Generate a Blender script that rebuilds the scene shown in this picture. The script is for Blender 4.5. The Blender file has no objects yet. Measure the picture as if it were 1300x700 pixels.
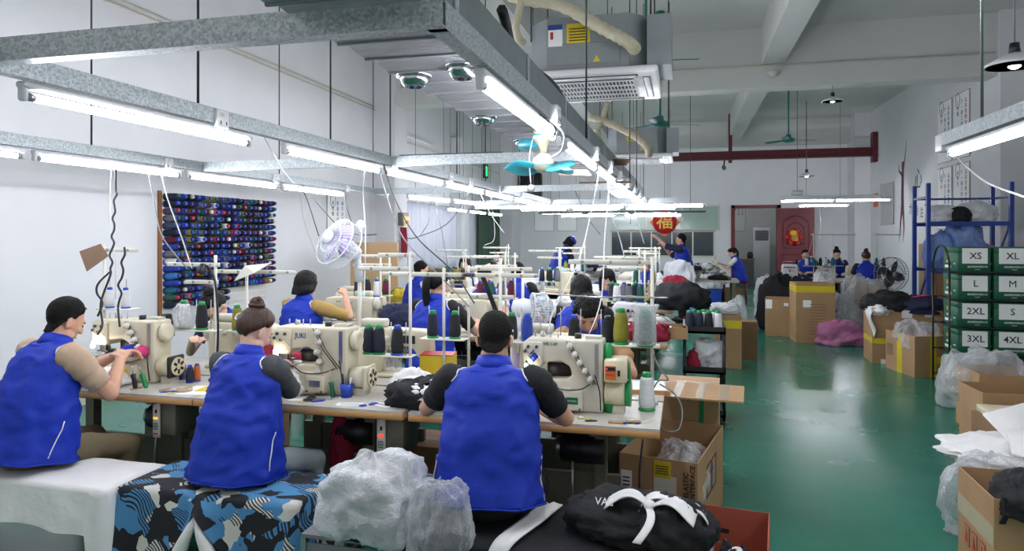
import bpy, bmesh, math, random
from mathutils import Vector, Matrix, Quaternion, noise as mnoise
R = math.radians; PI = math.pi
random.seed(7)
SC = bpy.context.scene
COL = SC.collection

# ------------------------------------------------------------------ camera, world, exposure
FPX, HZ, CAMH = 867.0, 300.0, 1.65          # focal length in pixels (1300x700), horizon row, eye height
TH = math.atan(220.0 / FPX)                 # the room's long axis vanishes right of centre
cam_d = bpy.data.cameras.new('camera'); cam = bpy.data.objects.new('camera', cam_d); COL.objects.link(cam)
cam.location = (0, 0, CAMH); cam.rotation_euler = (R(90), 0, TH)
cam_d.sensor_fit = 'HORIZONTAL'; cam_d.sensor_width = 36.0; cam_d.lens = 36.0 * FPX / 1300.0
cam_d.shift_y = (HZ - 350.0) / 1300.0
cam_d.clip_end = 100; cam_d.clip_start = 0.05
SC.camera = cam
wd = bpy.data.worlds.new('world'); SC.world = wd; wd.use_nodes = True
wd.node_tree.nodes['Background'].inputs[0].default_value = (0.93, 0.96, 1.0, 1)
wd.node_tree.nodes['Background'].inputs[1].default_value = 0.45
vs = SC.view_settings
SC.display_settings.display_device = 'sRGB'
vs.view_transform = 'Standard'; vs.look = 'None'; vs.gamma = 1.0; vs.use_curve_mapping = False
vs.exposure = 0.34
SC.cycles.use_denoising = True
SC.cycles.max_bounces = 7; SC.cycles.diffuse_bounces = 4; SC.cycles.glossy_bounces = 3
SC.cycles.transparent_max_bounces = 12; SC.cycles.transmission_bounces = 3
SC.cycles.sample_clamp_indirect = 4.0
TUBE_E = 75.0

# ------------------------------------------------------------------ pixel -> place
CT, ST = math.cos(TH), math.sin(TH)
def ray(px, py):
    u = (px - 650.0) / FPX
    return Vector((CT * u - ST, ST * u + CT, (HZ - py) / FPX))
def atd(px, py, d): v = ray(px, py) * d; return Vector((v.x, v.y, v.z + CAMH))
def atZ(px, py, z): r = ray(px, py); return atd(px, py, (z - CAMH) / r.z)
def atY(px, py, y): r = ray(px, py); return atd(px, py, y / r.y)
def atX(px, py, x): r = ray(px, py); return atd(px, py, x / r.x)

# ------------------------------------------------------------------ materials
def lin(c):
    if isinstance(c, str): c = [int(c[i:i+2], 16) / 255 for i in (0, 2, 4)]
    return tuple((v / 12.92 if v <= 0.04045 else ((v + 0.055) / 1.055) ** 2.4) for v in c[:3])
MATS = {}
def mat(name, col='808080', rough=0.6, metal=0.0, var=0.12, vscale=6.0, bump=0.0, bscale=40.0, alpha=1.0, spec=0.5, stretch=None, trans=0.0, emit=None, estr=0.0):
    if name in MATS: return MATS[name]
    m = bpy.data.materials.new(name); m.use_nodes = True; MATS[name] = m
    nt = m.node_tree; b = nt.nodes['Principled BSDF']; c = lin(col)
    b.inputs['Roughness'].default_value = rough; b.inputs['Metallic'].default_value = metal
    b.inputs['Specular IOR Level'].default_value = spec
    tc = nt.nodes.new('ShaderNodeTexCoord'); src = tc.outputs['Object']
    if stretch:
        mp = nt.nodes.new('ShaderNodeMapping'); mp.inputs['Scale'].default_value = stretch
        nt.links.new(src, mp.inputs['Vector']); src = mp.outputs['Vector']
    if var > 0:
        n = nt.nodes.new('ShaderNodeTexNoise'); n.inputs['Scale'].default_value = vscale; n.inputs['Detail'].default_value = 4
        nt.links.new(src, n.inputs['Vector'])
        r = nt.nodes.new('ShaderNodeValToRGB')
        r.color_ramp.elements[0].position = 0.3; r.color_ramp.elements[1].position = 0.7
        r.color_ramp.elements[0].color = (*[v * (1 - var) for v in c], 1)
        r.color_ramp.elements[1].color = (*[min(1, v * (1 + var)) for v in c], 1)
        nt.links.new(n.outputs['Fac'], r.inputs['Fac']); nt.links.new(r.outputs['Color'], b.inputs['Base Color'])
    else:
        b.inputs['Base Color'].default_value = (*c, 1)
    if bump > 0:
        n2 = nt.nodes.new('ShaderNodeTexNoise'); n2.inputs['Scale'].default_value = bscale; n2.inputs['Detail'].default_value = 3
        nt.links.new(src, n2.inputs['Vector'])
        bp = nt.nodes.new('ShaderNodeBump'); bp.inputs['Strength'].default_value = bump; bp.inputs['Distance'].default_value = 0.02
        nt.links.new(n2.outputs['Fac'], bp.inputs['Height']); nt.links.new(bp.outputs['Normal'], b.inputs['Normal'])
    if alpha < 1: b.inputs['Alpha'].default_value = alpha
    if trans > 0: b.inputs['Transmission Weight'].default_value = trans
    if emit:
        b.inputs['Emission Color'].default_value = (*lin(emit), 1); b.inputs['Emission Strength'].default_value = estr
    return m
def M(n): return MATS[n]

mat('wall', 'dcdcde', 0.75, var=0.035, vscale=1.3, bump=0.04, bscale=60)
mat('ceil', 'd0d0cd', 0.85, var=0.04, vscale=1.0, bump=0.05, bscale=30)
mat('white_paint', 'e6e6e4', 0.6, var=0.04)
mat('cream', 'd2cbb2', 0.36, var=0.05, vscale=9, bump=0.02, bscale=90)
mat('cream_grey', 'c9c5b4', 0.38, var=0.06, vscale=9)
mat('beige_plastic', 'd8cfae', 0.4, var=0.05)
mat('stand_white', 'd6d4c8', 0.4, var=0.06)
mat('steel', 'b5b7ba', 0.28, 0.95, var=0.08)
mat('dark_steel', '4a4b4d', 0.4, 0.8, var=0.1)
mat('black_plastic', '17181a', 0.42, var=0.08)
mat('black_rubber', '1b1b1d', 0.6, var=0.1)
mat('green_plastic', '0c8a45', 0.35, var=0.06)
mat('dark_green', '0d5c3c', 0.4, var=0.08)
mat('core_navy', '1a2c78', 0.45, var=0.06)
mat('blue_plastic', '1d3fb0', 0.4, var=0.06)
mat('red_plastic', 'b01728', 0.4, var=0.06)
mat('orange_panel', 'd0642c', 0.45, var=0.06)
mat('white_plastic', 'e4e4e6', 0.35, var=0.03)
mat('off_white', 'cfccbf', 0.5, var=0.05)
mat('olive_metal', '6c6a58', 0.5, 0.2, var=0.12)
mat('chrome', 'c4c6c8', 0.16, 1.0, var=0.0)
mat('cable_black', '1c1d20', 0.5, var=0.0)
mat('cable_grey', '7b7d80', 0.5, var=0.0)
mat('cable_white', 'c6c6c6', 0.5, var=0.0)
mat('paper', 'f2f2f0', 0.7, var=0.02)
mat('ink', '1a1a1c', 0.6, var=0.0)
mat('ink_blue', '23408c', 0.6, var=0.0)
mat('ink_red', 'b5242c', 0.6, var=0.0)
mat('print_green', '118a58', 0.6, var=0.0)
mat('tape_yellow', 'd8be28', 0.4, var=0.08)
mat('tape_clear', 'd9c9ac', 0.25, var=0.05, alpha=0.55)
mat('carton', 'a88660', 0.75, var=0.10, vscale=3.5, bump=0.05, bscale=25)
mat('carton_dark', '8a6a4c', 0.8, var=0.10, vscale=3)
mat('carton_light', 'b99a72', 0.75, var=0.08, vscale=3)
mat('carton_red', 'a3523c', 0.7, var=0.08, vscale=3)
mat('carton_green', '14593f', 0.55, var=0.06)
mat('wood_edge', 'c2915a', 0.5, var=0.14, vscale=5, stretch=(1, 12, 12))
mat('laminate', 'bdbab0', 0.38, var=0.16, vscale=7)
mat('leg_wood', '8a5a34', 0.6, var=0.2, vscale=6)
mat('vest_blue', '1432a6', 0.6, var=0.06, vscale=3, bump=0.3, bscale=12, spec=.3)
mat('cloth_black', '15161a', 0.85, var=0.15, bump=0.3, bscale=25)
mat('cloth_navy', '1b2140', 0.85, var=0.15, bump=0.3, bscale=25)
mat('cloth_white', 'e9e8e6', 0.85, var=0.04, bump=0.25, bscale=20)
mat('cloth_char', '45474a', 0.9, var=0.12, vscale=40, bump=0.2, bscale=60)
mat('cloth_beige', 'b99f86', 0.85, var=0.06, bump=0.2, bscale=30)
mat('cloth_khaki', '6b5f45', 0.85, var=0.10, bump=0.2, bscale=20)
mat('cloth_jean', '8d9599', 0.9, var=0.10, bump=0.25, bscale=30)
mat('cloth_mustard', 'a98a4e', 0.85, var=0.08, bump=0.2, bscale=30)
mat('cloth_tan', 'b08a62', 0.85, var=0.08, bump=0.2, bscale=30)
mat('cloth_maroon', '8c1430', 0.85, var=0.1, bump=0.3, bscale=25)
mat('cloth_grey', '8c8a8a', 0.85, var=0.1, bump=0.3, bscale=25)
mat('cloth_yellow', 'c8b02e', 0.8, var=0.1, bump=0.3, bscale=25)
mat('cloth_pink', 'd23a78', 0.8, var=0.1)
mat('skin', 'cf9f84', 0.5, var=0.05, vscale=12, spec=0.4)
mat('skin_pale', 'dbb29c', 0.5, var=0.05, vscale=12, spec=0.4)
mat('hair_black', '121011', 0.58, spec=.22, var=0.2, vscale=8, bump=0.7, bscale=9, stretch=(6, 6, 1))
mat('hair_short', '171412', 0.75, var=0.3, vscale=60, bump=0.5, bscale=160, spec=.15)
mat('hair_brown', '3b261d', 0.5, spec=.35, var=0.25, vscale=8, bump=0.7, bscale=9, stretch=(6, 6, 1))
mat('lip', 'b0655c', 0.5, var=0.0)
mat('fan_turq', '3fb8cc', 0.35, var=0.05)
mat('fan_green', '2f7f78', 0.45, var=0.06)
mat('fan_white', 'dfe4ea', 0.35, var=0.03)
mat('dark_red', '54161f', 0.45, var=0.08)
mat('door_red', '6e1722', 0.42, var=0.08, vscale=3)
mat('red_paper', 'c9232c', 0.5, var=0.08)
mat('gold_paper', 'e9c02c', 0.45, var=0.05)
mat('blue_steel', '1b3a8c', 0.4, var=0.05)
mat('ac_grey', '8f9698', 0.45, 0.3, var=0.06)
mat('pipe_beige', 'c3bba2', 0.7, var=0.10, vscale=14)
mat('mask_blue', '9fd0dc', 0.7, var=0.04)
mat('crate_blue', '2350c0', 0.45, var=0.05)
mat('stool_red', 'a51d2c', 0.4, var=0.06)
mat('basket_red', 'b3203c', 0.45, var=0.06)
mat('led_red', 'ff3020', 0.5, var=0, emit='ff3020', estr=2.0)
mat('led_orange', 'ffa030', 0.5, var=0, emit='ff9a28', estr=1.5)
mat('lcd_blue', '62b6e8', 0.3, var=0, emit='6cc0f0', estr=0.9)
mat('exit_green', '20c050', 0.5, var=0, emit='28e060', estr=1.6)
mat('tube', 'ffffff', 0.4, var=0, emit='f4f6ff', estr=TUBE_E)
mat('lamp_glow', 'ffffff', 0.4, var=0, emit='fff2d8', estr=14.0)
mat('mach_lamp', 'ffffff', 0.4, var=0, emit='fff4e0', estr=10.0)
mat('purple', '5a3a9c', 0.5, var=0.05)
mat('lilac', 'b9a8e0', 0.4, var=0.05)
mat('pegboard', 'd5d2cc', 0.7, var=0.04)
mat('brown_card', '7d6452', 0.8, var=0.1)
mat('bottle', 'e8eef0', 0.2, var=0.02, alpha=0.6)
mat('window_dark', '3a4348', 0.12, var=0.1, vscale=2)
mat('glass_green', '9fb6ac', 0.12, var=0.08, vscale=1.5)
mat('room_grey', 'bdbdbd', 0.8, var=0.05)

def mk_plastic(name, col, alpha, rough=0.12):
    # thin film: mostly see-through face-on, milky and glossy at grazing folds
    m = bpy.data.materials.new(name); m.use_nodes = True; MATS[name] = m
    nt = m.node_tree; L = nt.links.new; N = nt.nodes.new; out = nt.nodes['Material Output']; b = nt.nodes['Principled BSDF']
    b.inputs['Base Color'].default_value = (*lin(col), 1); b.inputs['Roughness'].default_value = rough; b.inputs['Specular IOR Level'].default_value = .9
    tc = N('ShaderNodeTexCoord'); n = N('ShaderNodeTexNoise'); n.inputs['Scale'].default_value = 22; n.inputs['Detail'].default_value = 5; n.inputs['Roughness'].default_value = .65
    L(tc.outputs['Object'], n.inputs['Vector']); bp = N('ShaderNodeBump'); bp.inputs['Strength'].default_value = .9; bp.inputs['Distance'].default_value = .03
    L(n.outputs['Fac'], bp.inputs['Height']); L(bp.outputs['Normal'], b.inputs['Normal'])
    lw = N('ShaderNodeLayerWeight'); lw.inputs['Blend'].default_value = .35; L(bp.outputs['Normal'], lw.inputs['Normal'])
    mr = N('ShaderNodeMapRange'); mr.inputs[3].default_value = alpha; mr.inputs[4].default_value = min(1, alpha + .5); L(lw.outputs['Facing'], mr.inputs[0])
    tr = N('ShaderNodeBsdfTransparent'); mx = N('ShaderNodeMixShader'); L(mr.outputs[0], mx.inputs[0]); L(tr.outputs[0], mx.inputs[1]); L(b.outputs[0], mx.inputs[2]); L(mx.outputs[0], out.inputs['Surface'])
    return m
mk_plastic('bag_clear', 'eef0f4', 0.2)
mk_plastic('bag_white', 'f4f6fa', 0.55, 0.2)
mk_plastic('bag_pink', 'c878a8', 0.75, 0.2)
mk_plastic('bag_blue', '6f92d6', 0.7, 0.2)
mk_plastic('curtain_clear', 'eef0ff', 0.55, 0.2)

def mat_galv():
    m = bpy.data.materials.new('galvanised'); m.use_nodes = True; MATS['galv'] = m
    nt = m.node_tree; b = nt.nodes['Principled BSDF']
    tc = nt.nodes.new('ShaderNodeTexCoord')
    v = nt.nodes.new('ShaderNodeTexVoronoi'); v.inputs['Scale'].default_value = 130
    nt.links.new(tc.outputs['Object'], v.inputs['Vector'])
    r = nt.nodes.new('ShaderNodeValToRGB')
    r.color_ramp.elements[0].color = (*lin('98a0a2'), 1); r.color_ramp.elements[1].color = (*lin('c6cdcf'), 1)
    sp = nt.nodes.new('ShaderNodeSeparateColor'); nt.links.new(v.outputs['Color'], sp.inputs[0])
    nt.links.new(sp.outputs[0], r.inputs['Fac']); nt.links.new(r.outputs['Color'], b.inputs['Base Color'])
    b.inputs['Metallic'].default_value = 0.55; b.inputs['Roughness'].default_value = 0.42
mat_galv()
mat('duct_grey', '7c8486', 0.5, 0.5, var=0.10, vscale=8)
def mat_foil():
    m = mat('foil', 'c6c8cc', 0.34, 0.85, var=0.10, vscale=9, bump=0.25, bscale=26, stretch=(1, 4, 1))
mat_foil()
def mat_floor():
    m = bpy.data.materials.new('floor_epoxy'); m.use_nodes = True; MATS['floor'] = m
    nt = m.node_tree; b = nt.nodes['Principled BSDF']
    tc = nt.nodes.new('ShaderNodeTexCoord')
    n = nt.nodes.new('ShaderNodeTexNoise'); n.inputs['Scale'].default_value = 0.9; n.inputs['Detail'].default_value = 6
    nt.links.new(tc.outputs['Object'], n.inputs['Vector'])
    r = nt.nodes.new('ShaderNodeValToRGB')
    r.color_ramp.elements[0].position = .3; r.color_ramp.elements[1].position = .72
    r.color_ramp.elements[0].color = (*lin('1b6c55'), 1); r.color_ramp.elements[1].color = (*lin('2a826a'), 1)
    nt.links.new(n.outputs['Fac'], r.inputs['Fac'])
    # scuffs and worn bare patches
    n2 = nt.nodes.new('ShaderNodeTexNoise'); n2.inputs['Scale'].default_value = 2.6; n2.inputs['Detail'].default_value = 8; n2.inputs['Roughness'].default_value = .7
    nt.links.new(tc.outputs['Object'], n2.inputs['Vector'])
    r2 = nt.nodes.new('ShaderNodeValToRGB'); r2.color_ramp.elements[0].position = .68; r2.color_ramp.elements[1].position = .74
    nt.links.new(n2.outputs['Fac'], r2.inputs['Fac'])
    mx = nt.nodes.new('ShaderNodeMix'); mx.data_type = 'RGBA'
    nt.links.new(r2.outputs['Color'], mx.inputs[0]); nt.links.new(r.outputs['Color'], mx.inputs[6]); mx.inputs[7].default_value = (*lin('3f6e60'), 1)
    nt.links.new(mx.outputs[2], b.inputs['Base Color'])
    n3 = nt.nodes.new('ShaderNodeTexNoise'); n3.inputs['Scale'].default_value = 1.6; n3.inputs['Detail'].default_value = 5
    nt.links.new(tc.outputs['Object'], n3.inputs['Vector'])
    r3 = nt.nodes.new('ShaderNodeMapRange'); r3.inputs[3].default_value = .14; r3.inputs[4].default_value = .36
    nt.links.new(n3.outputs['Fac'], r3.inputs[0]); nt.links.new(r3.outputs[0], b.inputs['Roughness'])
    bp = nt.nodes.new('ShaderNodeBump'); bp.inputs['Strength'].default_value = .06; bp.inputs['Distance'].default_value = .02
    nt.links.new(n3.outputs['Fac'], bp.inputs['Height']); nt.links.new(bp.outputs['Normal'], b.inputs['Normal'])
mat_floor()
def mat_pattern():
    # leaf-and-block print: blue blocks with fine dark stripes, black and cream curved shapes
    m = bpy.data.materials.new('print_cloth'); m.use_nodes = True; MATS['print'] = m
    nt = m.node_tree; b = nt.nodes['Principled BSDF']; L = nt.links.new; N = nt.nodes.new
    tc = N('ShaderNodeTexCoord')
    warp = N('ShaderNodeTexNoise'); warp.inputs['Scale'].default_value = 3.0; L(tc.outputs['Object'], warp.inputs['Vector'])
    vm = N('ShaderNodeVectorMath'); vm.operation = 'SCALE'; vm.inputs[3].default_value = .22; L(warp.outputs['Color'], vm.inputs[0])
    va = N('ShaderNodeVectorMath'); va.operation = 'ADD'; L(tc.outputs['Object'], va.inputs[0]); L(vm.outputs[0], va.inputs[1])
    mp = N('ShaderNodeMapping'); mp.inputs['Rotation'].default_value = (.4, .6, .5); mp.inputs['Scale'].default_value = (1, 1.6, 1); L(va.outputs[0], mp.inputs['Vector'])
    v = N('ShaderNodeTexVoronoi'); v.distance = 'MANHATTAN'; v.inputs['Scale'].default_value = 11.5; L(mp.outputs['Vector'], v.inputs['Vector'])
    sp = N('ShaderNodeSeparateColor'); L(v.outputs['Color'], sp.inputs[0])
    r = N('ShaderNodeValToRGB'); cr = r.color_ramp; cr.interpolation = 'CONSTANT'
    cols = [(0, '16181f'), (.24, '4a86b4'), (.55, 'd2cfc6'), (.72, '4a86b4'), (.86, '16181f')]
    cr.elements[0].color = (*lin(cols[0][1]), 1); cr.elements[1].position = cols[1][0]; cr.elements[1].color = (*lin(cols[1][1]), 1)
    for p, c in cols[2:]:
        e = cr.elements.new(p); e.color = (*lin(c), 1)
    L(sp.outputs[0], r.inputs['Fac'])
    w = N('ShaderNodeTexWave'); w.inputs['Scale'].default_value = 28; w.inputs['Distortion'].default_value = 1.0; w.bands_direction = 'DIAGONAL'; L(va.outputs[0], w.inputs['Vector'])
    wr = N('ShaderNodeMath'); wr.operation = 'GREATER_THAN'; wr.inputs[1].default_value = .6; L(w.outputs['Fac'], wr.inputs[0])
    sel = N('ShaderNodeMath'); sel.operation = 'GREATER_THAN'; sel.inputs[1].default_value = .62; L(sp.outputs[1], sel.inputs[0])
    mul = N('ShaderNodeMath'); mul.operation = 'MULTIPLY'; L(wr.outputs[0], mul.inputs[0]); L(sel.outputs[0], mul.inputs[1])
    mx = N('ShaderNodeMix'); mx.data_type = 'RGBA'; L(mul.outputs[0], mx.inputs[0]); L(r.outputs['Color'], mx.inputs[6]); mx.inputs[7].default_value = (*lin('16181f'), 1)
    ve = N('ShaderNodeTexVoronoi'); ve.feature = 'DISTANCE_TO_EDGE'; ve.inputs['Scale'].default_value = 8.5; L(mp.outputs['Vector'], ve.inputs['Vector'])
    ed = N('ShaderNodeMath'); ed.operation = 'LESS_THAN'; ed.inputs[1].default_value = .045; L(ve.outputs['Distance'], ed.inputs[0])
    mx2 = N('ShaderNodeMix'); mx2.data_type = 'RGBA'; mx2.inputs[0].default_value = 0; L(mx.outputs[2], mx2.inputs[6]); mx2.inputs[7].default_value = (*lin('16181f'), 1)
    L(mx2.outputs[2], b.inputs['Base Color']); b.inputs['Roughness'].default_value = .8
mat_pattern()

# ------------------------------------------------------------------ mesh builder
def frame_of(d):
    d = d.normalized(); up = Vector((0, 0, 1)) if abs(d.z) < 0.95 else Vector((0, 1, 0))
    x = up.cross(d).normalized(); y = d.cross(x); return x, y, d
class MB:
    def __init__(s): s.v = []; s.f = []; s.sm = []
    def add(s, vs, fs, smooth=False, tf=None):
        o = len(s.v)
        for p in vs: s.v.append(tuple(tf @ Vector(p)) if tf else tuple(p))
        for f in fs: s.f.append(tuple(i + o for i in f)); s.sm.append(smooth)
        return s
    def box(s, c, d, rot=None, tf=None):
        x, y, z = d[0] / 2, d[1] / 2, d[2] / 2
        vs = [Vector((a * x, b * y, e * z)) for a in (-1, 1) for b in (-1, 1) for e in (-1, 1)]
        if rot is not None:
            m = rot if isinstance(rot, Matrix) else Matrix.Rotation(rot, 3, 'Z'); vs = [m @ v for v in vs]
        c = Vector(c); vs = [v + c for v in vs]
        return s.add(vs, [(0, 1, 3, 2), (4, 6, 7, 5), (0, 4, 5, 1), (2, 3, 7, 6), (0, 2, 6, 4), (1, 5, 7, 3)], False, tf)
    def b2(s, x0, x1, y0, y1, z0, z1, tf=None): return s.box(((x0 + x1) / 2, (y0 + y1) / 2, (z0 + z1) / 2), (x1 - x0, y1 - y0, z1 - z0), None, tf)
    def rbox(s, c, d, r=0.01, seg=2, rot=None):       # rounded box
        bm = bmesh.new(); bmesh.ops.create_cube(bm, size=1)
        for v in bm.verts: v.co = Vector((v.co.x * d[0], v.co.y * d[1], v.co.z * d[2]))
        bmesh.ops.bevel(bm, geom=bm.edges[:], offset=min(r, .49 * min(d)), segments=seg, affect='EDGES', profile=.5)
        bm.verts.ensure_lookup_table(); c = Vector(c)
        mt = rot if isinstance(rot, Matrix) else (Matrix.Rotation(rot, 3, 'Z') if rot else None)
        vs = [(mt @ v.co if mt else v.co) + c for v in bm.verts]
        fs = [[v.index for v in f.verts] for f in bm.faces]; bm.free()
        return s.add(vs, fs, True)
    def cyl(s, p0, p1, r0, r1=None, n=12, cap=True, smooth=True):
        p0, p1 = Vector(p0), Vector(p1); r1 = r0 if r1 is None else r1
        x, y, d = frame_of(p1 - p0); vs = []
        for p, r in ((p0, r0), (p1, r1)):
            for i in range(n):
                a = 2 * PI * i / n; vs.append(p + x * (r * math.cos(a)) + y * (r * math.sin(a)))
        fs = [(i, (i + 1) % n, n + (i + 1) % n, n + i) for i in range(n)]
        s.add(vs, fs, smooth)
        if cap:
            o = len(s.v) - 2 * n
            s.f.append(tuple(o + i for i in reversed(range(n)))); s.f.append(tuple(o + n + i for i in range(n))); s.sm += [False, False]
        return s
    def tube(s, pts, r, n=6, closed=False):
        pts = [Vector(p) for p in pts]; m = len(pts); vs = []; px = None
        for k, p in enumerate(pts):
            if closed: d = pts[(k + 1) % m] - pts[k - 1]
            else: d = pts[min(k + 1, m - 1)] - pts[max(k - 1, 0)]
            if d.length < 1e-9: d = Vector((0, 0, 1))
            d.normalize()
            if px is None: x, y, _ = frame_of(d)
            else:
                x = px - d * px.dot(d)
                if x.length < 1e-6: x, y, _ = frame_of(d)
                x.normalize(); y = d.cross(x)
            px = x; rr = r[k] if isinstance(r, (list, tuple)) else r
            for i in range(n):
                a = 2 * PI * i / n; vs.append(p + x * (rr * math.cos(a)) + y * (rr * math.sin(a)))
        fs = []
        for k in range(m if closed else m - 1):
            a0 = k * n; b0 = ((k + 1) % m) * n
            for i in range(n): fs.append((a0 + i, a0 + (i + 1) % n, b0 + (i + 1) % n, b0 + i))
        if not closed: fs += [tuple(reversed(range(n))), tuple((m - 1) * n + i for i in range(n))]
        return s.add(vs, fs, True)
    def lathe(s, prof, o=(0, 0, 0), axis=(0, 0, 1), n=16, smooth=True):   # prof: (radius, height)
        x, y, d = frame_of(Vector(axis)); o = Vector(o); vs = []; m = len(prof)
        for r, h in prof:
            for i in range(n):
                a = 2 * PI * i / n; vs.append(o + d * h + x * (r * math.cos(a)) + y * (r * math.sin(a)))
        fs = []
        for k in range(m - 1):
            for i in range(n): fs.append((k * n + i, k * n + (i + 1) % n, (k + 1) * n + (i + 1) % n, (k + 1) * n + i))
        s.add(vs, fs, smooth)
        o2 = len(s.v) - m * n
        if prof[0][0] > 1e-5: s.f.append(tuple(o2 + i for i in reversed(range(n)))); s.sm.append(False)
        if prof[-1][0] > 1e-5: s.f.append(tuple(o2 + (m - 1) * n + i for i in range(n))); s.sm.append(False)
        return s
    def ell(s, c, r, rot=None, nu=14, nv=9):
        vs = []; c = Vector(c)
        for j in range(nv + 1):
            t = PI * j / nv
            for i in range(nu):
                a = 2 * PI * i / nu; p = Vector((r[0] * math.sin(t) * math.cos(a), r[1] * math.sin(t) * math.sin(a), r[2] * math.cos(t)))
                vs.append((rot @ p if rot else p) + c)
        fs = []
        for j in range(nv):
            for i in range(nu): fs.append((j * nu + i, (j + 1) * nu + i, (j + 1) * nu + (i + 1) % nu, j * nu + (i + 1) % nu))
        return s.add(vs, fs, True)
    def caps(s, p0, p1, r0, r1, n=12):                  # tapered capsule
        p0, p1 = Vector(p0), Vector(p1); x, y, d = frame_of(p1 - p0); L = (p1 - p0).length; prof = []
        for k in range(5): a = -PI / 2 + PI / 2 * k / 4; prof.append((max(1e-6, r0 * math.cos(a)), r0 * math.sin(a)))
        for k in range(5): a = PI / 2 * k / 4; prof.append((max(1e-6, r1 * math.cos(a)), L + r1 * math.sin(a)))
        return s.lathe(prof, p0, d, n)
    def prism(s, poly, z0, z1, tf=None):                # polygon in XY, extruded along Z
        n = len(poly); vs = [(x, y, z0) for x, y in poly] + [(x, y, z1) for x, y in poly]
        fs = [tuple(reversed(range(n))), tuple(n + i for i in range(n))] + [(i, (i + 1) % n, n + (i + 1) % n, n + i) for i in range(n)]
        return s.add(vs, fs, False, tf)
    def prismY(s, poly, y0, y1):                        # polygon in XZ, extruded along Y
        return s.prism(poly, -y1, -y0, Matrix(((1, 0, 0, 0), (0, 0, -1, 0), (0, 1, 0, 0), (0, 0, 0, 1))))
    def torus(s, c, R0, r, axis=(0, 0, 1), n=24, m=6, a0=0, a1=2 * PI):
        x, y, d = frame_of(Vector(axis)); c = Vector(c); full = abs(a1 - a0 - 2 * PI) < 1e-6
        k = n if full else n + 1
        return s.tube([c + x * (R0 * math.cos(a0 + (a1 - a0) * i / n)) + y * (R0 * math.sin(a0 + (a1 - a0) * i / n)) for i in range(k)], r, m, full)
    def grid(s, fn, nu, nv, smooth=True):
        vs = [fn(i / nu, j / nv) for j in range(nv + 1) for i in range(nu + 1)]; w = nu + 1
        return s.add(vs, [(j * w + i, j * w + i + 1, (j + 1) * w + i + 1, (j + 1) * w + i) for j in range(nv) for i in range(nu)], smooth)
    def mesh(s, name, m=None):
        me = bpy.data.meshes.new(name); me.from_pydata(s.v, [], s.f)
        me.polygons.foreach_set('use_smooth', s.sm); me.validate(); me.update()
        if m: me.materials.append(M(m) if isinstance(m, str) else m)
        return me
    def build(s, name, m, parent=None, loc=None, rot=None):
        return link(name, s.mesh(name, m), parent, loc, rot)
def link(name, data, parent=None, loc=None, rot=None):
    o = bpy.data.objects.new(name, data); COL.objects.link(o)
    if parent: o.parent = parent
    if loc is not None: o.location = loc
    if rot is not None: o.rotation_euler = rot if hasattr(rot, '__len__') else (0, 0, rot)
    return o
def part(name, me, parent, loc=(0, 0, 0), rot=None): return link(name, me, parent, loc, rot)
def tag(o, label, cat, group=None, kind=None):
    o['label'] = label; o['category'] = cat
    if group: o['group'] = group
    if kind: o['kind'] = kind
    return o
def thing(name, label, cat, loc=(0, 0, 0), rz=0, group=None):
    o = bpy.data.objects.new(name, None); COL.objects.link(o); o.location = loc; o.rotation_euler = (0, 0, rz); o.empty_display_size = .05
    return tag(o, label, cat, group)
def struct(name, mb, m, parent=None):
    o = mb.build(name, m, parent)
    if not parent: o['kind'] = 'structure'
    return o
KIDS = {}
def dup(root, loc=None, rz=None, label=None, group=None, cat=None):
    def rec(o, par):
        c = o.copy(); COL.objects.link(c)
        if par: c.parent = par
        for ch in o.children: rec(ch, c)
        return c
    r = rec(root, None)
    if loc is not None: r.location = loc
    if rz is not None: r.rotation_euler = (0, 0, rz)
    if label: r['label'] = label
    if group: r['group'] = group
    if cat: r['category'] = cat
    return r
def solid(me, t, offset=-1):
    bm = bmesh.new(); bm.from_mesh(me); bmesh.ops.solidify(bm, geom=bm.faces[:], thickness=t); bm.to_mesh(me); bm.free(); return me
TMP = None
def evalmesh(ob):
    global TMP
    if TMP is None: TMP = bpy.data.scenes.new('scratch')
    TMP.collection.objects.link(ob); vl = TMP.view_layers[0]; vl.update(); dg = vl.depsgraph; dg.update()
    me = bpy.data.meshes.new_from_object(ob.evaluated_get(dg)); bpy.data.objects.remove(ob); return me
def remesh(mb, vox, smooth=3, name='m', mt=None, disp=None):
    ob = bpy.data.objects.new('tmp', mb.mesh('tmp'))
    r = ob.modifiers.new('r', 'REMESH'); r.mode = 'VOXEL'; r.voxel_size = vox; r.use_smooth_shade = True
    if smooth: sm = ob.modifiers.new('s', 'SMOOTH'); sm.factor = .5; sm.iterations = smooth
    me = evalmesh(ob); me.name = name; me.materials.clear()
    if disp:
        for v in me.vertices: v.co = disp(v.co.copy(), v.normal.copy())
    me.polygons.foreach_set('use_smooth', [True] * len(me.polygons))
    if mt: me.materials.append(M(mt))
    me.update(); return me
TXT = {}
def text_mesh(s, size, m, ext=0.0008, bold=False):
    key = (s, size, m, bold)
    if key in TXT: return TXT[key]
    cu = bpy.data.curves.new('t', 'FONT'); cu.body = s; cu.size = size; cu.align_x = 'CENTER'; cu.align_y = 'CENTER'; cu.extrude = ext
    cu.resolution_u = 2
    if bold: cu.offset = size * 0.007
    me = evalmesh(bpy.data.objects.new('t', cu)); me.materials.clear(); me.materials.append(M(m)); TXT[key] = me; return me
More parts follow.
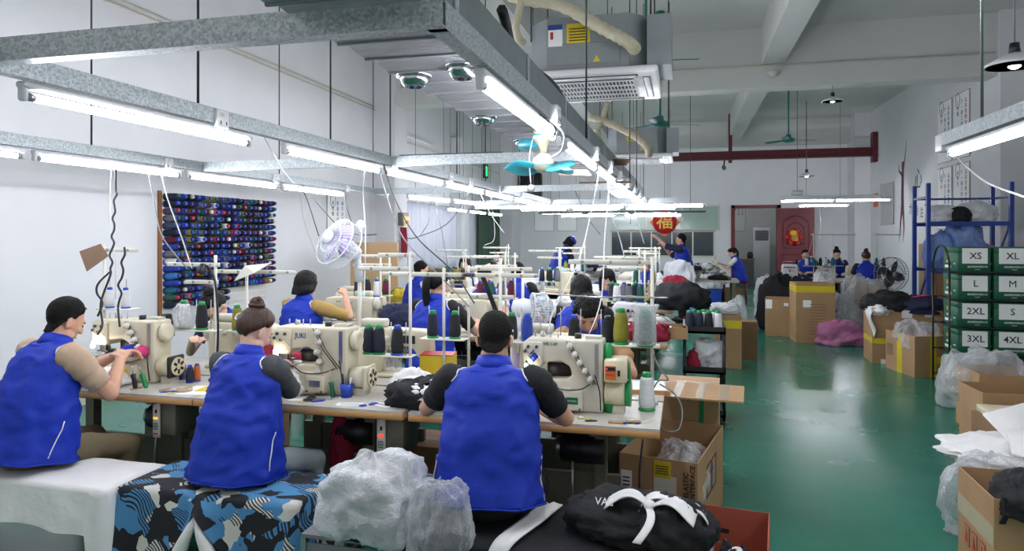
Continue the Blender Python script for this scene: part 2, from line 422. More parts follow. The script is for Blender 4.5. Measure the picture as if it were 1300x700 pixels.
def lettering(s, size, m, parent, loc, normal=(0, -1, 0), spin=0.0, name='lettering', bold=False, sx=1.0):
    o = link(name, text_mesh(s, size, m, bold=bold), parent, loc)
    n = Vector(normal).normalized(); up = Vector((0, 0, 1)) if abs(n.z) < .9 else Vector((0, 1, 0))
    x = up.cross(n).normalized(); y = n.cross(x)
    o.rotation_euler = (Matrix((x, y, n)).transposed() @ Matrix.Rotation(spin, 3, 'Z')).to_euler(); o.scale = (sx, 1, 1); return o
def nz(p, s=1.0, o=0.0): return mnoise.noise(Vector((p[0] * s + o, p[1] * s + o * .7, p[2] * s - o * .3)))
def catmull(pts, n=8):
    P = [Vector(p) for p in pts]; P = [P[0] * 2 - P[1]] + P + [P[-1] * 2 - P[-2]]; out = []
    for i in range(1, len(P) - 2):
        for k in range(n):
            t = k / n; a, b, c, d = P[i - 1:i + 3]
            out.append(.5 * ((2 * b) + (c - a) * t + (2 * a - 5 * b + 4 * c - d) * t * t + (3 * b - a - 3 * c + d) * t ** 3))
    out.append(P[-2]); return out
# ------------------------------------------------------------------ the room
XL, XR, YB, YF, ZC = -5.7, 5.0, 21.8, -1.2, 5.1
struct('floor', MB().b2(XL - .3, XR + .3, YF, YB + 5.2, -.12, 0), 'floor')
struct('ceiling', MB().b2(XL - .3, XR + .3, YF, YB + .3, ZC, ZC + .15), 'ceil')
struct('wall_left', MB().b2(XL - .2, XL, YF, YB, 0, ZC), 'wall')
struct('wall_right', MB().b2(XR, XR + .2, YF, YB, 0, ZC), 'wall')
DX0, DX1, DZ = 1.44, 2.68, 2.5                        # doorway in the back wall
wb = MB().b2(XL - .2, DX0, YB, YB + .2, 0, ZC).b2(DX1, XR + .2, YB, YB + .2, 0, ZC).b2(DX0, DX1, YB, YB + .2, DZ, ZC)
struct('wall_back', wb, 'wall')
# the room behind the open door
nb = MB().b2(-.6, 4.2, YB + 4.9, YB + 5.0, 0, 3.2).b2(-.7, -.6, YB + .2, YB + 5, 0, 3.2).b2(4.2, 4.3, YB + .2, YB + 5, 0, 3.2).b2(-.7, 4.3, YB + .2, YB + 5, 3.2, 3.3)
struct('wall_office', nb, 'white_paint')
# beams and columns (structure)
struct('trim_1', MB().b2(XL, XR, 12.0, 12.4, 4.12, ZC), 'ceil')                     # cross beam
struct('trim_2', MB().b2(1.22, 1.58, YF, 12.0, 4.5, ZC), 'ceil')                    # long beams
struct('trim_3', MB().b2(1.22, 1.58, 12.4, YB, 4.5, ZC), 'ceil')
struct('trim_4', MB().b2(-2.5, -2.14, YF, 12.0, 4.5, ZC), 'ceil')
struct('trim_5', MB().b2(-2.5, -2.14, 12.4, YB, 4.5, ZC), 'ceil')
struct('trim_6', MB().b2(XL, XR, YB - .3, YB, 4.35, ZC), 'ceil')
struct('trim_7', MB().b2(XL, XR, 3.2, 3.6, 4.12, ZC), 'ceil')
for i, (x0, x1, y0, y1) in enumerate([(XL, XL + .4, 11.9, 12.5), (XR - .35, XR, 11.9, 12.5), (XR - .4, XR, 20.9, YB), (XL, XL + .45, 20.7, YB), (XL, XL + .4, 3.1, 3.7), (XR - .35, XR, 3.1, 3.7), (XL, XL + .3, 16.2, 16.8)]):
    struct('trim_%d' % (8 + i), MB().b2(x0, x1, y0, y1, 0, ZC if i < 4 else 4.12), 'wall')
# thin conduit along the wall and beam edges
struct('trim_20', MB().tube([(XL + .03, y, 4.03) for y in (-1, 5, 11.85)], .012).tube([(XL + .03, y, 4.09) for y in (-1, 5, 11.85)], .012), 'cream_grey')
struct('trim_21', MB().tube([(x, 11.98, 4.47) for x in (-5.2, 0, 4.6)], .016), 'off_white')
struct('trim_22', MB().tube([(XL + .03, y, 3.62) for y in (12.6, 17, 21)], .014), 'cream_grey')
struct('baseboard_right', MB().b2(XR - .012, XR, YF, YB, 0, .12), 'cream_grey')
struct('baseboard_left', MB().b2(XL, XL + .012, YF, YB, 0, .12), 'cream_grey')

# door in the back wall
jm = MB().b2(DX0 - .09, DX0 + .02, YB - .05, YB + .22, 0, DZ + .09).b2(DX1 - .02, DX1 + .09, YB - .05, YB + .22, 0, DZ + .09).b2(DX0 - .09, DX1 + .09, YB - .05, YB + .22, DZ, DZ + .09)
struct('trim_30', jm, 'door_red')
dl = bpy.data.objects.new('door_1', None); COL.objects.link(dl); dl.location = (DX1 - .02, YB - .08, 0); dl.rotation_euler = (0, 0, R(-14)); dl['kind'] = 'structure'
MB().b2(0, 1.02, -.03, .03, .02, DZ - .02).build('door_leaf', 'door_red', dl)
def panel_frame(x0, x1, z0, z1, arch=0):
    pts = [(x0, -.036, z0), (x1, -.036, z0), (x1, -.036, z1)]
    if arch: pts += [(x0 + (x1 - x0) * (1 - t), -.036, z1 + arch * math.sin(PI * t)) for t in (.15, .3, .45, .5, .55, .7, .85)]
    pts += [(x0, -.036, z1)]
    return MB().tube(pts, .016, 6, True)
panel_frame(.16, .86, 1.3, 2.05, .2).build('door_moulding', 'door_red', dl)
panel_frame(.16, .86, .2, 1.1).build('door_moulding', 'door_red', dl)
panel_frame(.28, .74, 1.42, 1.9, .15).build('door_moulding', 'door_red', dl)
MB().cyl((.95, -.03, 1.05), (.95, -.09, 1.05), .018).cyl((.95, -.08, 1.05), (.84, -.08, 1.05), .012).build('door_handle', 'steel', dl)
# red paper charm on the door
ch = thing('door_charm', 'red and gold paper luck charm hanging on the dark red door', 'decoration', (3.12, YB - .24, 1.62))
MB().lathe([(.001, 0), (.26, .004), (.27, .012), (.001, .014)], (0, 0, 0), (0, -1, 0), 8).build('backing', 'red_paper', ch)
for k in range(6): MB().ell((.2 * math.cos(k * PI / 3), -.03, .2 * math.sin(k * PI / 3)), (.07, .02, .07), None, 8, 5).build('petal', 'red_paper', ch)
MB().ell((-.03, -.05, .12), (.11, .03, .09), None, 10, 6).build('gold_figure', 'gold_paper', ch)
lettering('福', .2, 'gold_paper', ch, (0, -.055, -.04))

# ------------------------------------------------------------------ light racks of galvanised channel with fluorescent tubes
ZT = 2.11; ZB, ZTOP = 2.165, 2.235
RX = {'aisle': -.6, 'middle': -2.1, 'wall': -3.71}
def channel(a, b, w=.05, h=.07):
    # open C section: web and two lips, running from a to b
    a, b = Vector(a), Vector(b); d = (b - a).normalized(); s = d.cross(Vector((0, 0, 1))); mb = MB()
    def bar(o0, o1, z0, z1):
        vs = [p + s * o + Vector((0, 0, z)) for p in (a, b) for o in (o0, o1) for z in (z0, z1)]
        mb.add(vs, [(0, 1, 3, 2), (4, 6, 7, 5), (0, 4, 5, 1), (2, 3, 7, 6), (0, 2, 6, 4), (1, 5, 7, 3)])
    bar(-w / 2, w / 2, 0, .004); bar(-w / 2, -w / 2 + .004, .004, h); bar(w / 2 - .004, w / 2, .004, h)
    bar(-w / 2 + .004, -w / 2 + .014, h - .004, h); bar(w / 2 - .014, w / 2 - .004, h - .004, h)
    return mb
YN = {'aisle': (1.6, 11.0), 'middle': (1.2, 10.8), 'wall': (2.2, 8.1)}
rack = thing('lighting_frame', 'hanging frame of galvanised steel channel above the sewing rows', 'frame', (-2.1, 4.64, ZB))
def rk(mb, name='rail', m='galv'):
    o = mb.build(name, m, rack); o.location = (2.1, -4.64, -ZB); return o
for k in RX: rk(channel((RX[k], YN[k][0], ZB), (RX[k], YN[k][1], ZB)))
for y in (1.6, 4.64, 7.7): rk(channel((RX['middle'] - .3 if y < 2 else -3.71 + .027, y, ZB), (-.575 if y < 2 else RX['aisle'] - .027, y, ZB)), 'cross_rail')
rk(channel((-3.3, 10.75, ZB), (-.1, 10.75, ZB)), 'cross_rail')
for x, y in [(-3.71, 3.6), (-3.71, 5.7), (-3.71, 7.7), (-2.1, 2.6), (-2.1, 3.77), (-2.1, 4.64), (-2.1, 6.15), (-2.1, 7.1), (-.6, 4.25), (-.6, 7.7), (-.6, 8.8), (-.6, 10.3), (-2.1, 9.5), (-2.6, 10.75), (-1.3, 10.75)]:
    rk(MB().cyl((x, y, ZTOP - .01), (x, y, ZC if not (11.9 < y < 12.5) else 4.12), .006, n=6), 'hanger_rod', 'dark_steel')

def tube_light_proto(L):
    r = bpy.data.objects.new('fluorescent_light', None); COL.objects.link(r)
    MB().cyl((0, -L / 2 + .03, 0), (0, L / 2 - .03, 0), .0135, n=10).build('tube', 'tube', r)
    MB().rbox((0, 0, .036), (.042, L, .022), .006, 1).build('batten', 'white_plastic', r)
    for s in (-1, 1):
        MB().rbox((0, s * (L / 2 - .012), .008), (.03, .022, .05), .006, 1).build('socket', 'white_plastic', r)
        MB().cyl((0, s * (L / 2 - .024), 0), (0, s * (L / 2 - .05), 0), .0142, n=10).build('end_cap', 'steel', r)
    return r
PROTO = {}
def tube_light(x, y, z, rz, label, group, L=1.22):
    if L not in PROTO:
        PROTO[L] = tube_light_proto(L); o = PROTO[L]; o.location = (x, y, z); o.rotation_euler = (0, 0, rz); tag(o, label, 'light', group); return o
    return dup(PROTO[L], (x, y, z), rz, label, group, 'light')
for k in RX:
    y = {'aisle': 1.96, 'middle': 1.76, 'wall': 1.92}[k] + .61
    num = ['first', 'second', 'third', 'fourth', 'fifth', 'sixth', 'seventh', 'eighth', 'ninth']; ii = 0
    lab = {'aisle': 'lit tube on the rail beside the air duct', 'middle': 'lit tube on the middle hanging rail', 'wall': 'lit tube on the thread wall rail'}[k]
    while y < YN[k][1] - .5:
        tube_light(RX[k], y, ZT, 0, lab + ', %s from the front cross rail' % num[ii], 'tubes on the %s rail' % k); ii += 1
        y += 1.5 if (k == 'aisle' and y < 3) or (k == 'middle' and y < 3) else 1.27
for (x, y), w_ in zip(((-3.45, 8.95), (-3.25, 10.2), (-4.4, 12.9), (-4.4, 14.3), (-4.4, 15.7)), ('nearest the thread wall rail', 'meeting the far cross rail', 'added fill beside the left column', 'added fill before the middle of the sheeting', 'added fill towards the green curtain')):  # the last three tubes are added to brighten the sheeting and far wall
    o = tube_light(x, y, ZT + .05, R(-8) if y < 11 else 0, 'lit fluorescent tube along the plastic sheeting, ' + w_, 'tubes by the curtain')
    for q in (-.4, .4): MB().cyl((0, q, .045), (0, q, ZC - ZT - .05 if not 11.9 < y + q < 12.5 else 4.12 - ZT - .05), .004, n=6).build('hanger_rod', 'dark_steel', o)
for x, w_ in ((-2.75, 'wall-side'), (-1.5, 'middle'), (-.3, 'aisle-side')): tube_light(x, 10.75, ZT, PI / 2, '%s lit tube on the far cross rail over the sewing rows' % w_, 'tubes on the far cross rail')
fr = thing('back_light_rail', 'grey steel rail with two tubes hanging before the back windows', 'frame', (-1.3, 14.4, 2.13))
MB().b2(-1.75, 1.7, -.02, .02, 0, .04).build('rail', 'dark_steel', fr)
for x in (-1.5, 1.4): MB().cyl((x, 0, .03), (x, 0, ZC - 2.13), .005, n=6).build('hanger_rod', 'dark_steel', fr)
for x, w_ in ((-2.0, 'wall-side'), (-.65, 'aisle-side')): tube_light(x, 14.4, 2.075, PI / 2, '%s lit tube on the grey rail before the back windows' % w_, 'tubes before the back windows')
for y_, nm_ in ((16.6, 'beyond the cutting table'), (19.2, 'close to the back windows')):  # extra tube rows, added to brighten the back of the hall
    for x, w_ in ((-3.4, 'wall-side'), (-2.1, 'middle'), (-.8, 'aisle-side')):
        o = tube_light(x, y_, 2.3, PI / 2, '%s added fill-light tube hanging %s' % (w_, nm_), 'added fill tubes %s' % nm_)
        for q in (-.4, .4): MB().cyl((0, q, .045), (0, q, ZC - 2.3), .004, n=6).build('hanger_rod', 'dark_steel', o)

# switched socket boxes clipped to the rails
def socket_box(x, y, z, label, group, s=1.0):
    t = thing('socket_box', label, 'socket', (x, y, z), 0, group)
    MB().rbox((0, 0, 0), (.062 * s, .085 * s, .085 * s), .008, 2).build('case', 'white_plastic', t)
    MB().rbox((.031 * s, -.012, .018), (.008, .03, .018), .003, 1).build('rocker_switch', 'off_white', t)
    for dy in (-.02, .02): MB().b2(.03 * s, .033 * s, dy - .003, dy + .003, -.028, -.012).build('socket_hole', 'black_plastic', t)
    return t
for i, y in enumerate((2.72, 4.66, 5.9, 6.5, 7.6, 8.7)): socket_box(RX['middle'] + .01, y, ZB + .025, 'white socket box on the middle steel rail, %s from the front cross rail' % num[i], 'sockets on the middle rail')
for i, y in enumerate((4.25, 5.6, 7.0, 8.0)): socket_box(RX['wall'] + .01, y, ZB + .02, 'white socket box on the thread wall rail, %s from its front end' % num[i], 'sockets on the wall rail', .95)
for i, y in enumerate((2.98, 4.42, 5.3, 6.1, 6.9, 7.8, 8.7, 9.6)): socket_box(RX['aisle'] + .03, y, ZB + .02, 'white socket box on the air duct rail, %s from the front cross rail' % num[i], 'sockets on the aisle rail')

# ------------------------------------------------------------------ foil air duct
DU0, DU1, DZ0, DZ1 = -1.0, -.63, 2.24, 2.39
du = thing('air_duct', 'long rectangular galvanised air duct wrapped underneath in silver foil', 'duct', (-.81, 1.3, DZ0))
for i in range(26):                                     # wrapped foil panels, each lapping the next
    y0 = .18 * i
    mb = MB(); mb.add([(-.19, y0, -.002), (.18, y0, -.002), (-.19, y0 + .186, -.020), (.18, y0 + .186, -.020), (-.19, y0, .012), (.18, y0, .012), (-.19, y0 + .186, .012), (.18, y0 + .186, .012)],
        [(0, 2, 3, 1), (4, 5, 7, 6), (0, 1, 5, 4), (2, 6, 7, 3), (0, 4, 6, 2), (1, 3, 7, 5)])
    mb.build('foil_panel', 'foil', du); MB().b2(-.191, .181, y0 - .005, y0 + .005, -.0245, -.001).build('foil_seam', 'cable_grey', du)
for i in range(4): MB().b2(-.185, .185, 2.4 * i + 4.7 * 0, 2.4 * i + 2.39, .013, .15).build('duct_section', 'duct_grey', du)
MB().b2(-.19, .18, 4.69, 9.5, -.002, .012).build('foil_underside', 'foil', du)
for i in range(9): MB().b2(.186, .192, .9 * i + .5, .9 * i + .53, .0, .152).build('seam', 'galv', du)
MB().tube(catmull([(.19, 1.0, .2), (.1, 1.6, .19), (.14, 2.2, .2), (.1, 3.0, .19)]), .02).build('pipe_insulation', 'black_rubber', du)
for i, (x, y) in enumerate([(-.94, 2.28), (-.73, 2.2), (-.94, 3.15), (-.94, 4.0), (-.73, 3.6), (-.94, 4.9)]):
    t = thing('air_nozzle', 'chrome ball-jet nozzle under the foil duct, ' + ['first on its outer edge', 'first on the rail side', 'second on its outer edge', 'third on its outer edge', 'second on the rail side', 'fourth on its outer edge'][i], 'air vent', (x, y, DZ0 - .012), 0, 'chrome nozzles under the duct')
    MB().torus((0, 0, -.004), .058, .008, n=20).build('rim', 'chrome', t)
    MB().lathe([(.054, 0), (.05, -.022), (.036, -.042), (.03, -.046), (.026, -.03), (.0001, -.026)], n=18).build('bowl', 'chrome', t)

# ------------------------------------------------------------------ air conditioners
def cassette(y0, label, full=True):
    z = 2.74; t = thing('ceiling_air_conditioner', label, 'air conditioner', (-.65, y0 + .475, z), 0, 'cassette air conditioners')
    pm = MB(); pm.rbox((0, 0, .025), (.95, .95, .05), .018, 2); pm.build('panel', 'white_plastic', t)
    c = .14; h = .42
    poly = [(-h + c, -h), (h - c, -h), (h, -h + c), (h, h - c), (h - c, h), (-h + c, h), (-h, h - c), (-h, -h + c)]
    MB().prism(poly, .05, .42).build('casing', 'ac_grey', t)
    MB().b2(-.22, .22, -h - .006, -h, .09, .20).build('access_plate', 'ac_grey', t)
    MB().b2(-.24, .26, -h - .008, -h, .235, .36).build('access_plate', 'ac_grey', t)
    MB().b2(h - .02, h + .14, -h + .02, -h + .5, .06, .40).build('pipe_box', 'ac_grey', t)
    g = MB().b2(-.3, .3, -.3, .3, -.006, .0); g.build('grille_back', 'black_plastic', t)
    for i in range(5): MB().b2(-.3, .3, -.3 + i * .1465, -.286 + i * .1465, -.016, -.004).build('grille_slat', 'white_plastic', t)
    gm = MB()
    for i in range(25): gm.b2(-.3 + i * .025 - .0045, -.3 + i * .025 + .0045, -.3, .3, -.012, -.006)
    gm.build('grille_bars', 'white_plastic', t)
    for x0, x1, ya, yb in ((-.34, .34, -.42, -.365), (-.34, .34, .365, .42), (-.42, -.365, -.34, .34), (.365, .42, -.34, .34)):
        MB().b2(x0, x1, ya, yb, -.004, .002).build('air_slot', 'black_plastic', t)
        cx, cy = (x0 + x1) / 2, (ya + yb) / 2
        MB().rbox((cx, cy, -.006), (max(.035, (x1 - x0) * .96 if x1 - x0 > .2 else .03), max(.035, (yb - ya) * .96 if yb - ya > .2 else .03), .008), .003, 1).build('louvre', 'white_plastic', t)
    MB().b2(.31, .355, -.33, -.28, -.01, .0).build('sensor', 'off_white', t)
    if full:
        MB().b2(-.27, -.17, -h - .01, -h - .008, .22, .37).build('energy_label', 'paper', t)
        MB().b2(-.27, -.17, -h - .012, -h - .010, .335, .37).build('label_band', 'ink_blue', t)
        MB().b2(-.255, -.235, -h - .012, -h - .010, .27, .32).build('label_mark', 'ink_red', t)
    MB().b2(-.14, .02, -h - .01, -h - .008, .235, .37).build('warning_label', 'tape_yellow', t)
    for i in range(5): MB().b2(-.125, .005, -h - .0125, -h - .010, .25 + .02 * i, .256 + .02 * i).build('print_line', 'ink', t)
    MB().prismY([(.04, .10), (.09, .10), (.065, .145)], -h - .009, -h - .006).build('hazard_mark', 'tape_yellow', t)
    for x in (-.42, .42):
        for y in (-.3, .3): MB().cyl((x, y, .3), (x, y, ZC - z), .006, n=6).build('hanger_rod', 'dark_steel', t)
    return t
cassette(4.6, 'white cassette air conditioner with energy label hanging above the duct')
cassette(9.55, 'second cassette air conditioner hanging farther down the duct', False)
def ribbed(name, pts, r, label, cat='pipe', n=10):
    P = catmull(pts, 14); rr = [r * (1 + .10 * math.sin(i * 1.9)) for i in range(len(P))]
    return tag(MB().tube(P, rr, 10).build(name, 'pipe_beige', None), label, cat)
def P4(px, py, d): return atd(px, py, d)
ribbed('insulated_pipe', [P4(560, -55, 4.4), P4(650, -6, 4.5), P4(710, 6, 4.5), P4(760, 33, 4.5), P4(795, 52, 4.45), P4(806, 62, 4.55)], .042, 'thick beige wrapped pipe crossing in front of the labelled air conditioner')
ribbed('insulated_pipe', [P4(666, -20, 4.5), P4(660, 10, 4.5), P4(655, 35, 4.5), P4(659, 50, 4.55), P4(664, 54, 4.7)], .026, 'short white drain pipe bent down beside the labelled air conditioner')
ribbed('insulated_pipe', [P4(748, 148, 8.9), P4(775, 157, 8.9), P4(805, 172, 8.9), P4(822, 187, 8.9), P4(824, 197, 9.0)], .05, 'beige wrapped pipe beside the farther air conditioner')
ribbed('insulated_pipe', [P4(772, 130, 8.9), P4(763, 155, 8.9), P4(756, 170, 8.9), P4(762, 180, 9.1)], .04, 'pale drain pipe bent down beside the farther air conditioner')

# ------------------------------------------------------------------ fans
def fan_blade(r0, r1, w, tilt, th=.006, round_=True):
    mb = MB(); n = 10; top = []; bot = []
    for i in range(n + 1):
        t = i / n; x = r0 + (r1 - r0) * t
        ww = w * (math.sin(PI * min(1, (.12 + t * .95))) ** .6 if round_ else (.75 + .25 * t)) * .5
        for sgn in (-1, 1):
            y = sgn * ww; z = math.tan(tilt) * y
            top.append((x, y, z + th / 2)); bot.append((x, y, z - th / 2))
    k = len(top); vs = top + bot; fs = []
    for i in range(n):
        a = 2 * i; fs += [(a, a + 2, a + 3, a + 1), (k + a, k + a + 1, k + a + 3, k + a + 2), (a, k + a, k + a + 2, a + 2), (a + 1, a + 3, k + a + 3, k + a + 1)]
    fs += [(0, 1, k + 1, k), (2 * n, k + 2 * n, k + 2 * n + 1, 2 * n + 1)]
    return mb.add(vs, fs, True)
p = atd(690, 213, 3.3)
fn = thing('orbit_fan', 'turquoise three-bladed orbit fan hanging below the duct rail', 'fan', (p.x, p.y, p.z))
MB().lathe([(.001, .2), (.028, .2), (.05, .175), (.05, .14), (.03, .11), (.018, .095), (.018, .06), (.001, .06)], n=18).build('motor', 'cream', fn)
MB().torus((0, 0, .155), .05, .004, n=24).build('trim_ring', 'fan_turq', fn)
MB().lathe([(.001, .07), (.02, .07), (.05, .045), (.055, .02), (.045, -.005), (.02, -.02), (.001, -.022)], n=20).build('hub', 'cream', fn)
MB().lathe([(.03, -.001), (.056, .012), (.03, .02)], n=20).build('hub_ring', 'fan_turq', fn)
for a in (178, 52, -32):
    o = fan_blade(.04, .2, .12, R(26)).build('blade', 'fan_turq', fn); o.rotation_euler = (0, 0, R(a))
MB().cyl((0, 0, .2), (.02, .1, .24), .02, .02).cyl((0, 0, .12), (-.13, .1, .13), .022, .03).build('arm', 'fan_turq', fn)
MB().tube(catmull([(-.05, 0, .16), (-.07, 0, .05), (-.06, -.01, -.08)]), .003).lathe([(.001, -.002), (.02, 0), (.001, .004)], (-.06, -.01, -.1), (0, 1, 0)).build('pull_cord', 'white_plastic', fn)
def ceiling_fan(loc, top, label, rot, rad=.6):
    t = thing('ceiling_fan', label, 'fan', loc, rot, 'green ceiling fans')
    MB().cyl((0, 0, .1), (0, 0, top - loc[2]), .018).lathe([(.001, top - loc[2]), (.07, top - loc[2]), (.06, top - loc[2] - .06), (.018, top - loc[2] - .12)], n=14).build('down_rod', 'fan_green', t)
    MB().lathe([(.001, .14), (.05, .13), (.06, .06), (.13, .03), (.14, -.02), (.1, -.05), (.001, -.06)], n=18).build('motor', 'fan_green', t)
    for k in range(3):
        o = fan_blade(.12, rad, .14, R(10), .006, False).build('blade', 'fan_green', t); o.rotation_euler = (0, 0, k * 2 * PI / 3)
    return t
p = atd(1001, 178, 15.5); ceiling_fan(p, ZC, 'green ceiling fan turning over the far door end of the aisle', R(15), .62)
p = atd(838, 158, 10.5); ceiling_fan(p, 4.12 if 12 < p.y < 12.4 else ZC, 'green ceiling fan beside the farther air conditioner', R(20), .6)
p = atd(820, 77, 9.0); ceiling_fan(p, ZC, 'green ceiling fan half hidden behind the labelled air conditioner', R(8), .68)

# ------------------------------------------------------------------ red rail, pendant lamps, camera
rr = thing('crane_rail', 'dark red steel rail spanning the hall under the far ceiling', 'rail', (2, 20.2, 3.82))
MB().b2(-3.4, 3.0, -.1, .1, -.02, .02).b2(-3.4, 3.0, -.1, .1, .18, .22).b2(-3.4, 3.0, -.02, .02, .02, .18).build('beam', 'dark_red', rr)
MB().b2(2.86, 2.98, -.12, .12, -.18, .62).build('end_bracket', 'dark_red', rr); MB().b2(-.82, -.72, -.05, .05, -.1, 1.28).build('hanger', 'dark_red', rr)
def pendant(px, py, d, rad, label, top=ZC, lit=True):
    p = atd(px, py, d)
    if 11.95 < p.y < 12.5: top = 4.12
    t = thing('pendant_lamp', label, 'lamp', p)
    MB().lathe([(rad, 0), (rad * .98, .02 * rad / .2), (rad * .45, .38 * rad), (rad * .2, .48 * rad), (rad * .2, .5 * rad), (rad * .42, .36 * rad), (rad * .94, .0)], n=22).build('shade', 'white_plastic', t)
    MB().ell((0, 0, rad * .18), (rad * .28, rad * .28, rad * .3), None, 12, 8).build('bulb', 'lamp_glow' if lit else 'white_plastic', t)
    MB().lathe([(.001, rad * .9), (rad * .16, rad * .88), (rad * .2, rad * .48), (.001, rad * .48)], n=12).build('socket', 'black_plastic', t)
    if top - p.z > rad: MB().cyl((0, 0, rad * .85), (0, 0, top - p.z), .006, n=6).build('cord', 'cable_grey', t)
pendant(1057, 129, 11.15, .165, 'round reflector lamp hanging just under the cross beam', 4.35)
pendant(1024, 224, 17.5, .2, 'round reflector lamp on a long cord near the red door')
pendant(1288, 84, 5.2, .2, 'bright ribbed reflector lamp hanging over the carton corner')
p = atd(919, 212, 19.3); t = thing('security_camera', 'small dark bullet camera hanging from the dark red rail', 'camera', p)
MB().cyl((0, -.14, -.05), (0, .1, 0), .055).build('body', 'black_plastic', t); MB().cyl((0, .04, 0), (.02, .06, .2), .02).build('mount', 'black_plastic', t); MB().cyl((0, -.15, -.052), (0, -.14, -.05), .035).build('lens', 'chrome', t)
p = atd(965, 117, 11.7); t = thing('dome_detector', 'small white dome detector on the beam end', 'detector', (1.4, 11.96, 4.34))
MB().lathe([(.001, 0), (.1, 0), (.1, -.03), (.06, -.07), (.001, -.09)], (0, -.11, 0), n=16).b2(-.05, .05, -.1, 0, 0, .02).build('case', 'off_white', t)

# right-hand light rail over the packing corner
rl = thing('packing_light_rail', 'short galvanised light rail hanging over the cartons', 'frame', (1.45, 3.5, 2.17))
o = channel((1.45, 2.4, 2.17), (1.45, 4.45, 2.17)).build('rail', 'galv', rl); o.location = (-1.45, -3.5, -2.17)
o = channel((1.475, 4.0, 2.17), (3.2, 4.0, 2.17)).build('cross_rail', 'galv', rl); o.location = (-1.45, -3.5, -2.17)
MB().cyl((0, .42, .06), (0, .42, ZC - 2.17), .008, n=8).build('hanger_rod', 'steel', rl)
for y in (3.75,): tube_light(1.45, y, 2.11, 0, 'tube on the short carton rail, next to its end socket box', 'tubes over the packing corner')
tube_light(1.45, 2.45, 2.11, 0, 'tube on the short carton rail, away from its end socket box', 'tubes over the packing corner')
t = socket_box(1.46, 4.46, 2.19, 'large white socket box at the end of the carton light rail', None, 1.2); del_ = None
tag(MB().tube(catmull([atd(1212, 195, 4.3), atd(1225, 210, 4.2), atd(1255, 233, 4.0), atd(1305, 252, 3.6)]), .006).build('hanging_cable', 'cable_white'), 'white cable sagging from the carton light rail', 'cable')
# far right rail by the door
fr2 = thing('door_light_rail', 'pale light rail hanging near the open red door', 'frame', (3.3, 17.2, 2.55))
MB().rbox((0, 0, 0), (2.05, .12, .09), .01, 1).build('rail', 'white_plastic', fr2)
MB().cyl((-.75, 0, .04), (-.75, 0, ZC - 2.55), .006, n=6).build('hanger_rod', 'dark_steel', fr2); MB().rbox((-.75, 0, .12), (.25, .14, .12), .02, 1).build('socket_box', 'white_plastic', fr2)
tube_light(2.75, 17.2, 2.47, PI / 2, 'aisle-side tube under the pale rail near the red door', 'tubes near the red door'); tube_light(3.95, 17.2, 2.47, PI / 2, 'wall-side tube under the pale rail near the red door', 'tubes near the red door')
o = tube_light(3.4, 18.8, 2.42, PI / 2, 'tube hanging on two thin rods beyond the pale rail', None)
for y in (-.4, .4): MB().cyl((0, y, .045), (0, y, ZC - 2.42), .004, n=6).build('hanger_rod', 'dark_steel', o)
tube_light(1.8, 24.0, 3.1, PI / 2, 'tube on the ceiling of the room behind the doorway', None)
# ------------------------------------------------------------------ sewing stations
TZ = .76
def bevelled(mb, off, seg=2, ang=30):
    bm = bmesh.new(); me = mb.mesh('tmp'); bm.from_mesh(me); bpy.data.meshes.remove(me)
    bmesh.ops.remove_doubles(bm, verts=bm.verts[:], dist=1e-5)
    es = [e for e in bm.edges if len(e.link_faces) == 2 and e.calc_face_angle(0) > R(ang)]
    bmesh.ops.bevel(bm, geom=es, offset=off, segments=seg, affect='EDGES', profile=.5, clamp_overlap=True)
    out = MB(); bm.verts.ensure_lookup_table(); out.add([v.co.copy() for v in bm.verts], [[v.index for v in f.verts] for f in bm.faces], True); bm.free(); return out

TBL = {}
def table_proto(w):
    r = bpy.data.objects.new('sewing_table', None); COL.objects.link(r); d = .53
    MB().b2(-w / 2, w / 2, -d / 2 + .004, d / 2, -.012, 0).build('laminate_top', 'laminate', r)
    bevelled(MB().b2(-w / 2, w / 2, -d / 2, d / 2, -.045, -.0125), .004, 1).build('table_board', 'wood_edge', r)
    for s in (-1, 1):
        x = s * (w / 2 - .3)
        MB().b2(x - .03, x + .03, -.02, .04, -TZ + .04, -.06).build('leg', 'olive_metal', r)
        MB().b2(x - .025, x + .025, -.24, .24, -.06, -.045).build('top_bracket', 'olive_metal', r)
        bevelled(MB().b2(x - .03, x + .03, -.25, .25, -TZ, -TZ + .04), .008, 1).build('foot', 'dark_steel', r)
    MB().b2(-w / 2 + .2, w / 2 - .2, .0, .03, -.52, -.32).build('cross_panel', 'olive_metal', r)
    MB().b2(-w / 2 + .2, w / 2 - .2, -.02, .02, -.64, -.60).build('cross_bar', 'dark_steel', r)
    bevelled(MB().box((.02, -.06, -.63), (.34, .22, .015), Matrix.Rotation(R(12), 3, 'X')), .004, 1).build('treadle', 'black_plastic', r)
    MB().cyl((.18, -.06, -.62), (.18, -.02, -.2), .006).build('treadle_rod', 'steel', r)
    mo = MB().cyl((.12, .02, -.2), (.34, .02, -.2), .075, n=18).build('motor', 'black_plastic', r); MB().cyl((.09, .02, -.2), (.12, .02, -.2), .055, n=18).build('pulley', 'steel', mo)
    return r
def table(x, y, rz, label, group=None, w=1.24, control=None, clean=False):
    if w not in TBL: TBL[w] = table_proto(w); t = TBL[w]; t.location = (x, y, TZ); t.rotation_euler = (0, 0, rz); tag(t, label, 'sewing table', group)
    else: t = dup(TBL[w], (x, y, TZ), rz, label, group, 'sewing table')
    return t
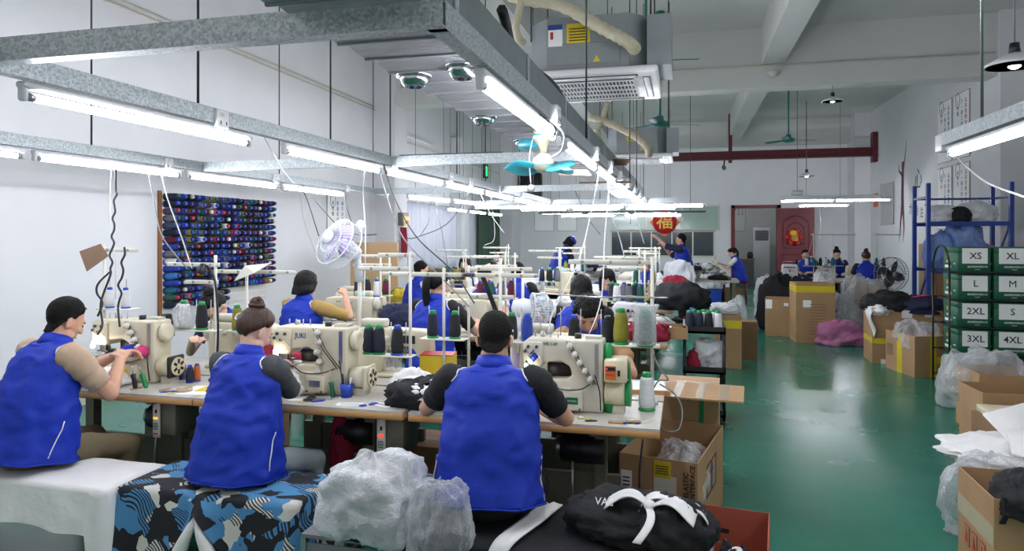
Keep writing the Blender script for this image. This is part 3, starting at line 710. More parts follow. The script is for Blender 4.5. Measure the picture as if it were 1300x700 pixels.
def control_box(tb, x, kind):
    y = -.2
    c = bevelled(MB().b2(x, x + .1, y, y + .2, -.24, -.047), .006, 1).build('control_box', 'olive_metal', tb)
    MB().rbox((x - .022, y - .004, -.15), (.05, .014, .21), .005, 1).build('control_panel', 'off_white', c)
    MB().b2(x - .038, x - .008, y - .013, y - .0105, -.15, -.138).build('display', 'led_orange' if kind else 'led_red', c)
    for i in range(3):
        for j in range(3): MB().b2(x - .038 + i * .011, x - .03 + i * .011, y - .013, y - .0105, -.18 - j * .014, -.171 - j * .014).build('button', 'dark_green' if (i + j) % 2 else 'cable_grey', c)
    MB().b2(x - .026, x - .014, y - .014, y - .0105, -.115, -.095).build('switch', 'black_plastic', c)
    MB().b2(x - .036, x - .01, y - .013, y - .0105, -.235, -.228).build('mark', 'ink_red', c)

def C_outline():
    return [(-.25, 0), (.25, 0), (.25, .375), (-.235, .375), (-.26, .35), (-.26, .245), (-.235, .215), (-.155, .215), (-.135, .25), (-.02, .262), (.04, .235), (.055, .19), (.03, .168), (-.1, .16), (-.25, .158)]
def cover_machine(loc, rz, label, variant, brand=None, group=None):
    # flat-seam machine on its tall cast body, needle head at the operator's left
    t = thing('coverstitch_machine', label, 'sewing machine', loc, rz, group)
    body = 'cream' if variant != 1 else 'cream'
    if variant == 2: body = 'cream_grey'
    b = bevelled(MB().prismY(C_outline(), -.075, .075), .012, 2).build('body', body, t)
    bevelled(MB().b2(-.24, .06, -.125, -.07, .008, .13), .01, 2).build('bed', body, t)
    bevelled(MB().b2(.0, .13, -.135, -.07, .02, .115), .01, 2).build('looper_cover', body, t)
    MB().b2(.03, .105, -.138, -.134, .055, .09).build('name_plate', 'dark_green' if variant == 2 else ('steel' if variant == 1 else 'tape_yellow'), t)
    for x in (.015, .115, -.2, -.1): MB().cyl((x, -.128, .03), (x, -.14, .03), .006, n=8).build('screw', 'dark_steel', t)
    bevelled(MB().b2(-.26, -.13, -.085, -.072, .24, .36), .006, 1).build('face_plate', body, t)
    # needle bar, presser foot, cloth plate
    MB().cyl((-.19, -.02, .225), (-.19, -.02, .17), .007).cyl((-.215, .0, .225), (-.215, .0, .168), .006).build('needle_bar', 'steel', t)
    MB().b2(-.225, -.175, -.06, .01, .163, .17).b2(-.2, -.19, -.02, .0, .17, .2).build('presser_foot', 'steel', t)
    MB().b2(-.3, -.1, -.12, .02, .157, .162).build('cloth_plate', 'steel', t)
    # thread tension knobs down the front of the pillar
    for i in range(5):
        x, z = .045 + i * .032, .345 - i * .042
        if variant == 1: x, z = .06 + .012 * (i % 2), .35 - i * .055
        k = MB().lathe([(.001, 0), (.0165, 0), (.019, .006), (.019, .022), (.012, .03), (.012, .04), (.001, .042)], (x, -.078, z), (0, -1, 0), 14).build('tension_knob', 'off_white', t)
        MB().torus((x, -.084, z), .02, .003, (0, 1, 0), 14, 5).build('tension_disc', 'steel', k)
    MB().tube([(.02, -.08, .37), (.1, -.1, .26), (.19, -.082, .15)], .003).tube([(.04, -.08, .37), (.12, -.1, .26), (.21, -.082, .15)], .003).build('thread_guide', 'dark_steel', t)
    MB().b2(.2, .222, -.082, -.075, .18, .36).build('thread_guard', 'steel', t)
    MB().lathe([(.001, 0), (.045, 0), (.056, .01), (.056, .04), (.04, .05), (.03, .046), (.001, .045)], (.25, 0, .30), (1, 0, 0), 20).build('handwheel', 'green_plastic' if variant == 2 else body, t)
    for i in range(4): MB().cyl((-.2 + i * .05, .0, .375), (-.2 + i * .05, 0, .41), .004, n=6).build('thread_pin', 'steel', t)
    MB().cyl((-.16, .03, .375), (-.16, .03, .40), .02, .014, 12).build('oil_sight', 'bottle', t)
    lp = MB().caps((-.24, -.09, .235), (-.22, -.11, .215), .012, .014, 8).build('needle_lamp', 'mach_lamp', t)
    li = bpy.data.lights.new('needle_lamp_light', 'POINT'); li.energy = 1.0 if variant == 0 else .2; li.color = (1, .9, .75); li.shadow_soft_size = .02
    lo = link('needle_lamp_light', li, t, (-.22, -.14, .20))
    # dark working parts in the throat and around the needle head
    bevelled(MB().b2(-.125, .03, .01, .05, .165, .235), .004, 1).build('looper_guard', 'black_plastic', t)
    for i, (x, z) in enumerate(((-.245, .31), (-.225, .335), (-.2, .30), (-.17, .335))): MB().lathe([(.001, 0), (.009, 0), (.009, .012), (.001, .014)], (x, -.086, z), (0, -1, 0), 10).build('guide_stud', 'dark_steel', t)
    MB().tube(catmull([(-.24, -.09, .33), (-.21, -.1, .29), (-.18, -.095, .31), (-.14, -.09, .27)]), .0028).build('take_up_wire', 'steel', t)
    MB().tube(catmull([(.17, -.08, .15), (.12, -.14, .135), (.0, -.14, .13), (-.1, -.12, .165)]), .0035).build('looper_thread_tube', 'dark_steel', t)
    MB().b2(-.255, -.165, -.05, .03, .172, .18).b2(-.235, -.185, -.045, -.01, .18, .21).build('foot_clamp', 'dark_steel', t)
    bevelled(MB().b2(-.22, -.08, -.1285, -.124, .05, .115), .003, 1).build('slide_plate', 'steel', t)
    MB().cyl((.08, .0, .375), (.08, .0, .40), .022, n=14).build('oil_cap', 'black_plastic', t); MB().b2(.13, .23, -.02, .04, .375, .39).build('top_cover', 'cream_grey', t)
    MB().tube(catmull([(.2, -.078, .2), (.235, -.11, .12), (.24, -.1, .02)]), .004).build('air_hose', 'black_rubber', t)
    if brand: lettering(brand, .042, 'ink_blue', t, (-.07, -.0765, .325), bold=True)
    if variant == 2:
        cb = bevelled(MB().b2(.262, .40, -.11, .05, .17, .285), .006, 1).build('servo_box', 'beige_plastic', t)
        MB().b2(.27, .335, -.114, -.109, .185, .255).build('panel', 'orange_panel', cb); MB().b2(.273, .332, -.117, -.1135, .232, .25).build('display', 'black_plastic', cb)
        MB().b2(.277, .284, -.119, -.1165, .238, .244).build('red_led', 'led_red', cb); MB().b2(.345, .362, -.115, -.109, .205, .235).build('switch', 'black_plastic', cb)
        for i in range(6): MB().b2(.275 + i * .009, .281 + i * .009, -.1165, -.1135, .21, .214).build('print_mark', 'ink_red', cb)
        MB().cyl((.26, -.02, .1), (.385, -.02, .1), .064, n=20).build('motor', 'beige_plastic', t); MB().cyl((.386, -.02, .1), (.42, -.02, .1), .066, n=20).build('motor_cover', 'green_plastic', t)
        MB().cyl((.262, 0, .0), (.262 + .1, 0, .0), .001).b2(.28, .38, -.05, .02, 0, .04).build('motor_foot', 'cream_grey', t)
        bevelled(MB().prismY([(.395, .12), (.42, .17), (.41, .27), (.40, .12)], -.05, .02), .002, 1).build('belt_guard', 'green_plastic', t)
        lettering('MODEL C-RF', .022, 'dark_green', t, (-.1, -.0765, .35), bold=True)
        MB().lathe([(.001, 0), (.035, .002), (.001, .004)], (-.19, -.086, .285), (0, -1, 0), 4).build('badge', 'blue_plastic', t)
        lettering('KANSAI SPECIAL', .008, 'paper', t, (.0675, -.1385, .072))
    else:
        MB().cyl((.27, -.02, .1), (.36, -.02, .1), .062, n=22).build('motor', 'beige_plastic' if variant == 0 else body, t)
        bx = bevelled(MB().b2(.36, .385, -.085, .045, .035, .165), .01, 2).build('motor_end', 'black_plastic' if variant == 0 else body, t)
        MB().b2(.28, .36, -.05, .02, 0, .04).build('motor_foot', 'cream_grey', t)
        g = MB().cyl((.386, -.02, .1), (.398, -.02, .1), .055, n=24).build('fan_cover', 'beige_plastic' if variant == 0 else body, t)
        for i in range(6):
            a = i * PI / 3; MB().b2(-.001, .002, -.008, .008, .018, .045).build('vent_slot', 'black_plastic', g, (.3985, -.02, .1), (a, 0, 0))
    return t
def flat_machine(name='lockstitch_machine'):
    r = bpy.data.objects.new(name, None); COL.objects.link(r)
    bevelled(MB().b2(-.27, .25, -.09, .09, 0, .022), .006, 1).build('bed', 'cream', r)
    out = [(.08, .02), (.24, .02), (.25, .06), (.25, .29), (.2, .31), (-.2, .30), (-.25, .285), (-.26, .17), (-.245, .13), (-.17, .13), (-.155, .17), (-.12, .195), (.03, .19), (.075, .15)]
    bevelled(MB().prismY(out, -.055, .055), .014, 2).build('arm', 'cream', r)
    MB().lathe([(.001, 0), (.06, 0), (.066, .012), (.066, .03), (.045, .042), (.001, .04)], (.25, 0, .24), (1, 0, 0), 20).build('handwheel', 'cream_grey', r)
    MB().cyl((-.21, 0, .13), (-.21, 0, .04), .006).b2(-.225, -.195, -.03, .02, .024, .032).build('needle_bar', 'steel', r)
    MB().b2(-.02, .14, -.06, -.055, .215, .285).build('front_plate', 'cream_grey', r)
    bk = MB().b2(-.16, -.02, .055, .06, .215, .265).build('back_cover', 'black_plastic', r)
    for x in (.03, .12): MB().lathe([(.001, 0), (.02, 0), (.02, .012), (.001, .015)], (x, .056, .24), (0, 1, 0), 12).build('cover_knob', 'off_white', r)
    MB().lathe([(.001, 0), (.018, 0), (.018, .015), (.001, .02)], (.02, -.06, .25), (0, -1, 0), 12).build('tension_dial', 'steel', r)
    bevelled(MB().b2(.05, .22, -.035, .05, .31, .36), .01, 1).build('winder_box', 'cream_grey', r)
    MB().b2(.1, .17, -.0365, -.0345, .32, .35).build('screen', 'lcd_blue', r)
    lettering('Jack', .03, 'dark_green', r, (-.08, .0565, .285), normal=(0, 1, 0)); lettering('Jack', .03, 'dark_green', r, (-.1, -.0565, .26))
    return r
def overlock_machine():
    r = bpy.data.objects.new('overlock_machine', None); COL.objects.link(r)
    bevelled(MB().b2(-.15, .15, -.11, .11, 0, .14), .014, 2).build('base', 'white_plastic', r)
    bevelled(MB().prismY([(-.15, .14), (-.02, .14), (.0, .2), (.15, .14), (.15, .3), (-.12, .31), (-.15, .27)], -.07, .09), .012, 2).build('upper_body', 'white_plastic', r)
    for i in range(5):
        k = MB().lathe([(.001, 0), (.014, 0), (.014, .02), (.001, .025)], (-.1 + i * .045, -.072, .245), (0, -1, 0), 12).build('tension_knob', 'black_plastic', r)
        k2 = MB().lathe([(.001, 0), (.014, 0), (.014, .02), (.001, .025)], (-.1 + i * .045, .092, .245), (0, 1, 0), 12).build('tension_knob', 'black_plastic', r)
    MB().lathe([(.001, 0), (.05, 0), (.055, .03), (.001, .04)], (.15, 0, .2), (1, 0, 0), 18).build('handwheel', 'cream_grey', r)
    MB().b2(-.1, .06, -.112, -.109, .04, .11).build('front_cover', 'cream_grey', r); MB().cyl((-.1, -.05, .14), (-.1, -.05, .25), .006).b2(-.14, -.06, -.1, -.02, .14, .147).build('presser', 'steel', r)
    MB().tube([(-.12, .05, .31), (-.12, .05, .36), (.12, .05, .36), (.12, .05, .31)], .004).build('thread_rail', 'steel', r)
    return r

def spool_meshes(col, cap):
    k = ('sp', col, cap)
    if k not in KIDS:
        th = MB().lathe([(.03, .012), (.036, .02), (.037, .05), (.030, .135), (.026, .15), (.022, .152)], n=14).mesh('thread', col)
        cp = MB().lathe([(.001, 0), (.038, 0), (.038, .010), (.024, .0125), (.018, .148), (.022, .151), (.019, .172), (.012, .174), (.001, .168)], n=12).mesh('cone_core', cap)
        KIDS[k] = (th, cp)
    return KIDS[k]
def spool(loc, col, cap, label, group=None, s=1.0, rot=None):
    th, cp = spool_meshes(col, cap)
    o = link('thread_cone', th, None, loc, rot); o.scale = (s, s, s); tag(o, label, 'thread cone', group)
    c = link('cone_core', cp, o); return o
for n, c in dict(th_white='e8e8ea', th_black='17181c', th_navy='1a2036', th_blue='1f3f9e', th_grey='6f737a', th_maroon='5e1730', th_green='1d5a4a', th_olive='8f8a2a', th_red='b23a44', th_orange='c86a34', th_brown='54443c', th_teal='1d6a80', th_slate='3f4a66', th_cyan='3a7cb8', th_pink='cc6a80', th_purple='3a2a50').items():
    mat(n, c, .75, var=.1, bump=.5, bscale=60, stretch=(1, 1, 9))

def thread_stand(loc, h, label, tray=(.32, -.0), arms=((.0, .35),), tz=.3, bend=0, m='stand_white', group=None):
    t = thing('thread_stand', label, 'thread stand', loc, bend, group)
    MB().cyl((0, 0, 0), (0, 0, h), .0095, n=10).build('pole', m, t); MB().lathe([(.001, 0), (.032, 0), (.03, .012), (.012, .02)], n=14).build('base', m, t)
    for x0, x1, z in arms:
        a = bevelled(MB().b2(x0, x1, -.006, .006, z - .013, z + .013), .003, 1).build('top_arm', m, t)
        n = max(2, int(abs(x1 - x0) / .12))
        for i in range(n):
            x = x0 + (x1 - x0) * (i + .5) / n; MB().torus((x, -.007, z), .006, .002, (0, 1, 0), 10, 5).build('eyelet', 'dark_steel', a)
    if tray:
        x0, x1 = tray
        tr = bevelled(MB().b2(x0, x1, -.05, .05, tz - .008, tz), .003, 1).build('spool_tray', m, t)
        n = max(2, round((x1 - x0) / .11))
        for i in range(n):
            x = x0 + (x1 - x0) * (i + .5) / n; MB().cyl((x, 0, tz), (x, 0, tz + .19), .003, n=6).build('spool_pin', 'steel', tr)
    return t

GT = 'sewing tables in the near row'
tabs = []
for i, (x, lab) in enumerate([(-3.25, 'worn wooden sewing table where the man in beige sleeves works'), (-2.005, 'worn wooden sewing table where the woman with the hair bun works'), (-.735, 'worn wooden sewing table at the aisle end beside the ELASTIC carton')]):
    t = table(x, 3.47, 0, lab); tabs.append(t)
dup_src = None
control_box(tabs[0], .36, 1); control_box(tabs[1], .5, 0)
for i, (x, lab) in enumerate([(-3.25, 'sewing table facing the beige-sleeved man, by the thread wall'), (-2.005, 'sewing table behind the blue-lettered machine, facing the bun woman'), (-.735, 'sewing table of the curly-haired young man')]):
    t = dup(tabs[2], (x, 4.035, TZ), PI, lab)
far_rows = [(6.03, 0), (6.60, PI), (8.68, 0), (9.25, PI), (11.15, 0), (11.72, PI)]
names = ['third', 'fourth', 'fifth', 'sixth', 'seventh', 'eighth']
for (y, rz), nm in zip(far_rows, names):
    for x, w_ in ((-3.3, 'wall-side'), (-2.03, 'middle'), (-.76, 'aisle-end')): dup(tabs[2], (x, y, TZ), rz, '%s sewing table in the %s row of the hall' % (w_, nm), '%s row of sewing tables' % nm)

m0 = cover_machine((-3.33, 3.54, TZ), 0, 'cream coverstitch machine under the beige-sleeved man\'s hands', 0)
m1 = cover_machine((-2.05, 3.53, TZ), 0, 'cream coverstitch machine with blue lettering before the bun woman', 1, 'JUKI')
m2 = cover_machine((-.60, 3.50, TZ), 0, 'grey-cream coverstitch machine with orange control panel at the aisle end', 2)
m2.scale = (.8, 1, .97); m1.scale = (.9, 1, 1); m0.scale = (.88, 1, 1)
fm = flat_machine(); fm.location = (-1.80, 4.05, TZ); fm.rotation_euler = (0, 0, PI); tag(fm, 'cream lockstitch machine seen from behind, beyond the blue-lettered machine', 'sewing machine')
for x, lab in ((-.72, 'lockstitch machine of the curly-haired young man'), (-2.9, 'lockstitch machine of the woman with glasses')):
    dup(fm, (x, 4.05, TZ), PI, lab)
ov = overlock_machine(); ov.location = (-.47, 6.05, TZ); tag(ov, 'white overlock machine on the third row at the aisle end', 'sewing machine')
dup(fm, (-2.0, 6.05, TZ), 0, 'lockstitch machine with blue screen before the ponytail woman'); dup(fm, (-3.15, 6.05, TZ), 0, 'lockstitch machine before the bobbed woman in mustard sleeves')
for (y, rz), nm in list(zip(far_rows, names))[1:]:
    for x, w_ in ((-3.25, 'wall-side'), (-2.0, 'middle'), (-.72, 'aisle-end')):
        src = ov if random.random() < .3 else fm
        dup(src, (x + random.uniform(-.08, .08), y, TZ), rz, '%s %s machine on the %s row of tables' % (w_, 'white overlock' if src is ov else 'cream lockstitch', nm), '%s row of sewing machines' % nm)

# thread stands, near rows (table surface positions)
s_a = thread_stand((-3.70, 3.69, TZ), .83, 'thread stand with brown card and white cones by the beige-sleeved man', (-.02, .24), ((-.05, .27, .8),), .42)
MB().add([(-.02, -.012, .84), (-.17, -.03, .79), (-.09, -.05, .66), (.05, -.02, .76), (-.02, -.006, .84), (-.17, -.024, .79), (-.09, -.044, .66), (.05, -.014, .76)], [(0, 1, 2, 3), (7, 6, 5, 4), (0, 4, 5, 1), (1, 5, 6, 2), (2, 6, 7, 3), (3, 7, 4, 0)]).build('card_shade', 'brown_card', s_a)
for x in (.045, .17): spool((-3.70 + x, 3.69, TZ + .42), 'th_white', 'blue_plastic', 'white thread cone on the stand behind the beige-sleeved man\'s machine', 'white cones on the left stand', .78)
s_b = thread_stand((-2.86, 3.7, TZ), .77, 'thread stand with two cones in the gap between the two left machines', (-.3, .02), ((-.36, .03, .71), (-.22, .02, .6)), .30)
spool((-3.09, 3.7, TZ + .30), 'th_white', 'green_plastic', 'white cone in clear plastic on the stand between the two left machines', None, 1.05)
spool((-2.96, 3.7, TZ + .30), 'th_black', 'green_plastic', 'black cone with green tip on the stand between the two left machines', None, 1.02)
tag(MB().lathe([(.001, 0), (.045, 0), (.046, .1), (.035, .105), (.035, .14), (.001, .14)], (-3.22, 3.70, TZ + .25), n=16).b2(-3.23, -3.21, 3.69, 3.71, TZ, TZ + .25).build('oil_can', 'black_plastic'), 'black round can standing up behind the left machine motor', 'can')
s_c = thread_stand((-1.54, 3.68, TZ), .80, 'leaning white thread stand arm beside the blue-lettered machine', (-.26, .02), ((-.2, .03, .78), (-.33, .02, .70)), .20)
for x, c, cp, lab in ((-1.80, 'th_navy', 'green_plastic', 'dark navy cone with green tip by the blue-lettered machine'), (-1.735, 'th_navy', 'green_plastic', 'second dark navy cone with green tip by the blue-lettered machine'), (-1.62, 'th_black', 'blue_plastic', 'black cone on a blue core by the blue-lettered machine')):
    spool((x, 3.68 + 0, TZ + .20), c, cp, lab, 'cones by the blue-lettered machine', 1.0)
s_d = thread_stand((-.17, 3.70, TZ), .78, 'white thread stand with perforated arm at the aisle end of the near row', (-.24, .04), ((-.45, .01, .75),), .31)
MB().tube([(-.6, -.01, .575), (-.3, -.02, .56), (.08, -.01, .565)], .005, 6).build('thread_rod', 'steel', s_d)
spool((-.335, 3.70, TZ + .31), 'th_olive', 'green_plastic', 'olive yellow cone with green tip on the aisle-end stand', None, 1.12)
spool((-.205, 3.66, TZ + .31), 'th_green', 'green_plastic', 'dark green cone wrapped in clear plastic on the aisle-end stand', None, 1.15)
for x, c, lab in ((-.60, 'th_black', 'navy-black cone standing behind the orange-panelled machine'), (-.47, 'th_black', 'black cone on the stand behind the orange-panelled machine'), (-.83, 'th_blue', 'blue cone standing behind the needle end of the orange-panelled machine')):
    pass
s_e = thread_stand((-.95, 3.74, TZ), .36, 'low spool rack behind the orange-panelled machine', (.0, .56), (), .30)
for x, c, cp, lab in ((-.86, 'th_blue', 'blue_plastic', 'blue cone on the low rack behind the orange-panelled machine'), (-.595, 'th_black', 'blue_plastic', 'slim black cone on the low rack behind the orange-panelled machine'), (-.41, 'th_black', 'black_plastic', 'thick black cone on the low rack behind the orange-panelled machine')):
    spool((x, 3.74, TZ + .30), c, cp, lab, None, .9)
p = atZ(821, 521, TZ); spool(p, 'th_white', 'green_plastic', 'tall white cone with green base standing on the aisle-end table corner', None, 1.12)
# far stands
ci = 0
cones = ['th_black', 'th_navy', 'th_blue', 'th_white', 'th_grey', 'th_maroon', 'th_olive', 'th_green']
for (y, rz), nm in zip(far_rows, names):
    back = .2 if rz == 0 else -.2
    for x, w_ in ((-3.3, 'wall-side'), (-2.03, 'middle'), (-.76, 'aisle-end')):
        xx = x + .35 + random.uniform(-.1, .1)
        thread_stand((xx, y + back, TZ), .72 + random.uniform(-.04, .08), '%s thread stand rising from the %s row of tables' % (w_, nm), (-.3, .02), ((-.42, .03, .69), (-.3, .02, .6)), .29, group='%s row of thread stands' % nm)
        for dx in (-.25, -.14, -.04):
            c = random.choice(cones); spool((xx + dx, y + back, TZ + .29), c, random.choice(['green_plastic', 'blue_plastic', 'black_plastic']), '%s thread cone on the %s stand of the %s row' % ({'th_black': 'black', 'th_navy': 'navy', 'th_blue': 'blue', 'th_white': 'white', 'th_grey': 'grey', 'th_maroon': 'maroon', 'th_olive': 'olive', 'th_green': 'dark green'}[c], w_, nm), 'cones on the %s row stands' % nm, 1.0)
# stands of row two (facing the camera side)
for i, (x, lab) in enumerate([(-2.75, 'thread stand of the woman with glasses'), (-1.40, 'slanted white thread stand behind the blue-lettered machine'), (-1.05, 'long-armed thread stand over the curly-haired young man')]):
    t = thread_stand((x, 3.86, TZ), .70 + .06 * (i == 2), lab, (-.14, .14), ((-.4 if i == 1 else -.24, .2 if i else .36, .66),), .28)
    if i == 0: MB().add([(.0, -.02, .70), (-.06, -.05, .60), (.14, -.12, .66), (.20, -.03, .72), (.0, -.015, .70), (-.06, -.045, .60), (.14, -.115, .66), (.20, -.025, .72)], [(0, 1, 2, 3), (7, 6, 5, 4), (0, 4, 5, 1), (1, 5, 6, 2), (2, 6, 7, 3), (3, 7, 4, 0)]).build('card_flap', 'off_white', t)
    for dx, c in ((-.07, 'th_olive' if i == 0 else 'th_navy'), (.07, 'th_black')):
        spool((x + dx, 3.86, TZ + .28), c, 'green_plastic', '%s cone on the %s' % ({'th_olive': 'olive', 'th_navy': 'navy', 'th_black': 'black'}[c], lab), None, .95)

st2 = thread_stand((-1.36, 4.22, TZ), .70, 'tall white double-post stand behind the man seen from behind', None, ((.0, .42, .68), (-.02, .3, .5)), .3)
MB().cyl((.36, 0, 0), (.36, 0, .67), .0095, n=10).build('second_post', 'stand_white', st2)
MB().box((.17, -.01, .45), (.03, .004, .42), Matrix.Rotation(R(-22), 3, 'Y')).build('black_strap', 'cloth_black', st2)
gl = thing('gooseneck_lamp', 'black gooseneck work lamp bent over the stand by the left machines', 'lamp', (-2.80, 3.62, TZ))
MB().lathe([(.001, 0), (.04, 0), (.04, .015), (.001, .02)], n=16).build('base', 'black_plastic', gl); MB().tube(catmull([(0, 0, .01), (.02, 0, .3), (.0, 0, .6), (-.05, 0, .70), (-.10, 0, .70)]), .007, 8).build('gooseneck', 'black_plastic', gl); MB().lathe([(.03, 0), (.033, .02), (.018, .06), (.001, .065)], (-.10, 0, .66), (.25, 0, 1), 14).build('lamp_head', 'black_plastic', gl)

# ------------------------------------------------------------------ thread rack on the left wall
wr = thing('wall_thread_rack', 'white peg rack on the left wall holding rows of thread cones', 'rack', (XL + .0, 7.5, 1.4))
MB().b2(.0, .015, -1.06, .92, -.62, .74).build('back_board', 'pegboard', wr)
MB().b2(0, .03, -1.1, -1.06, -.64, .76).build('side_rail', 'leg_wood', wr)
ROWS = 16; NCOL = 18; cmap = {}
pal = ['th_navy'] * 5 + ['th_blue'] * 4 + ['th_black'] * 3 + ['th_slate'] * 2 + ['th_maroon', 'th_grey', 'th_green', 'th_brown', 'th_cyan', 'th_teal', 'th_purple', 'th_red', 'th_pink', 'th_white', 'th_olive']
cn = dict(th_navy='navy', th_blue='royal blue', th_black='black', th_slate='slate blue', th_maroon='maroon', th_grey='grey', th_green='dark green', th_brown='brown', th_cyan='sky blue', th_teal='teal', th_purple='dark purple', th_red='red', th_pink='pink', th_white='white', th_olive='olive')
firsts = ['th_navy', 'th_navy', 'th_slate', 'th_grey', 'th_slate', 'th_navy', 'th_maroon', 'th_blue', 'th_grey', 'th_white', 'th_blue', 'th_cyan', 'th_blue', 'th_teal', 'th_green', 'th_navy']
for r in range(ROWS):
    z = 2.09 - r * .0815
    MB().b2(.015, .022, -1.05, .91, z - 1.4 - .045, z - 1.4 - .035).build('peg_strip', 'white_plastic', wr)
    for c in range(NCOL):
        if r > 13 and c > 8: continue
        col = firsts[r] if c == 0 else random.choice(pal)
        cap = random.choice(['core_navy'] * 8 + ['blue_plastic'] * 4 + ['off_white', 'dark_green', 'red_plastic'])
        spool((XL + .016, 6.50 + c * .109 + random.uniform(-.006, .006), z), col, cap, '%s thread cone on the %s peg row of the wall thread rack' % (cn[col], ['top', 'second', 'third', 'fourth', 'fifth', 'sixth', 'seventh', 'eighth', 'ninth', 'tenth', 'eleventh', 'twelfth', 'thirteenth', 'fourteenth', 'fifteenth', 'bottom'][r]), '%s cones on the wall rack' % cn[col], 1.1 + random.uniform(-.05, .05), (0, R(86), 0))
# ------------------------------------------------------------------ people
def dirv(a): return Vector((0, math.sin(a), math.cos(a)))
def ik(a, t, l1, l2, pole):
    d = t - a; L = min(d.length, (l1 + l2) * .995); d = d.normalized()
    x = (l1 * l1 - l2 * l2 + L * L) / (2 * L); h = math.sqrt(max(0, l1 * l1 - x * x))
    pl = pole - d * pole.dot(d)
    pl = pl.normalized() if pl.length > 1e-4 else Vector((0, 0, 1))
    return a + d * x + pl * h, a + d * L
def hand(mb, w, d, n, side, curl, s=1.0):
    d = d.normalized(); n = (n - d * n.dot(d)).normalized(); l = d.cross(n) * side      # l: towards the thumb
    def rotdn(v, a): return v * math.cos(a) + n * math.sin(a)
    for i, (off, L) in enumerate(((.030, .072), (.010, .08), (-.010, .074), (-.028, .058))):
        k = w + d * .082 * s + l * off * s
        mb.caps(w + l * off * .45 * s, k, .016 * s, .012 * s, 8)
        d1 = rotdn(d, curl * (.6 + .12 * i)); a = k + d1 * L * .52 * s; d2 = rotdn(d, curl * (1.5 + .15 * i)); b = a + d2 * L * .5 * s
        mb.caps(k, a, .0105 * s, .0095 * s, 8); mb.caps(a, b, .0095 * s, .0078 * s, 8)
    mb.ell(w + d * .045 * s, (.03 * s, .03 * s, .018 * s), Matrix((l, d, n)).transposed(), 10, 7)
    t0 = w + d * .022 * s + l * .024 * s; t1 = t0 + (d * .6 + l * .62 + n * .35).normalized() * .045 * s; t2 = t1 + (d * .9 + l * .1 + n * .4).normalized() * .034 * s
    mb.caps(t0, t1, .0155 * s, .012 * s, 8); mb.caps(t1, t2, .0115 * s, .009 * s, 8)
def head_parts(mb, tf, s):
    rot = tf.to_3x3()
    def E(c, r, ex=None): mb.ell(tf @ (Vector(c) * s), [v * s for v in r], rot @ ex if ex else rot, 18, 12)
    E((0, -.018, .03), (.074, .094, .09)); E((0, .012, .0), (.067, .077, .085)); E((0, .028, -.052), (.055, .058, .06)); E((0, .055, -.092), (.027, .026, .025))
    E((0, .068, .028), (.048, .02, .016))
    for q in (-1, 1):
        E((q * .034, .062, -.024), (.024, .022, .022)); E((q * .078, -.012, -.012), (.0095, .022, .034), Matrix.Rotation(q * .35, 3, 'Z')); E((q * .048, .02, -.07), (.018, .035, .03))
    mb.caps(tf @ (Vector((0, .086, .012)) * s), tf @ (Vector((0, .1, -.026)) * s), .009 * s, .0135 * s, 8)
    E((.010, .092, -.03), (.009, .010, .008)); E((-.010, .092, -.03), (.009, .010, .008)); E((0, .079, -.06), (.022, .012, .006)); E((0, .077, -.069), (.019, .012, .007))
def hair_cap(front, side, back, th, drop=None, seed=0, lump=.0, fringe=0.0):
    # hair as a closed shell over the skull; elevations in degrees, drop(az) hangs strands straight down
    mb = MB(); NA, NT, ND = 48, 16, 12; outer = []; inner = []
    for i in range(NA):
        az = 2 * PI * i / NA; f = math.sin(az)                     # +1 at the face, -1 at the nape
        if f > 0: el = side + (front - side) * max(0, min(1, (f - (.12 if th < .0128 else .25)) / .5))
        else: el = side + (back - side) * max(0, min(1, -f / .8))
        el = R(el + 5 * mnoise.noise(Vector((math.cos(az) * 3, math.sin(az) * 3, seed))))
        dz = drop(f, math.cos(az)) if drop else 0
        colo = []; coli = []
        def pt(e, r): return Vector((.076 * r * math.cos(e) * math.cos(az), -.012 + .097 * r * math.cos(e) * math.sin(az), .028 + .094 * r * math.sin(e)))
        for k in range(NT + 1):
            e = PI / 2 + (el - PI / 2) * k / NT; p = pt(e, 1)
            nn = mnoise.noise(p * 22 + Vector((seed, 0, 0))) * lump + mnoise.noise(p * 60 + Vector((0, seed, 0))) * lump * .6
            taper = max(.16, min(1, (NT - k) / 8)) if th < .0128 else (1 if dz > .01 else min(1, (NT - k) / 3 + .25))
            r = 1 + (th * taper * (1 - .55 * max(0, f) if th < .0128 else 1) + nn * (.5 if f > .3 else 1)) / .085
            colo.append(pt(e, r)); coli.append(pt(e, .985))
        if drop:
            bo, bi = colo[-1], coli[-1]
            for k in range(1, ND + 1):
                t = k / ND; w = 1 - .25 * max(0, t - .6)
                q = Vector((bo.x * (1 + .10 * math.sin(PI * t * .9)) * w, bo.y + .012 * t * (1 if f > .3 else 0), bo.z - dz * t)); q += Vector((1, 1, 0)) * mnoise.noise(Vector((az * 9, t * 2, seed))) * .004
                colo.append(q); coli.append(Vector((q.x * .88, q.y * .88, q.z)))
        outer.append(colo); inner.append(coli)
    m = len(outer[0]); vs = [p for c in outer for p in c] + [p for c in inner for p in c]; o = NA * m; fs = []
    for i in range(NA):
        j = (i + 1) % NA
        for k in range(m - 1):
            fs.append((i * m + k, i * m + k + 1, j * m + k + 1, j * m + k)); fs.append((o + i * m + k, o + j * m + k, o + j * m + k + 1, o + i * m + k + 1))
        fs.append((i * m + m - 1, o + i * m + m - 1, o + j * m + m - 1, j * m + m - 1))
    return mb.add(vs, fs, True)
def sup(a, n=2.4):
    c, s_ = math.cos(a), math.sin(a); return math.copysign(abs(c) ** (2 / n), c), math.copysign(abs(s_) ** (2 / n), s_)
STOOL = None
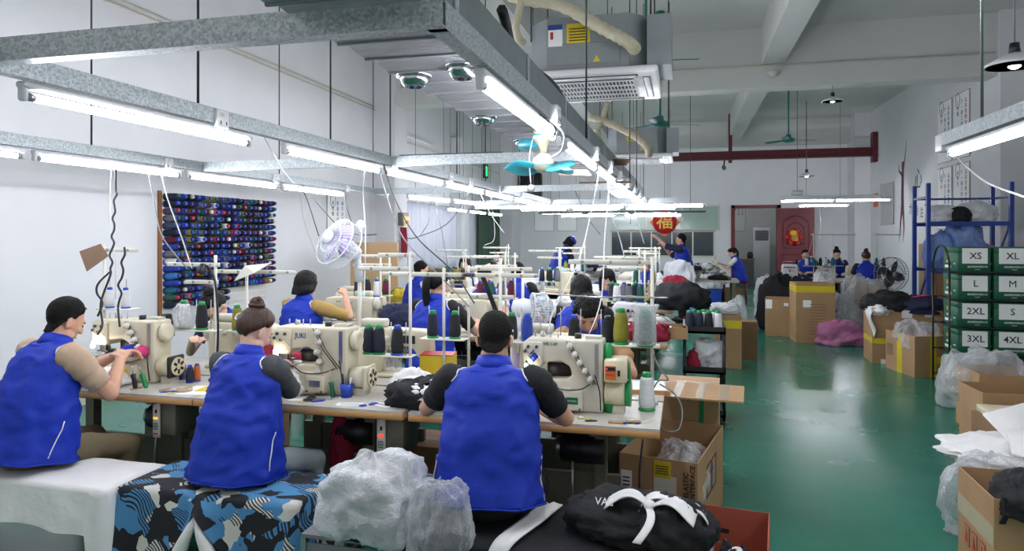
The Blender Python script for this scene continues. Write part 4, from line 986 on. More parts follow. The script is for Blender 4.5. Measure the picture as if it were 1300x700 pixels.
def person(label, loc, rz, hs=.48, lean=.15, head=(0, 0), hands=None, hair='short', shirt='cloth_black', trousers='cloth_black', vest=True, vox=.012, sc=1.0, female=False, stand=False, skin='skin', sleeve=.62, feet=None, poles=None, face=True, curl=.7, glasses=False, group=None, hatt=None, twist=0.0, piping=True, hem=.11, seed=0, ponytail=None, bulk=1.0, side=0.0, elbow=None):
    o = None; w = .9 if female else 1.0
    P = Vector((0, 0, (hs + .10) if not stand else .93))
    tw = Matrix.Rotation(twist, 3, 'Z'); sd = Matrix.Rotation(side, 3, 'Y')
    L = lambda v: v * sc
    d1, d2, d3 = sd @ dirv(lean * .55), sd @ (tw @ dirv(lean * 1.0)), sd @ (tw @ dirv(lean * 1.25))
    Wp = P + L(d1 * .22); Cc = Wp + L(d2 * .2); N = Cc + L(d3 * .1)
    hp = lean * 1.1 + head[0]; neckd = tw @ dirv(lean * 1.15 + head[0] * .45)
    Hc = N + L(neckd * .128)
    htf = Matrix.Translation(Hc) @ (Matrix.Rotation(twist + head[1], 4, 'Z') @ Matrix.Rotation(-hp, 4, 'X'))
    lat = sd @ (tw @ Vector((1, 0, 0)))
    SX = .185 * w * sc; S = {q: Cc + L(d3 * .045) + lat * (q * SX) for q in (-1, 1)}
    hd = {-1: Vector((-.13, .42, TZ + .10)), 1: Vector((.13, .42, TZ + .10))}
    if hands:
        for q in hands: hd[q] = Vector(hands[q])
    el = {}; wr_ = {}
    for q in (-1, 1):
        pole = Vector((q * .7, -.25, -.75))
        if elbow and q in elbow: pole = Vector(elbow[q])
        el[q], wr_[q] = ik(S[q], hd[q], .285 * sc, .245 * sc, pole)
    hip = {q: P + Vector((q * .09 * sc, .02, -.02)) for q in (-1, 1)}
    ft = {q: Vector((q * .13, .40 if not stand else .03, .08)) for q in (-1, 1)}
    if feet:
        for q in feet: ft[q] = Vector(feet[q])
    kn = {}; an = {}
    for q in (-1, 1): kn[q], an[q] = ik(hip[q], ft[q], .42 * sc, .41 * sc, Vector((q * .25, 1, .8)) if not stand else Vector((0, 1, 0)))
    b = MB()
    head_parts(b, htf, .95 * sc)
    b.caps(N - L(d3 * .03), htf @ Vector((0, -.02, -.03)), .054 * w * sc, .05 * w * sc)
    b.caps(P, Wp, .11 * sc, .105 * sc); b.caps(Wp, Cc, .105 * sc, .10 * sc); b.caps(S[-1] - lat * -.03, S[1] - lat * .03, .055 * sc, .055 * sc); b.caps(Cc, N, .09 * sc, .05 * sc)
    for q in (-1, 1):
        k = sc * w * (bulk * .5 + .5)
        b.caps(S[q], el[q], .048 * k, .039 * k); b.caps(el[q], el[q].lerp(wr_[q], .35), .038 * k, .039 * k); b.caps(el[q].lerp(wr_[q], .35), wr_[q], .039 * k, .026 * k)
        fd = (wr_[q] - el[q]).normalized(); inward = Vector((-q * .35, .3, -.15)) 
        hdir = (fd + inward * .6).normalized(); hand(b, wr_[q] + hdir * .01, hdir, Vector((-q * .45, 0, -1)), q * -1 * -1, curl, sc * (.92 if female else 1))
        b.caps(hip[q], kn[q], .075 * sc, .05 * sc); b.caps(kn[q], an[q], .048 * sc, .034 * sc)
        b.caps(an[q], an[q] + Vector((0, .1, -.035)), .03, .026)
    o = link('person', remesh(b, vox, 2 if vox < .009 else 1, 'person', skin), None, loc, rz); tag(o, label, 'person', group)
    # face
    def F(name, m_, fn):
        mb2 = MB(); fn(mb2); me = mb2.mesh(name, m_); me.transform(htf @ Matrix.Scale(.95 * sc, 4)); return link(name, me, o)
    if face:
        for q in (-1, 1):
            F('eye', 'ink', lambda mb2: mb2.ell((q * .030, .0785, .004), (.0125, .006, .0035 if head[0] > .2 else .005), None, 10, 6))
            F('eyebrow', 'hair_black', lambda mb2: mb2.tube([(q * .015, .086, .022), (q * .03, .0845, .027), (q * .047, .072, .022)], [.002, .0035, .002], 6))
        F('mouth', 'lip', lambda mb2: mb2.tube([(-.02, .085, -.064), (0, .0915, -.0645), (.02, .085, -.064)], [.002, .004, .002], 6))
    if glasses:
        F('glasses', 'black_plastic', lambda mb2: [mb2.torus((q * .033, .094, .002), .023, .0022, (0, 1, 0), 18, 5) for q in (-1, 1)] + [mb2.tube([(-.012, .094, .004), (0, .098, .007), (.012, .094, .004)], .002), mb2.tube([(.056, .092, .004), (.075, .06, .006), (.078, -.01, .004)], .0018), mb2.tube([(-.056, .092, .004), (-.075, .06, .006), (-.078, -.01, .004)], .0018)])
    # hair
    hm = 'hair_black'
    if hair == 'short': hc = hair_cap(50, -6, -50, .0125, lambda f, c: .045 * max(0, min(1, (-f - .15) / .4)), seed=seed, lump=.003); hm = 'hair_short'
    elif hair == 'bob': hc = hair_cap(34, -8, -25, .018, lambda f, c: 0.0 if f > .62 else .085 * min(1, (.62 - f) / .25), seed, .004)
    elif hair == 'long': hc = hair_cap(40, -8, -25, .016, lambda f, c: 0.0 if f > .66 else .24 * min(1, (.66 - f) / .2), seed, .004)
    elif hair == 'curly': hc = hair_cap(20, 4, -26, .026, seed=seed, lump=.02)
    else: hc = hair_cap(40, 0, -58, .0135, seed=seed, lump=.004)
    if hair == 'bunbrown': hm = 'hair_brown'
    me = hc.mesh('hair', hm); me.transform(htf @ Matrix.Scale(.97 * sc, 4)); ho = link('hair', me, o)
    if hair == 'curly':
        def cur(mb2):
            rnd = random.Random(seed)
            for i in range(120):
                a = rnd.uniform(0, 2 * PI); e = rnd.uniform(.12, 1.45); f = math.sin(a)
                if f > .5 and e < .42: e += .35
                if f < -.2: e -= .5
                p = Vector((.1 * math.cos(e) * math.cos(a), -.012 + .117 * math.cos(e) * math.sin(a), .03 + .115 * math.sin(e))); mb2.ell(p, (.02, .02, .018), None, 7, 5)
        F('curls', hm, cur)
    if hair in ('bun', 'bunbrown'):
        F('hair_bun', hm, lambda mb2: [mb2.ell((0, -.075, .135), (.042, .04, .036), None, 14, 9), mb2.torus((0, -.07, .125), .034, .014, (0, -.5, 1), 16, 6), mb2.ell((.02, -.09, .15), (.02, .02, .02), None, 10, 6)])
    if hair == 'bunbrown':
        F('hair_clip', 'white_plastic', lambda mb2: mb2.tube([Vector((-.03 + .028 * math.cos(a) * (1 + .15 * math.cos(5 * a)), -.116, .03 + .02 * math.sin(a) * (1 + .15 * math.cos(5 * a)))) for a in [i * PI / 10 for i in range(20)]], .004, 6, True))
    if hair == 'ponytail':
        pts = [(0, -.10, .075), (0, -.135, .06), (.005, -.15, .0), (.0, -.145, -.1), (.005, -.13, -.22), (.0, -.12, -.32)]
        up = Matrix.Rotation(hp, 4, 'X')
        F('ponytail', hm, lambda mb2: mb2.tube([Vector((p.x, p.y, p.z)) if i < 8 else (up @ p) for i, p in enumerate(catmull(pts, 6))], [.018 + .016 * math.sin(PI * min(1, .15 + i / 34)) for i in range(31)], 10))
        F('hair_tie', 'black_rubber', lambda mb2: mb2.torus((0, -.122, .066), .02, .006, (0, -1, -.4), 14, 6))
    if hatt:
        F('cap', hatt, lambda mb2: mb2.lathe([(.105, .05), (.105, .07), (.09, .11), (.05, .145), (.001, .152)], (0, -.012, 0), n=20))
    # vest / shirt body
    fwd = lambda d: lat.cross(d) * -1
    rows = []
    k = sc * w; hb = bulk
    rows.append((P + d1 * (-hem) * sc, d1, .215 * k * hb, .18 * sc * hb)); rows.append((P - d1 * .02 * sc, d1, .212 * k * hb, .175 * sc * hb)); rows.append((P.lerp(Wp, .5), d1, .198 * k * hb, .155 * sc * hb))
    rows.append((Wp, d2, .192 * k * hb, .142 * sc * hb)); rows.append((Wp.lerp(Cc, .5), d2, .197 * k, .14 * sc)); rows.append((Cc, d2, .188 * k, .125 * sc)); rows.append((Cc + d3 * .045 * sc, d3, .175 * k, .105 * sc))
    rows.append((Cc + d3 * .08 * sc, d3, .145 * k, .085 * sc)); rows.append((Cc + d3 * .103 * sc, d3, .10 * k, .07 * sc)); rows.append((Cc + d3 * .115 * sc, d3, .072 * k, .066 * sc))
    C = catmull([r[0] for r in rows], 6); Dd = catmull([r[1] for r in rows], 6); RR = catmull([(r[2], r[3], 0) for r in rows], 6); n = len(C)
    def surf(t, a, off=0.0):
        i = max(0, min(n - 1.001, t * (n - 1))); i0 = int(i); fr_ = i - i0
        c = C[i0].lerp(C[i0 + 1], fr_); d = Dd[i0].lerp(Dd[i0 + 1], fr_).normalized(); r = RR[i0].lerp(RR[i0 + 1], fr_)
        cx, cy = sup(a); fw = d.cross(lat) * 1; fw = fw if fw.y > 0 or abs(twist) > 1 else fw
        p = c + lat * (cx * (r.x + off)) + fw * (cy * (r.y + off))
        q = p * 6 + Vector((seed * 3.1, 0, 0)); low = 1 - min(1, t * 1.3)
        wv = mnoise.noise(q) * .010 + mnoise.noise(Vector((q.x * .8, q.y * .8, q.z * 2.6))) * .008 + (1 - abs(mnoise.noise(Vector((q.x * .9 + q.z * .8, q.y, q.z * .9 + 5))))) * .007
        wv += .009 * math.sin(a * 7 + seed + 3 * mnoise.noise(q * .5)) * low
        dg = mnoise.noise(Vector((q.x * 1.5 + q.z * 1.3, q.y * 1.5, q.z * 1.6 - q.x * 1.2 + seed))); wv += .012 * (1 - min(1, abs(dg) * 5)) * (1 if t < .8 else .2)
        return p + (p - c).normalized() * wv * (1 if t < .85 else .3)
    NS = 56; mb = MB(); T = [i / 60 for i in range(61)]
    vs = [surf(t, 2 * PI * j / NS) for t in T for j in range(NS)] 
    base = C[0]; vs = [base + (v - base) * .86 + d1 * .04 for v in vs[:NS]] + vs
    fs = [(i * NS + j, i * NS + (j + 1) % NS, (i + 1) * NS + (j + 1) % NS, (i + 1) * NS + j) for i in range(61) for j in range(NS)]
    mb.add(vs, fs, True); vname = 'vest' if vest else 'shirt'; vmat = 'vest_blue' if vest else shirt
    vo = mb.build(vname, vmat, o)
    # collar
    cb = N + d3 * .0; co = MB(); x_, f_ = lat, d3.cross(lat)
    prof = [(.074, -.012), (.07, .02), (.064, .048), (.071, .052), (.083, .02), (.09, -.016)]
    vs = []; nn = 28
    for r_, h_ in prof:
        for j in range(nn):
            a = 2 * PI * j / nn; gap = .012 * max(0, math.sin(a)); vs.append(cb + x_ * (r_ * k * math.cos(a)) + f_ * (r_ * sc * .95 * math.sin(a)) + d3 * ((h_ - gap) * sc))
    m_ = len(prof); fs = [(i * nn + j, i * nn + (j + 1) % nn, ((i + 1) % m_) * nn + (j + 1) % nn, ((i + 1) % m_) * nn + j) for i in range(m_) for j in range(nn)]
    co.add(vs, fs, True).build('collar', vmat, vo)
    if vest and piping:
        for q in (0, PI):
            MB().tube([surf(.715 + .135 * math.cos(a), q + .62 * math.sin(a), .004) for a in [2 * PI * i / 40 for i in range(40)]], .0035, 6, True).build('armhole_piping', 'cloth_white', vo)
        if vox < .009:
            for a in (-.1, PI + .1): MB().tube([surf(t, a + (t - .1) * 1.2, .004) for t in (.1, .14, .18, .22, .26)], .003, 6).build('pocket_piping', 'cloth_white', vo)
            MB().tube([surf(.012, 2 * PI * i / 60, .003) for i in range(60)], .004, 6, True).build('hem', 'vest_blue', vo)
    # sleeves
    for q in (-1, 1):
        s0 = S[q] - lat * (q * .03) ; s1 = S[q].lerp(el[q], sleeve); sl = MB(); ax = [s0, S[q], S[q].lerp(s1, .5), s1]
        pts = catmull(ax, 6); rad = [(.058 + .012 * math.sin(PI * min(1, i / 14)) + .004 * math.sin(i * 1.7 + q)) * k * (.6 + .4 * hb) for i in range(len(pts))]
        sl.tube(pts, rad, 16); me = sl.mesh('sleeve', shirt)
        for v in me.vertices: v.co += v.normal * mnoise.noise(v.co * 16) * .006
        link('sleeve', me, o)
    # trousers and shoes
    tr = MB(); tr.ell(P + Vector((0, -.01, -.01)), (.175 * k, .135 * sc, .115 * sc), None, 16, 10)
    for q in (-1, 1):
        tr.caps(hip[q], kn[q], .09 * k, .066 * k); tr.caps(kn[q], an[q] + Vector((0, 0, .03)), .064 * k, .05 * k)
    link('trousers', remesh(tr, .016 if vox < .009 else .024, 2, 'trousers', trousers, lambda c, nn_: c + nn_ * mnoise.noise(c * 14) * .008), o)
    for q in (-1, 1):
        a = an[q]; sh = MB(); sh.ell(Vector((a.x, a.y + .07, .045 + a.z - .08)), (.045, .13, .042), None, 12, 8); sh.build('shoe', 'black_rubber', o)
    return o
def work_stool(x, y, h, label, group=None, m='leg_wood'):
    t = thing('work_stool', label, 'stool', (x, y, 0), 0, group)
    bevelled(MB().b2(-.17, .17, -.13, .13, h - .035, h), .006, 1).build('seat', m, t)
    for sx in (-1, 1):
        for sy in (-1, 1): MB().cyl((sx * .16, sy * .12, 0), (sx * .135, sy * .1, h - .03), .016, n=8).build('leg', m, t)
    MB().b2(-.15, .15, -.012, .012, .15, .18).build('stretcher', m, t)
    return t
PPL = []
# --- the three in front
person('man in blue vest and beige sleeves sewing beside the thread wall', (-3.27, 2.79, 0), R(-14), .475, .30, (.18, -.1), {1: (.08, .43, .95), -1: (-.08, .50, .95)}, 'short', 'cloth_beige', 'cloth_khaki', vox=.0065, sleeve=.72, seed=1, bulk=1.12, curl=.8, elbow={1: (.55, -.35, -.75)}, sc=1.0, hem=.06)
person('woman with brown hair bun and blue vest at the blue-lettered machine', (-2.10, 2.87, 0), R(-6), .475, .2, (.35, -.25), {1: (-.06, .43, .92), -1: (-.2, .45, .93)}, 'bunbrown', 'cloth_char', 'cloth_jean', vox=.0065, sleeve=.92, seed=2, female=True, bulk=1.12, curl=.7, skin='skin_pale', sc=.95, hem=.09)
person('man in blue vest and black tee seen from behind at the aisle end', (-.79, 2.74, 0), R(7), .49, .22, (.32, .0), {-1: (-.31, .47, .90), 1: (.16, .42, .84)}, 'short', 'cloth_black', 'cloth_black', vox=.0065, sleeve=.7, seed=3, bulk=1.08, curl=.6, elbow={-1: (-.75, -.2, -.9), 1: (.9, -.2, -.6)}, sc=.965, hem=.03)
# --- facing them across the tables
person('young man with curly black hair bending over his machine', (-.62, 4.72, 0), R(180), .43, .38, (.22, .12), {1: (.12, .44, .9), -1: (-.14, .46, .9)}, 'curly', 'cloth_tan', 'cloth_black', vox=.0075, seed=4, sc=.99)
person('woman with glasses bending behind the two left machines', (-3.45, 4.84, 0), R(172), .46, .55, (.4, .1), None, 'bun', 'cloth_navy', 'cloth_black', vox=.0085, seed=5, female=True, glasses=True, skin='skin_pale')
# --- third row, from behind
person('woman with black bobbed hair and mustard sleeves lifting one hand', (-3.28, 5.34, 0), R(-12), .47, .14, (.12, -.2), {1: (.26, .30, 1.12), -1: (-.1, .42, .9)}, 'bob', 'cloth_mustard', 'cloth_black', vox=.0085, seed=6, female=True, sleeve=.95, sc=1.0)
person('woman with long black ponytail in blue vest', (-2.04, 5.33, 0), R(-10), .48, .16, (.15, -.25), {1: (.2, .43, .9), -1: (-.15, .42, .9)}, 'ponytail', 'cloth_black', 'cloth_black', vox=.0085, seed=7, female=True, sc=1.03, sleeve=.75)
person('worker in blue vest sitting behind the curly-haired young man', (-.80, 5.34, 0), R(5), .47, .18, (.2, .1), None, 'bob', 'cloth_black', 'cloth_black', vox=.012, seed=8, face=False)
# --- farther workers
person('woman with long hair parted over her cheeks looking down', (-.78, 7.3, 0), R(178), .47, .28, (.38, -.05), None, 'long', 'cloth_white', 'cloth_black', vox=.010, seed=9, female=True, skin='skin_pale')
person('worker facing the ponytail woman from the fourth row', (-2.1, 7.28, 0), R(175), .47, .25, (.3, .1), None, 'short', 'cloth_white', 'cloth_black', vox=.012, seed=10, skin='skin_pale')
person('worker in blue vest sitting sideways beside the plastic curtain', (-3.33, 8.1, 0), R(-40), .47, .16, (.1, -.2), None, 'short', 'cloth_white', 'cloth_black', vox=.012, seed=11)
person('worker from behind in the fifth row with blue shoulders', (-2.0, 7.98, 0), R(-8), .47, .2, (.2, .0), None, 'short', 'cloth_black', 'cloth_black', vox=.014, seed=12, face=False)
person('woman facing out between the stands of the sixth row', (-3.22, 9.95, 0), R(175), .48, .16, (.25, .1), None, 'bob', 'cloth_white', 'cloth_black', vox=.012, seed=13, female=True, skin='skin_pale')
person('worker with face half hidden near the aisle end of the sixth row', (-.55, 9.95, 0), R(175), .50, .16, (.15, .5), None, 'short', 'cloth_white', 'cloth_black', vox=.014, seed=14)
person('worker facing out at the eighth row by the green curtain', (-3.4, 12.4, 0), R(172), .5, .12, (.1, .1), None, 'bun', 'cloth_white', 'cloth_black', vox=.014, seed=15, skin='skin_pale')
person('stooping worker wearing a bright blue cap at the back', (-2.42, 13.1, 0), R(-60), .5, .45, (.3, 0), {1: (.1, .45, 1.0), -1: (-.1, .45, 1.0)}, 'bob', 'cloth_black', 'cloth_black', vox=.014, seed=16, stand=True, hatt='blue_plastic', face=False)
person('standing man in blue vest reaching to the hanging sign board', (-.02, 13.5, 0), R(78), .5, .10, (.1, .0), {1: (.1, .42, 1.45), -1: (-.15, .50, 1.62)}, 'short', 'cloth_navy', 'cloth_black', vox=.011, seed=17, stand=True, sleeve=1.0, elbow={-1: (-.4, 0, -1), 1: (.4, 0, -1)})
person('woman in blue vest on a red stool sewing side-on', (1.34, 18.25, 0), R(82), .5, .30, (.3, .0), {1: (.1, .45, .93), -1: (-.1, .45, .93)}, 'ponytail', 'cloth_white', 'cloth_black', vox=.012, seed=18, female=True, hem=.12, skin='skin_pale')
person('woman with hair up at the far table by the red door', (3.16, 16.1, 0), R(178), .52, .2, (.3, .1), None, 'bun', 'cloth_navy', 'cloth_black', vox=.014, seed=19, female=True, skin='skin_pale')
person('worker with short hair at the far table by the red door', (2.60, 16.3, 0), R(165), .5, .22, (.2, .2), None, 'short', 'cloth_navy', 'cloth_black', vox=.014, seed=20)
person('worker with brown hair seen from behind at the far table', (3.42, 14.55, 0), R(-5), .5, .2, (.2, .0), None, 'bunbrown', 'cloth_navy', 'cloth_black', vox=.014, seed=21, female=True, face=False)
for x, y, lab in [(-.62, 4.76, 'stool under the curly-haired young man'), (-3.45, 4.88, 'stool under the woman with glasses'), (-3.28, 5.32, 'stool under the bobbed woman'), (-2.04, 5.31, 'stool under the ponytail woman'), (-.80, 5.3, 'stool under the worker behind the young man'), (-.78, 7.34, 'stool under the long-haired woman'), (-2.1, 7.32, 'stool under the worker of the fourth row'), (-3.33, 8.06, 'stool beside the plastic curtain'), (-2.0, 7.94, 'stool under the worker of the fifth row'), (-3.22, 9.99, 'stool under the woman of the sixth row'), (-.55, 9.99, 'stool at the aisle end of the sixth row'), (-3.4, 12.44, 'stool by the green curtain'), (3.16, 16.14, 'stool under the woman with hair up'), (2.60, 16.34, 'stool under the short-haired worker by the door'), (3.42, 14.5, 'stool under the brown-haired worker')]:
    work_stool(x, y, .455 if y < 9 else .48, lab + ', wooden')
# ------------------------------------------------------------------ soft things
def blob(r, seed, amp=.22, ridge=.16, nu=44, nv=24, flat=True, fr=2.2):
    mb = MB(); vs = []
    for j in range(nv + 1):
        t = PI * j / nv
        for i in range(nu):
            a = 2 * PI * i / nu; d = Vector((math.sin(t) * math.cos(a), math.sin(t) * math.sin(a), math.cos(t)))
            q = d * fr + Vector((seed * 5.3, seed * 1.7, 0)); k = 1 + amp * mnoise.noise(q)
            k += ridge * (1 - 2.2 * abs(mnoise.noise(q * 2.1 + Vector((0, 0, seed))))) + ridge * .5 * (1 - 2 * abs(mnoise.noise(q * 4.7)))
            p = Vector((d.x * r[0] * k, d.y * r[1] * k, d.z * r[2] * k))
            if flat: p.z = p.z + r[2] * .55; p.z = p.z if p.z > .02 * r[2] else .02 * r[2] * (1 + d.z * .3); 
            vs.append(p)
    fs = [(j * nu + i, (j + 1) * nu + i, (j + 1) * nu + (i + 1) % nu, j * nu + (i + 1) % nu) for j in range(nv) for i in range(nu)]
    return mb.add(vs, fs, True)
def bag_blob(r, seed, flat=True, nu=72, nv=40):
    # slack film bag: a few big hollows, folds running up to a loose open mouth
    mb = MB(); vs = []; so = Vector((seed * 3.7, seed * 1.3, seed * .6))
    for j in range(nv + 1):
        t = PI * j / nv
        for i in range(nu):
            a = 2 * PI * i / nu; d = Vector((math.sin(t) * math.cos(a), math.sin(t) * math.sin(a), math.cos(t)))
            bx_ = max(abs(d.x), abs(d.y), abs(d.z)); d2 = d * (.74 + .26 / bx_) * .93
            k = 1 + .34 * mnoise.noise(d * 1.3 + so) + .10 * mnoise.noise(d * 3.1 - so)
            fold = 1 - min(1, 3.2 * abs(mnoise.noise(Vector((math.cos(a) * 2.2, math.sin(a) * 2.2, d.z * .7)) + so)))
            fold2 = 1 - min(1, 4 * abs(mnoise.noise(d * 2.4 + so * 2)))
            k += .10 * fold * math.sin(t) + .09 * fold2
            mouth = max(0, d.z - .72) * 1.1; k *= 1 - mouth * .55
            p = Vector((d2.x * r[0] * k, d2.y * r[1] * k, d2.z * r[2] * k + mouth * r[2] * (.5 + .6 * mnoise.noise(Vector((math.cos(a) * 2, math.sin(a) * 2, 0)) + so))))
            if flat: p.z = max(p.z + r[2] * .62, .012 * r[2] * (2 + d.z))
            vs.append(p)
    fs = [(j * nu + i, (j + 1) * nu + i, (j + 1) * nu + (i + 1) % nu, j * nu + (i + 1) % nu) for j in range(nv) for i in range(nu)]
    return mb.add(vs, fs, True)
def heap(name, loc, r, m, label, cat, seed, rz=0, group=None, parent=None, **kw):
    if isinstance(m, str) and m.startswith('bag'): mb = bag_blob(r, seed, kw.get('flat', True))
    else: mb = blob(r, seed, **kw)
    o = mb.build(name, m, parent, loc, rz)
    if not parent: tag(o, label, cat, group)
    return o
def garment(name, loc, r, m, label, seed, trim=None, rz=0, group=None, cat='garment'):
    o = heap(name, loc, r, m, label, cat, seed, rz, group)
    if trim:   # a contrasting strip folded over the pile
        def fn(u, v):
            a = PI * (.12 + .76 * u); x = -r[0] * .95 * math.cos(a); y = r[1] * (.25 * math.sin(5 * u + seed) + (v - .5) * .55)
            return Vector((x, y, r[2] * (.55 + 1.05 * math.sin(a)) + .012 + .01 * math.sin(9 * u + seed)))
        solid(MB().grid(fn, 20, 4).mesh('trim_band', trim), .004) and link('trim_band', solid(MB().grid(fn, 20, 4).mesh('trim_band', trim), .004), o)
    return o
def skirt(x0, x1, y0, y1, z, length, amp=.012, seed=0, n=160, rows=10, flare=.03):
    # cloth over a bench: top sheet and the hanging skirt as one surface
    mb = MB(); per = []; w, d = x1 - x0, y1 - y0; P_ = 2 * (w + d)
    for i in range(n):
        s = P_ * i / n
        if s < w: p, nn = Vector((x0 + s, y0, 0)), Vector((0, -1, 0))
        elif s < w + d: p, nn = Vector((x1, y0 + s - w, 0)), Vector((1, 0, 0))
        elif s < 2 * w + d: p, nn = Vector((x1 - (s - w - d), y1, 0)), Vector((0, 1, 0))
        else: p, nn = Vector((x0, y1 - (s - 2 * w - d), 0)), Vector((-1, 0, 0))
        per.append((p, nn, s))
    vs = []
    for r in range(rows + 1):
        t = r / rows
        for p, nn, s in per:
            L_ = length(p, nn)
            f = amp * t * (math.sin(s * 23 + seed + 3 * mnoise.noise(Vector((s * 3, seed, 0)))) + .8 * mnoise.noise(Vector((s * 9, t * 2, seed)))) + flare * t
            q = p + nn * (f + .008); q.z = z - L_ * t - .004 * (t == 0); vs.append(q)
    fs = [(r * n + i, r * n + (i + 1) % n, (r + 1) * n + (i + 1) % n, (r + 1) * n + i) for r in range(rows) for i in range(n)]
    c = Vector(((x0 + x1) / 2, (y0 + y1) / 2, z)); base = len(vs)
    for k in (.93, .6, .3):
        for p, nn, s in per:
            q = c + (Vector((p.x, p.y, z)) - c) * k; q.z = z + .004 + .006 * mnoise.noise(q * 7); vs.append(q)
    rings = [0, base, base + n, base + 2 * n]
    for a, b in zip(rings, rings[1:]): fs += [(b + i, b + (i + 1) % n, a + (i + 1) % n, a + i) for i in range(n)]
    vs.append(c); fs += [(len(vs) - 1, base + 2 * n + (i + 1) % n, base + 2 * n + i) for i in range(n)]
    return mb.add(vs, fs, True)
def bench(x0, x1, y0, y1, z, label):
    t = thing('work_bench', label, 'bench', ((x0 + x1) / 2, (y0 + y1) / 2, 0)); w, d = (x1 - x0) / 2 - .02, (y1 - y0) / 2 - .02
    MB().b2(-w, w, -d, d, z - .035, z - .008).build('seat_board', 'leg_wood', t)
    for sx in (-1, 1):
        for sy in (-1, 1): MB().b2(sx * (w - .03) - .025, sx * (w - .03) + .025, sy * (d - .03) - .02, sy * (d - .03) + .02, 0, z - .035).build('leg', 'leg_wood', t)
        MB().b2(sx * (w - .03) - .012, sx * (w - .03) + .012, -d + .04, d - .04, .14, .18).build('stretcher', 'leg_wood', t)
    MB().b2(-w + .05, w - .05, -d + .02, -d + .04, z - .09, z - .035).build('apron', 'leg_wood', t)
    return t
BZ = .47
bench(-3.95, -2.62, 2.62, 2.95, BZ, 'wooden bench under the white cloth')
c = skirt(-3.97, -2.60, 2.60, 2.97, BZ + .004, lambda p, n: (.19 + .05 * mnoise.noise(Vector((p.x * 2, 0, 3))) + (.17 if p.x > -2.68 else 0) + (.08 if p.x < -3.5 else 0)), .010, 1).build('bench_cloth', 'cloth_white')
tag(c, 'plain white cloth draped over the bench of the beige-sleeved man', 'bench cloth')
bench(-2.56, -1.68, 2.68, 3.02, BZ, 'wooden bench under the blue printed cloth')
c = skirt(-2.58, -1.66, 2.66, 3.04, BZ + .006, lambda p, n: (.36 - (.30 * max(0, 1 - abs(p.x + 2.12) / .22) if n.y < -.5 else 0)), .016, 2, 200, 14, .05).build('bench_cloth', 'print')
tag(c, 'blue, black and cream printed cloth gathered over a bench', 'bench cloth')
kn_ = MB().ell((-2.12, 2.63, BZ - .07), (.03, .02, .022), None, 12, 8)
for s in (-1, 1): kn_.tube(catmull([(-2.12, 2.62, BZ - .07), (-2.12 + s * .03, 2.60, BZ - .14), (-2.12 + s * .07, 2.60, BZ - .22), (-2.12 + s * .12, 2.60, BZ - .33)]), [.012 + .0012 * i for i in range(25)], 8)
kn_.build('gather_knot', 'cloth_white', c)
bench(-1.05, .0, 2.50, 2.92, BZ, 'wooden bench under the black cloth')
c = skirt(-1.07, .02, 2.48, 2.94, BZ + .006, lambda p, n: .16 + .28 * max(0, min(1, (p.x + .75) / .35)), .014, 3, 200, 12, .05).build('bench_cloth', 'cloth_black'); tag(c, 'black cloth over the bench of the man seen from behind', 'bench cloth')
bw = MB(); pts = catmull([(-.56, 2.9, BZ + .025), (-.60, 2.7, BZ + .03), (-.66, 2.5, BZ + .025), (-.69, 2.45, BZ - .03), (-.70, 2.43, BZ - .08)], 6)
vs = []; fs = []
for i, p in enumerate(pts):
    w_ = .05 - .025 * i / len(pts)
    for k in range(6): u = k / 5 - .5; vs.append(p + Vector((u * 2 * w_, 0, .006 * math.sin(k * 2.4))))
for i in range(len(pts) - 1):
    for k in range(5): a = i * 6 + k; fs.append((a, a + 1, a + 7, a + 6))
me = bw.add(vs, fs, True).mesh('tie', 'cloth_white'); solid(me, .004); sb = link('white_tie', me, c); 
kn2 = MB().ell((-.70, 2.42, BZ - .09), (.04, .025, .035), None, 12, 8)
kn2.tube(catmull([(-.69, 2.41, BZ - .11), (-.64, 2.39, BZ - .18), (-.55, 2.38, BZ - .27)]), [.012 + .0008 * i for i in range(17)], 8).tube(catmull([(-.71, 2.41, BZ - .1), (-.80, 2.40, BZ - .17), (-.86, 2.4, BZ - .30)]), [.010 + .0008 * i for i in range(17)], 8)
kn2.build('tie_knot', 'cloth_white', c)
g = garment('garment', (-.22, 2.74, BZ + .014), (.22, .17, .085), 'cloth_black', 'crumpled black garment with white print on the black bench', 4, group=None); lettering('VAd', .04, 'paper', g, (-.08, -.125, .15), (0, -.8, .6), 0)
garment('garment', (-.05, 2.66, BZ + .014), (.15, .13, .10), 'cloth_black', 'black garment with a cream sash bow on the bench end', 6, 'cloth_white')
def bow_wing(s_):
    def fn(u, v):
        w_ = .018 + .085 * u; x = s_ * .17 * u; y = (v - .5) * 2 * w_ * .8
        return Vector((x, y * .9 + .05 * u, .012 + .035 * math.sin(PI * u) + .010 * math.sin(v * 7 + 5 * u) * (.3 + u) - .02 * u))
    return solid(MB().grid(fn, 14, 10).mesh('bow_wing', 'cloth_white'), .004)
sa = thing('sash_bow', 'cream cloth bow lying on the black garment', 'cloth', (-.13, 2.60, BZ + .155), R(-14))
link('bow_wing', bow_wing(1), sa); link('bow_wing', bow_wing(-1), sa); MB().ell((0, 0, .02), (.022, .026, .018)).build('bow_knot', 'cloth_white', sa)
link('bow_tail', solid(MB().grid(lambda u, v: Vector((.03 * math.sin(u * 3) + (v - .5) * .03, -.01 - .16 * u, .015 - .07 * u * u)), 10, 3).mesh('bow_tail', 'cloth_white'), .004), sa)
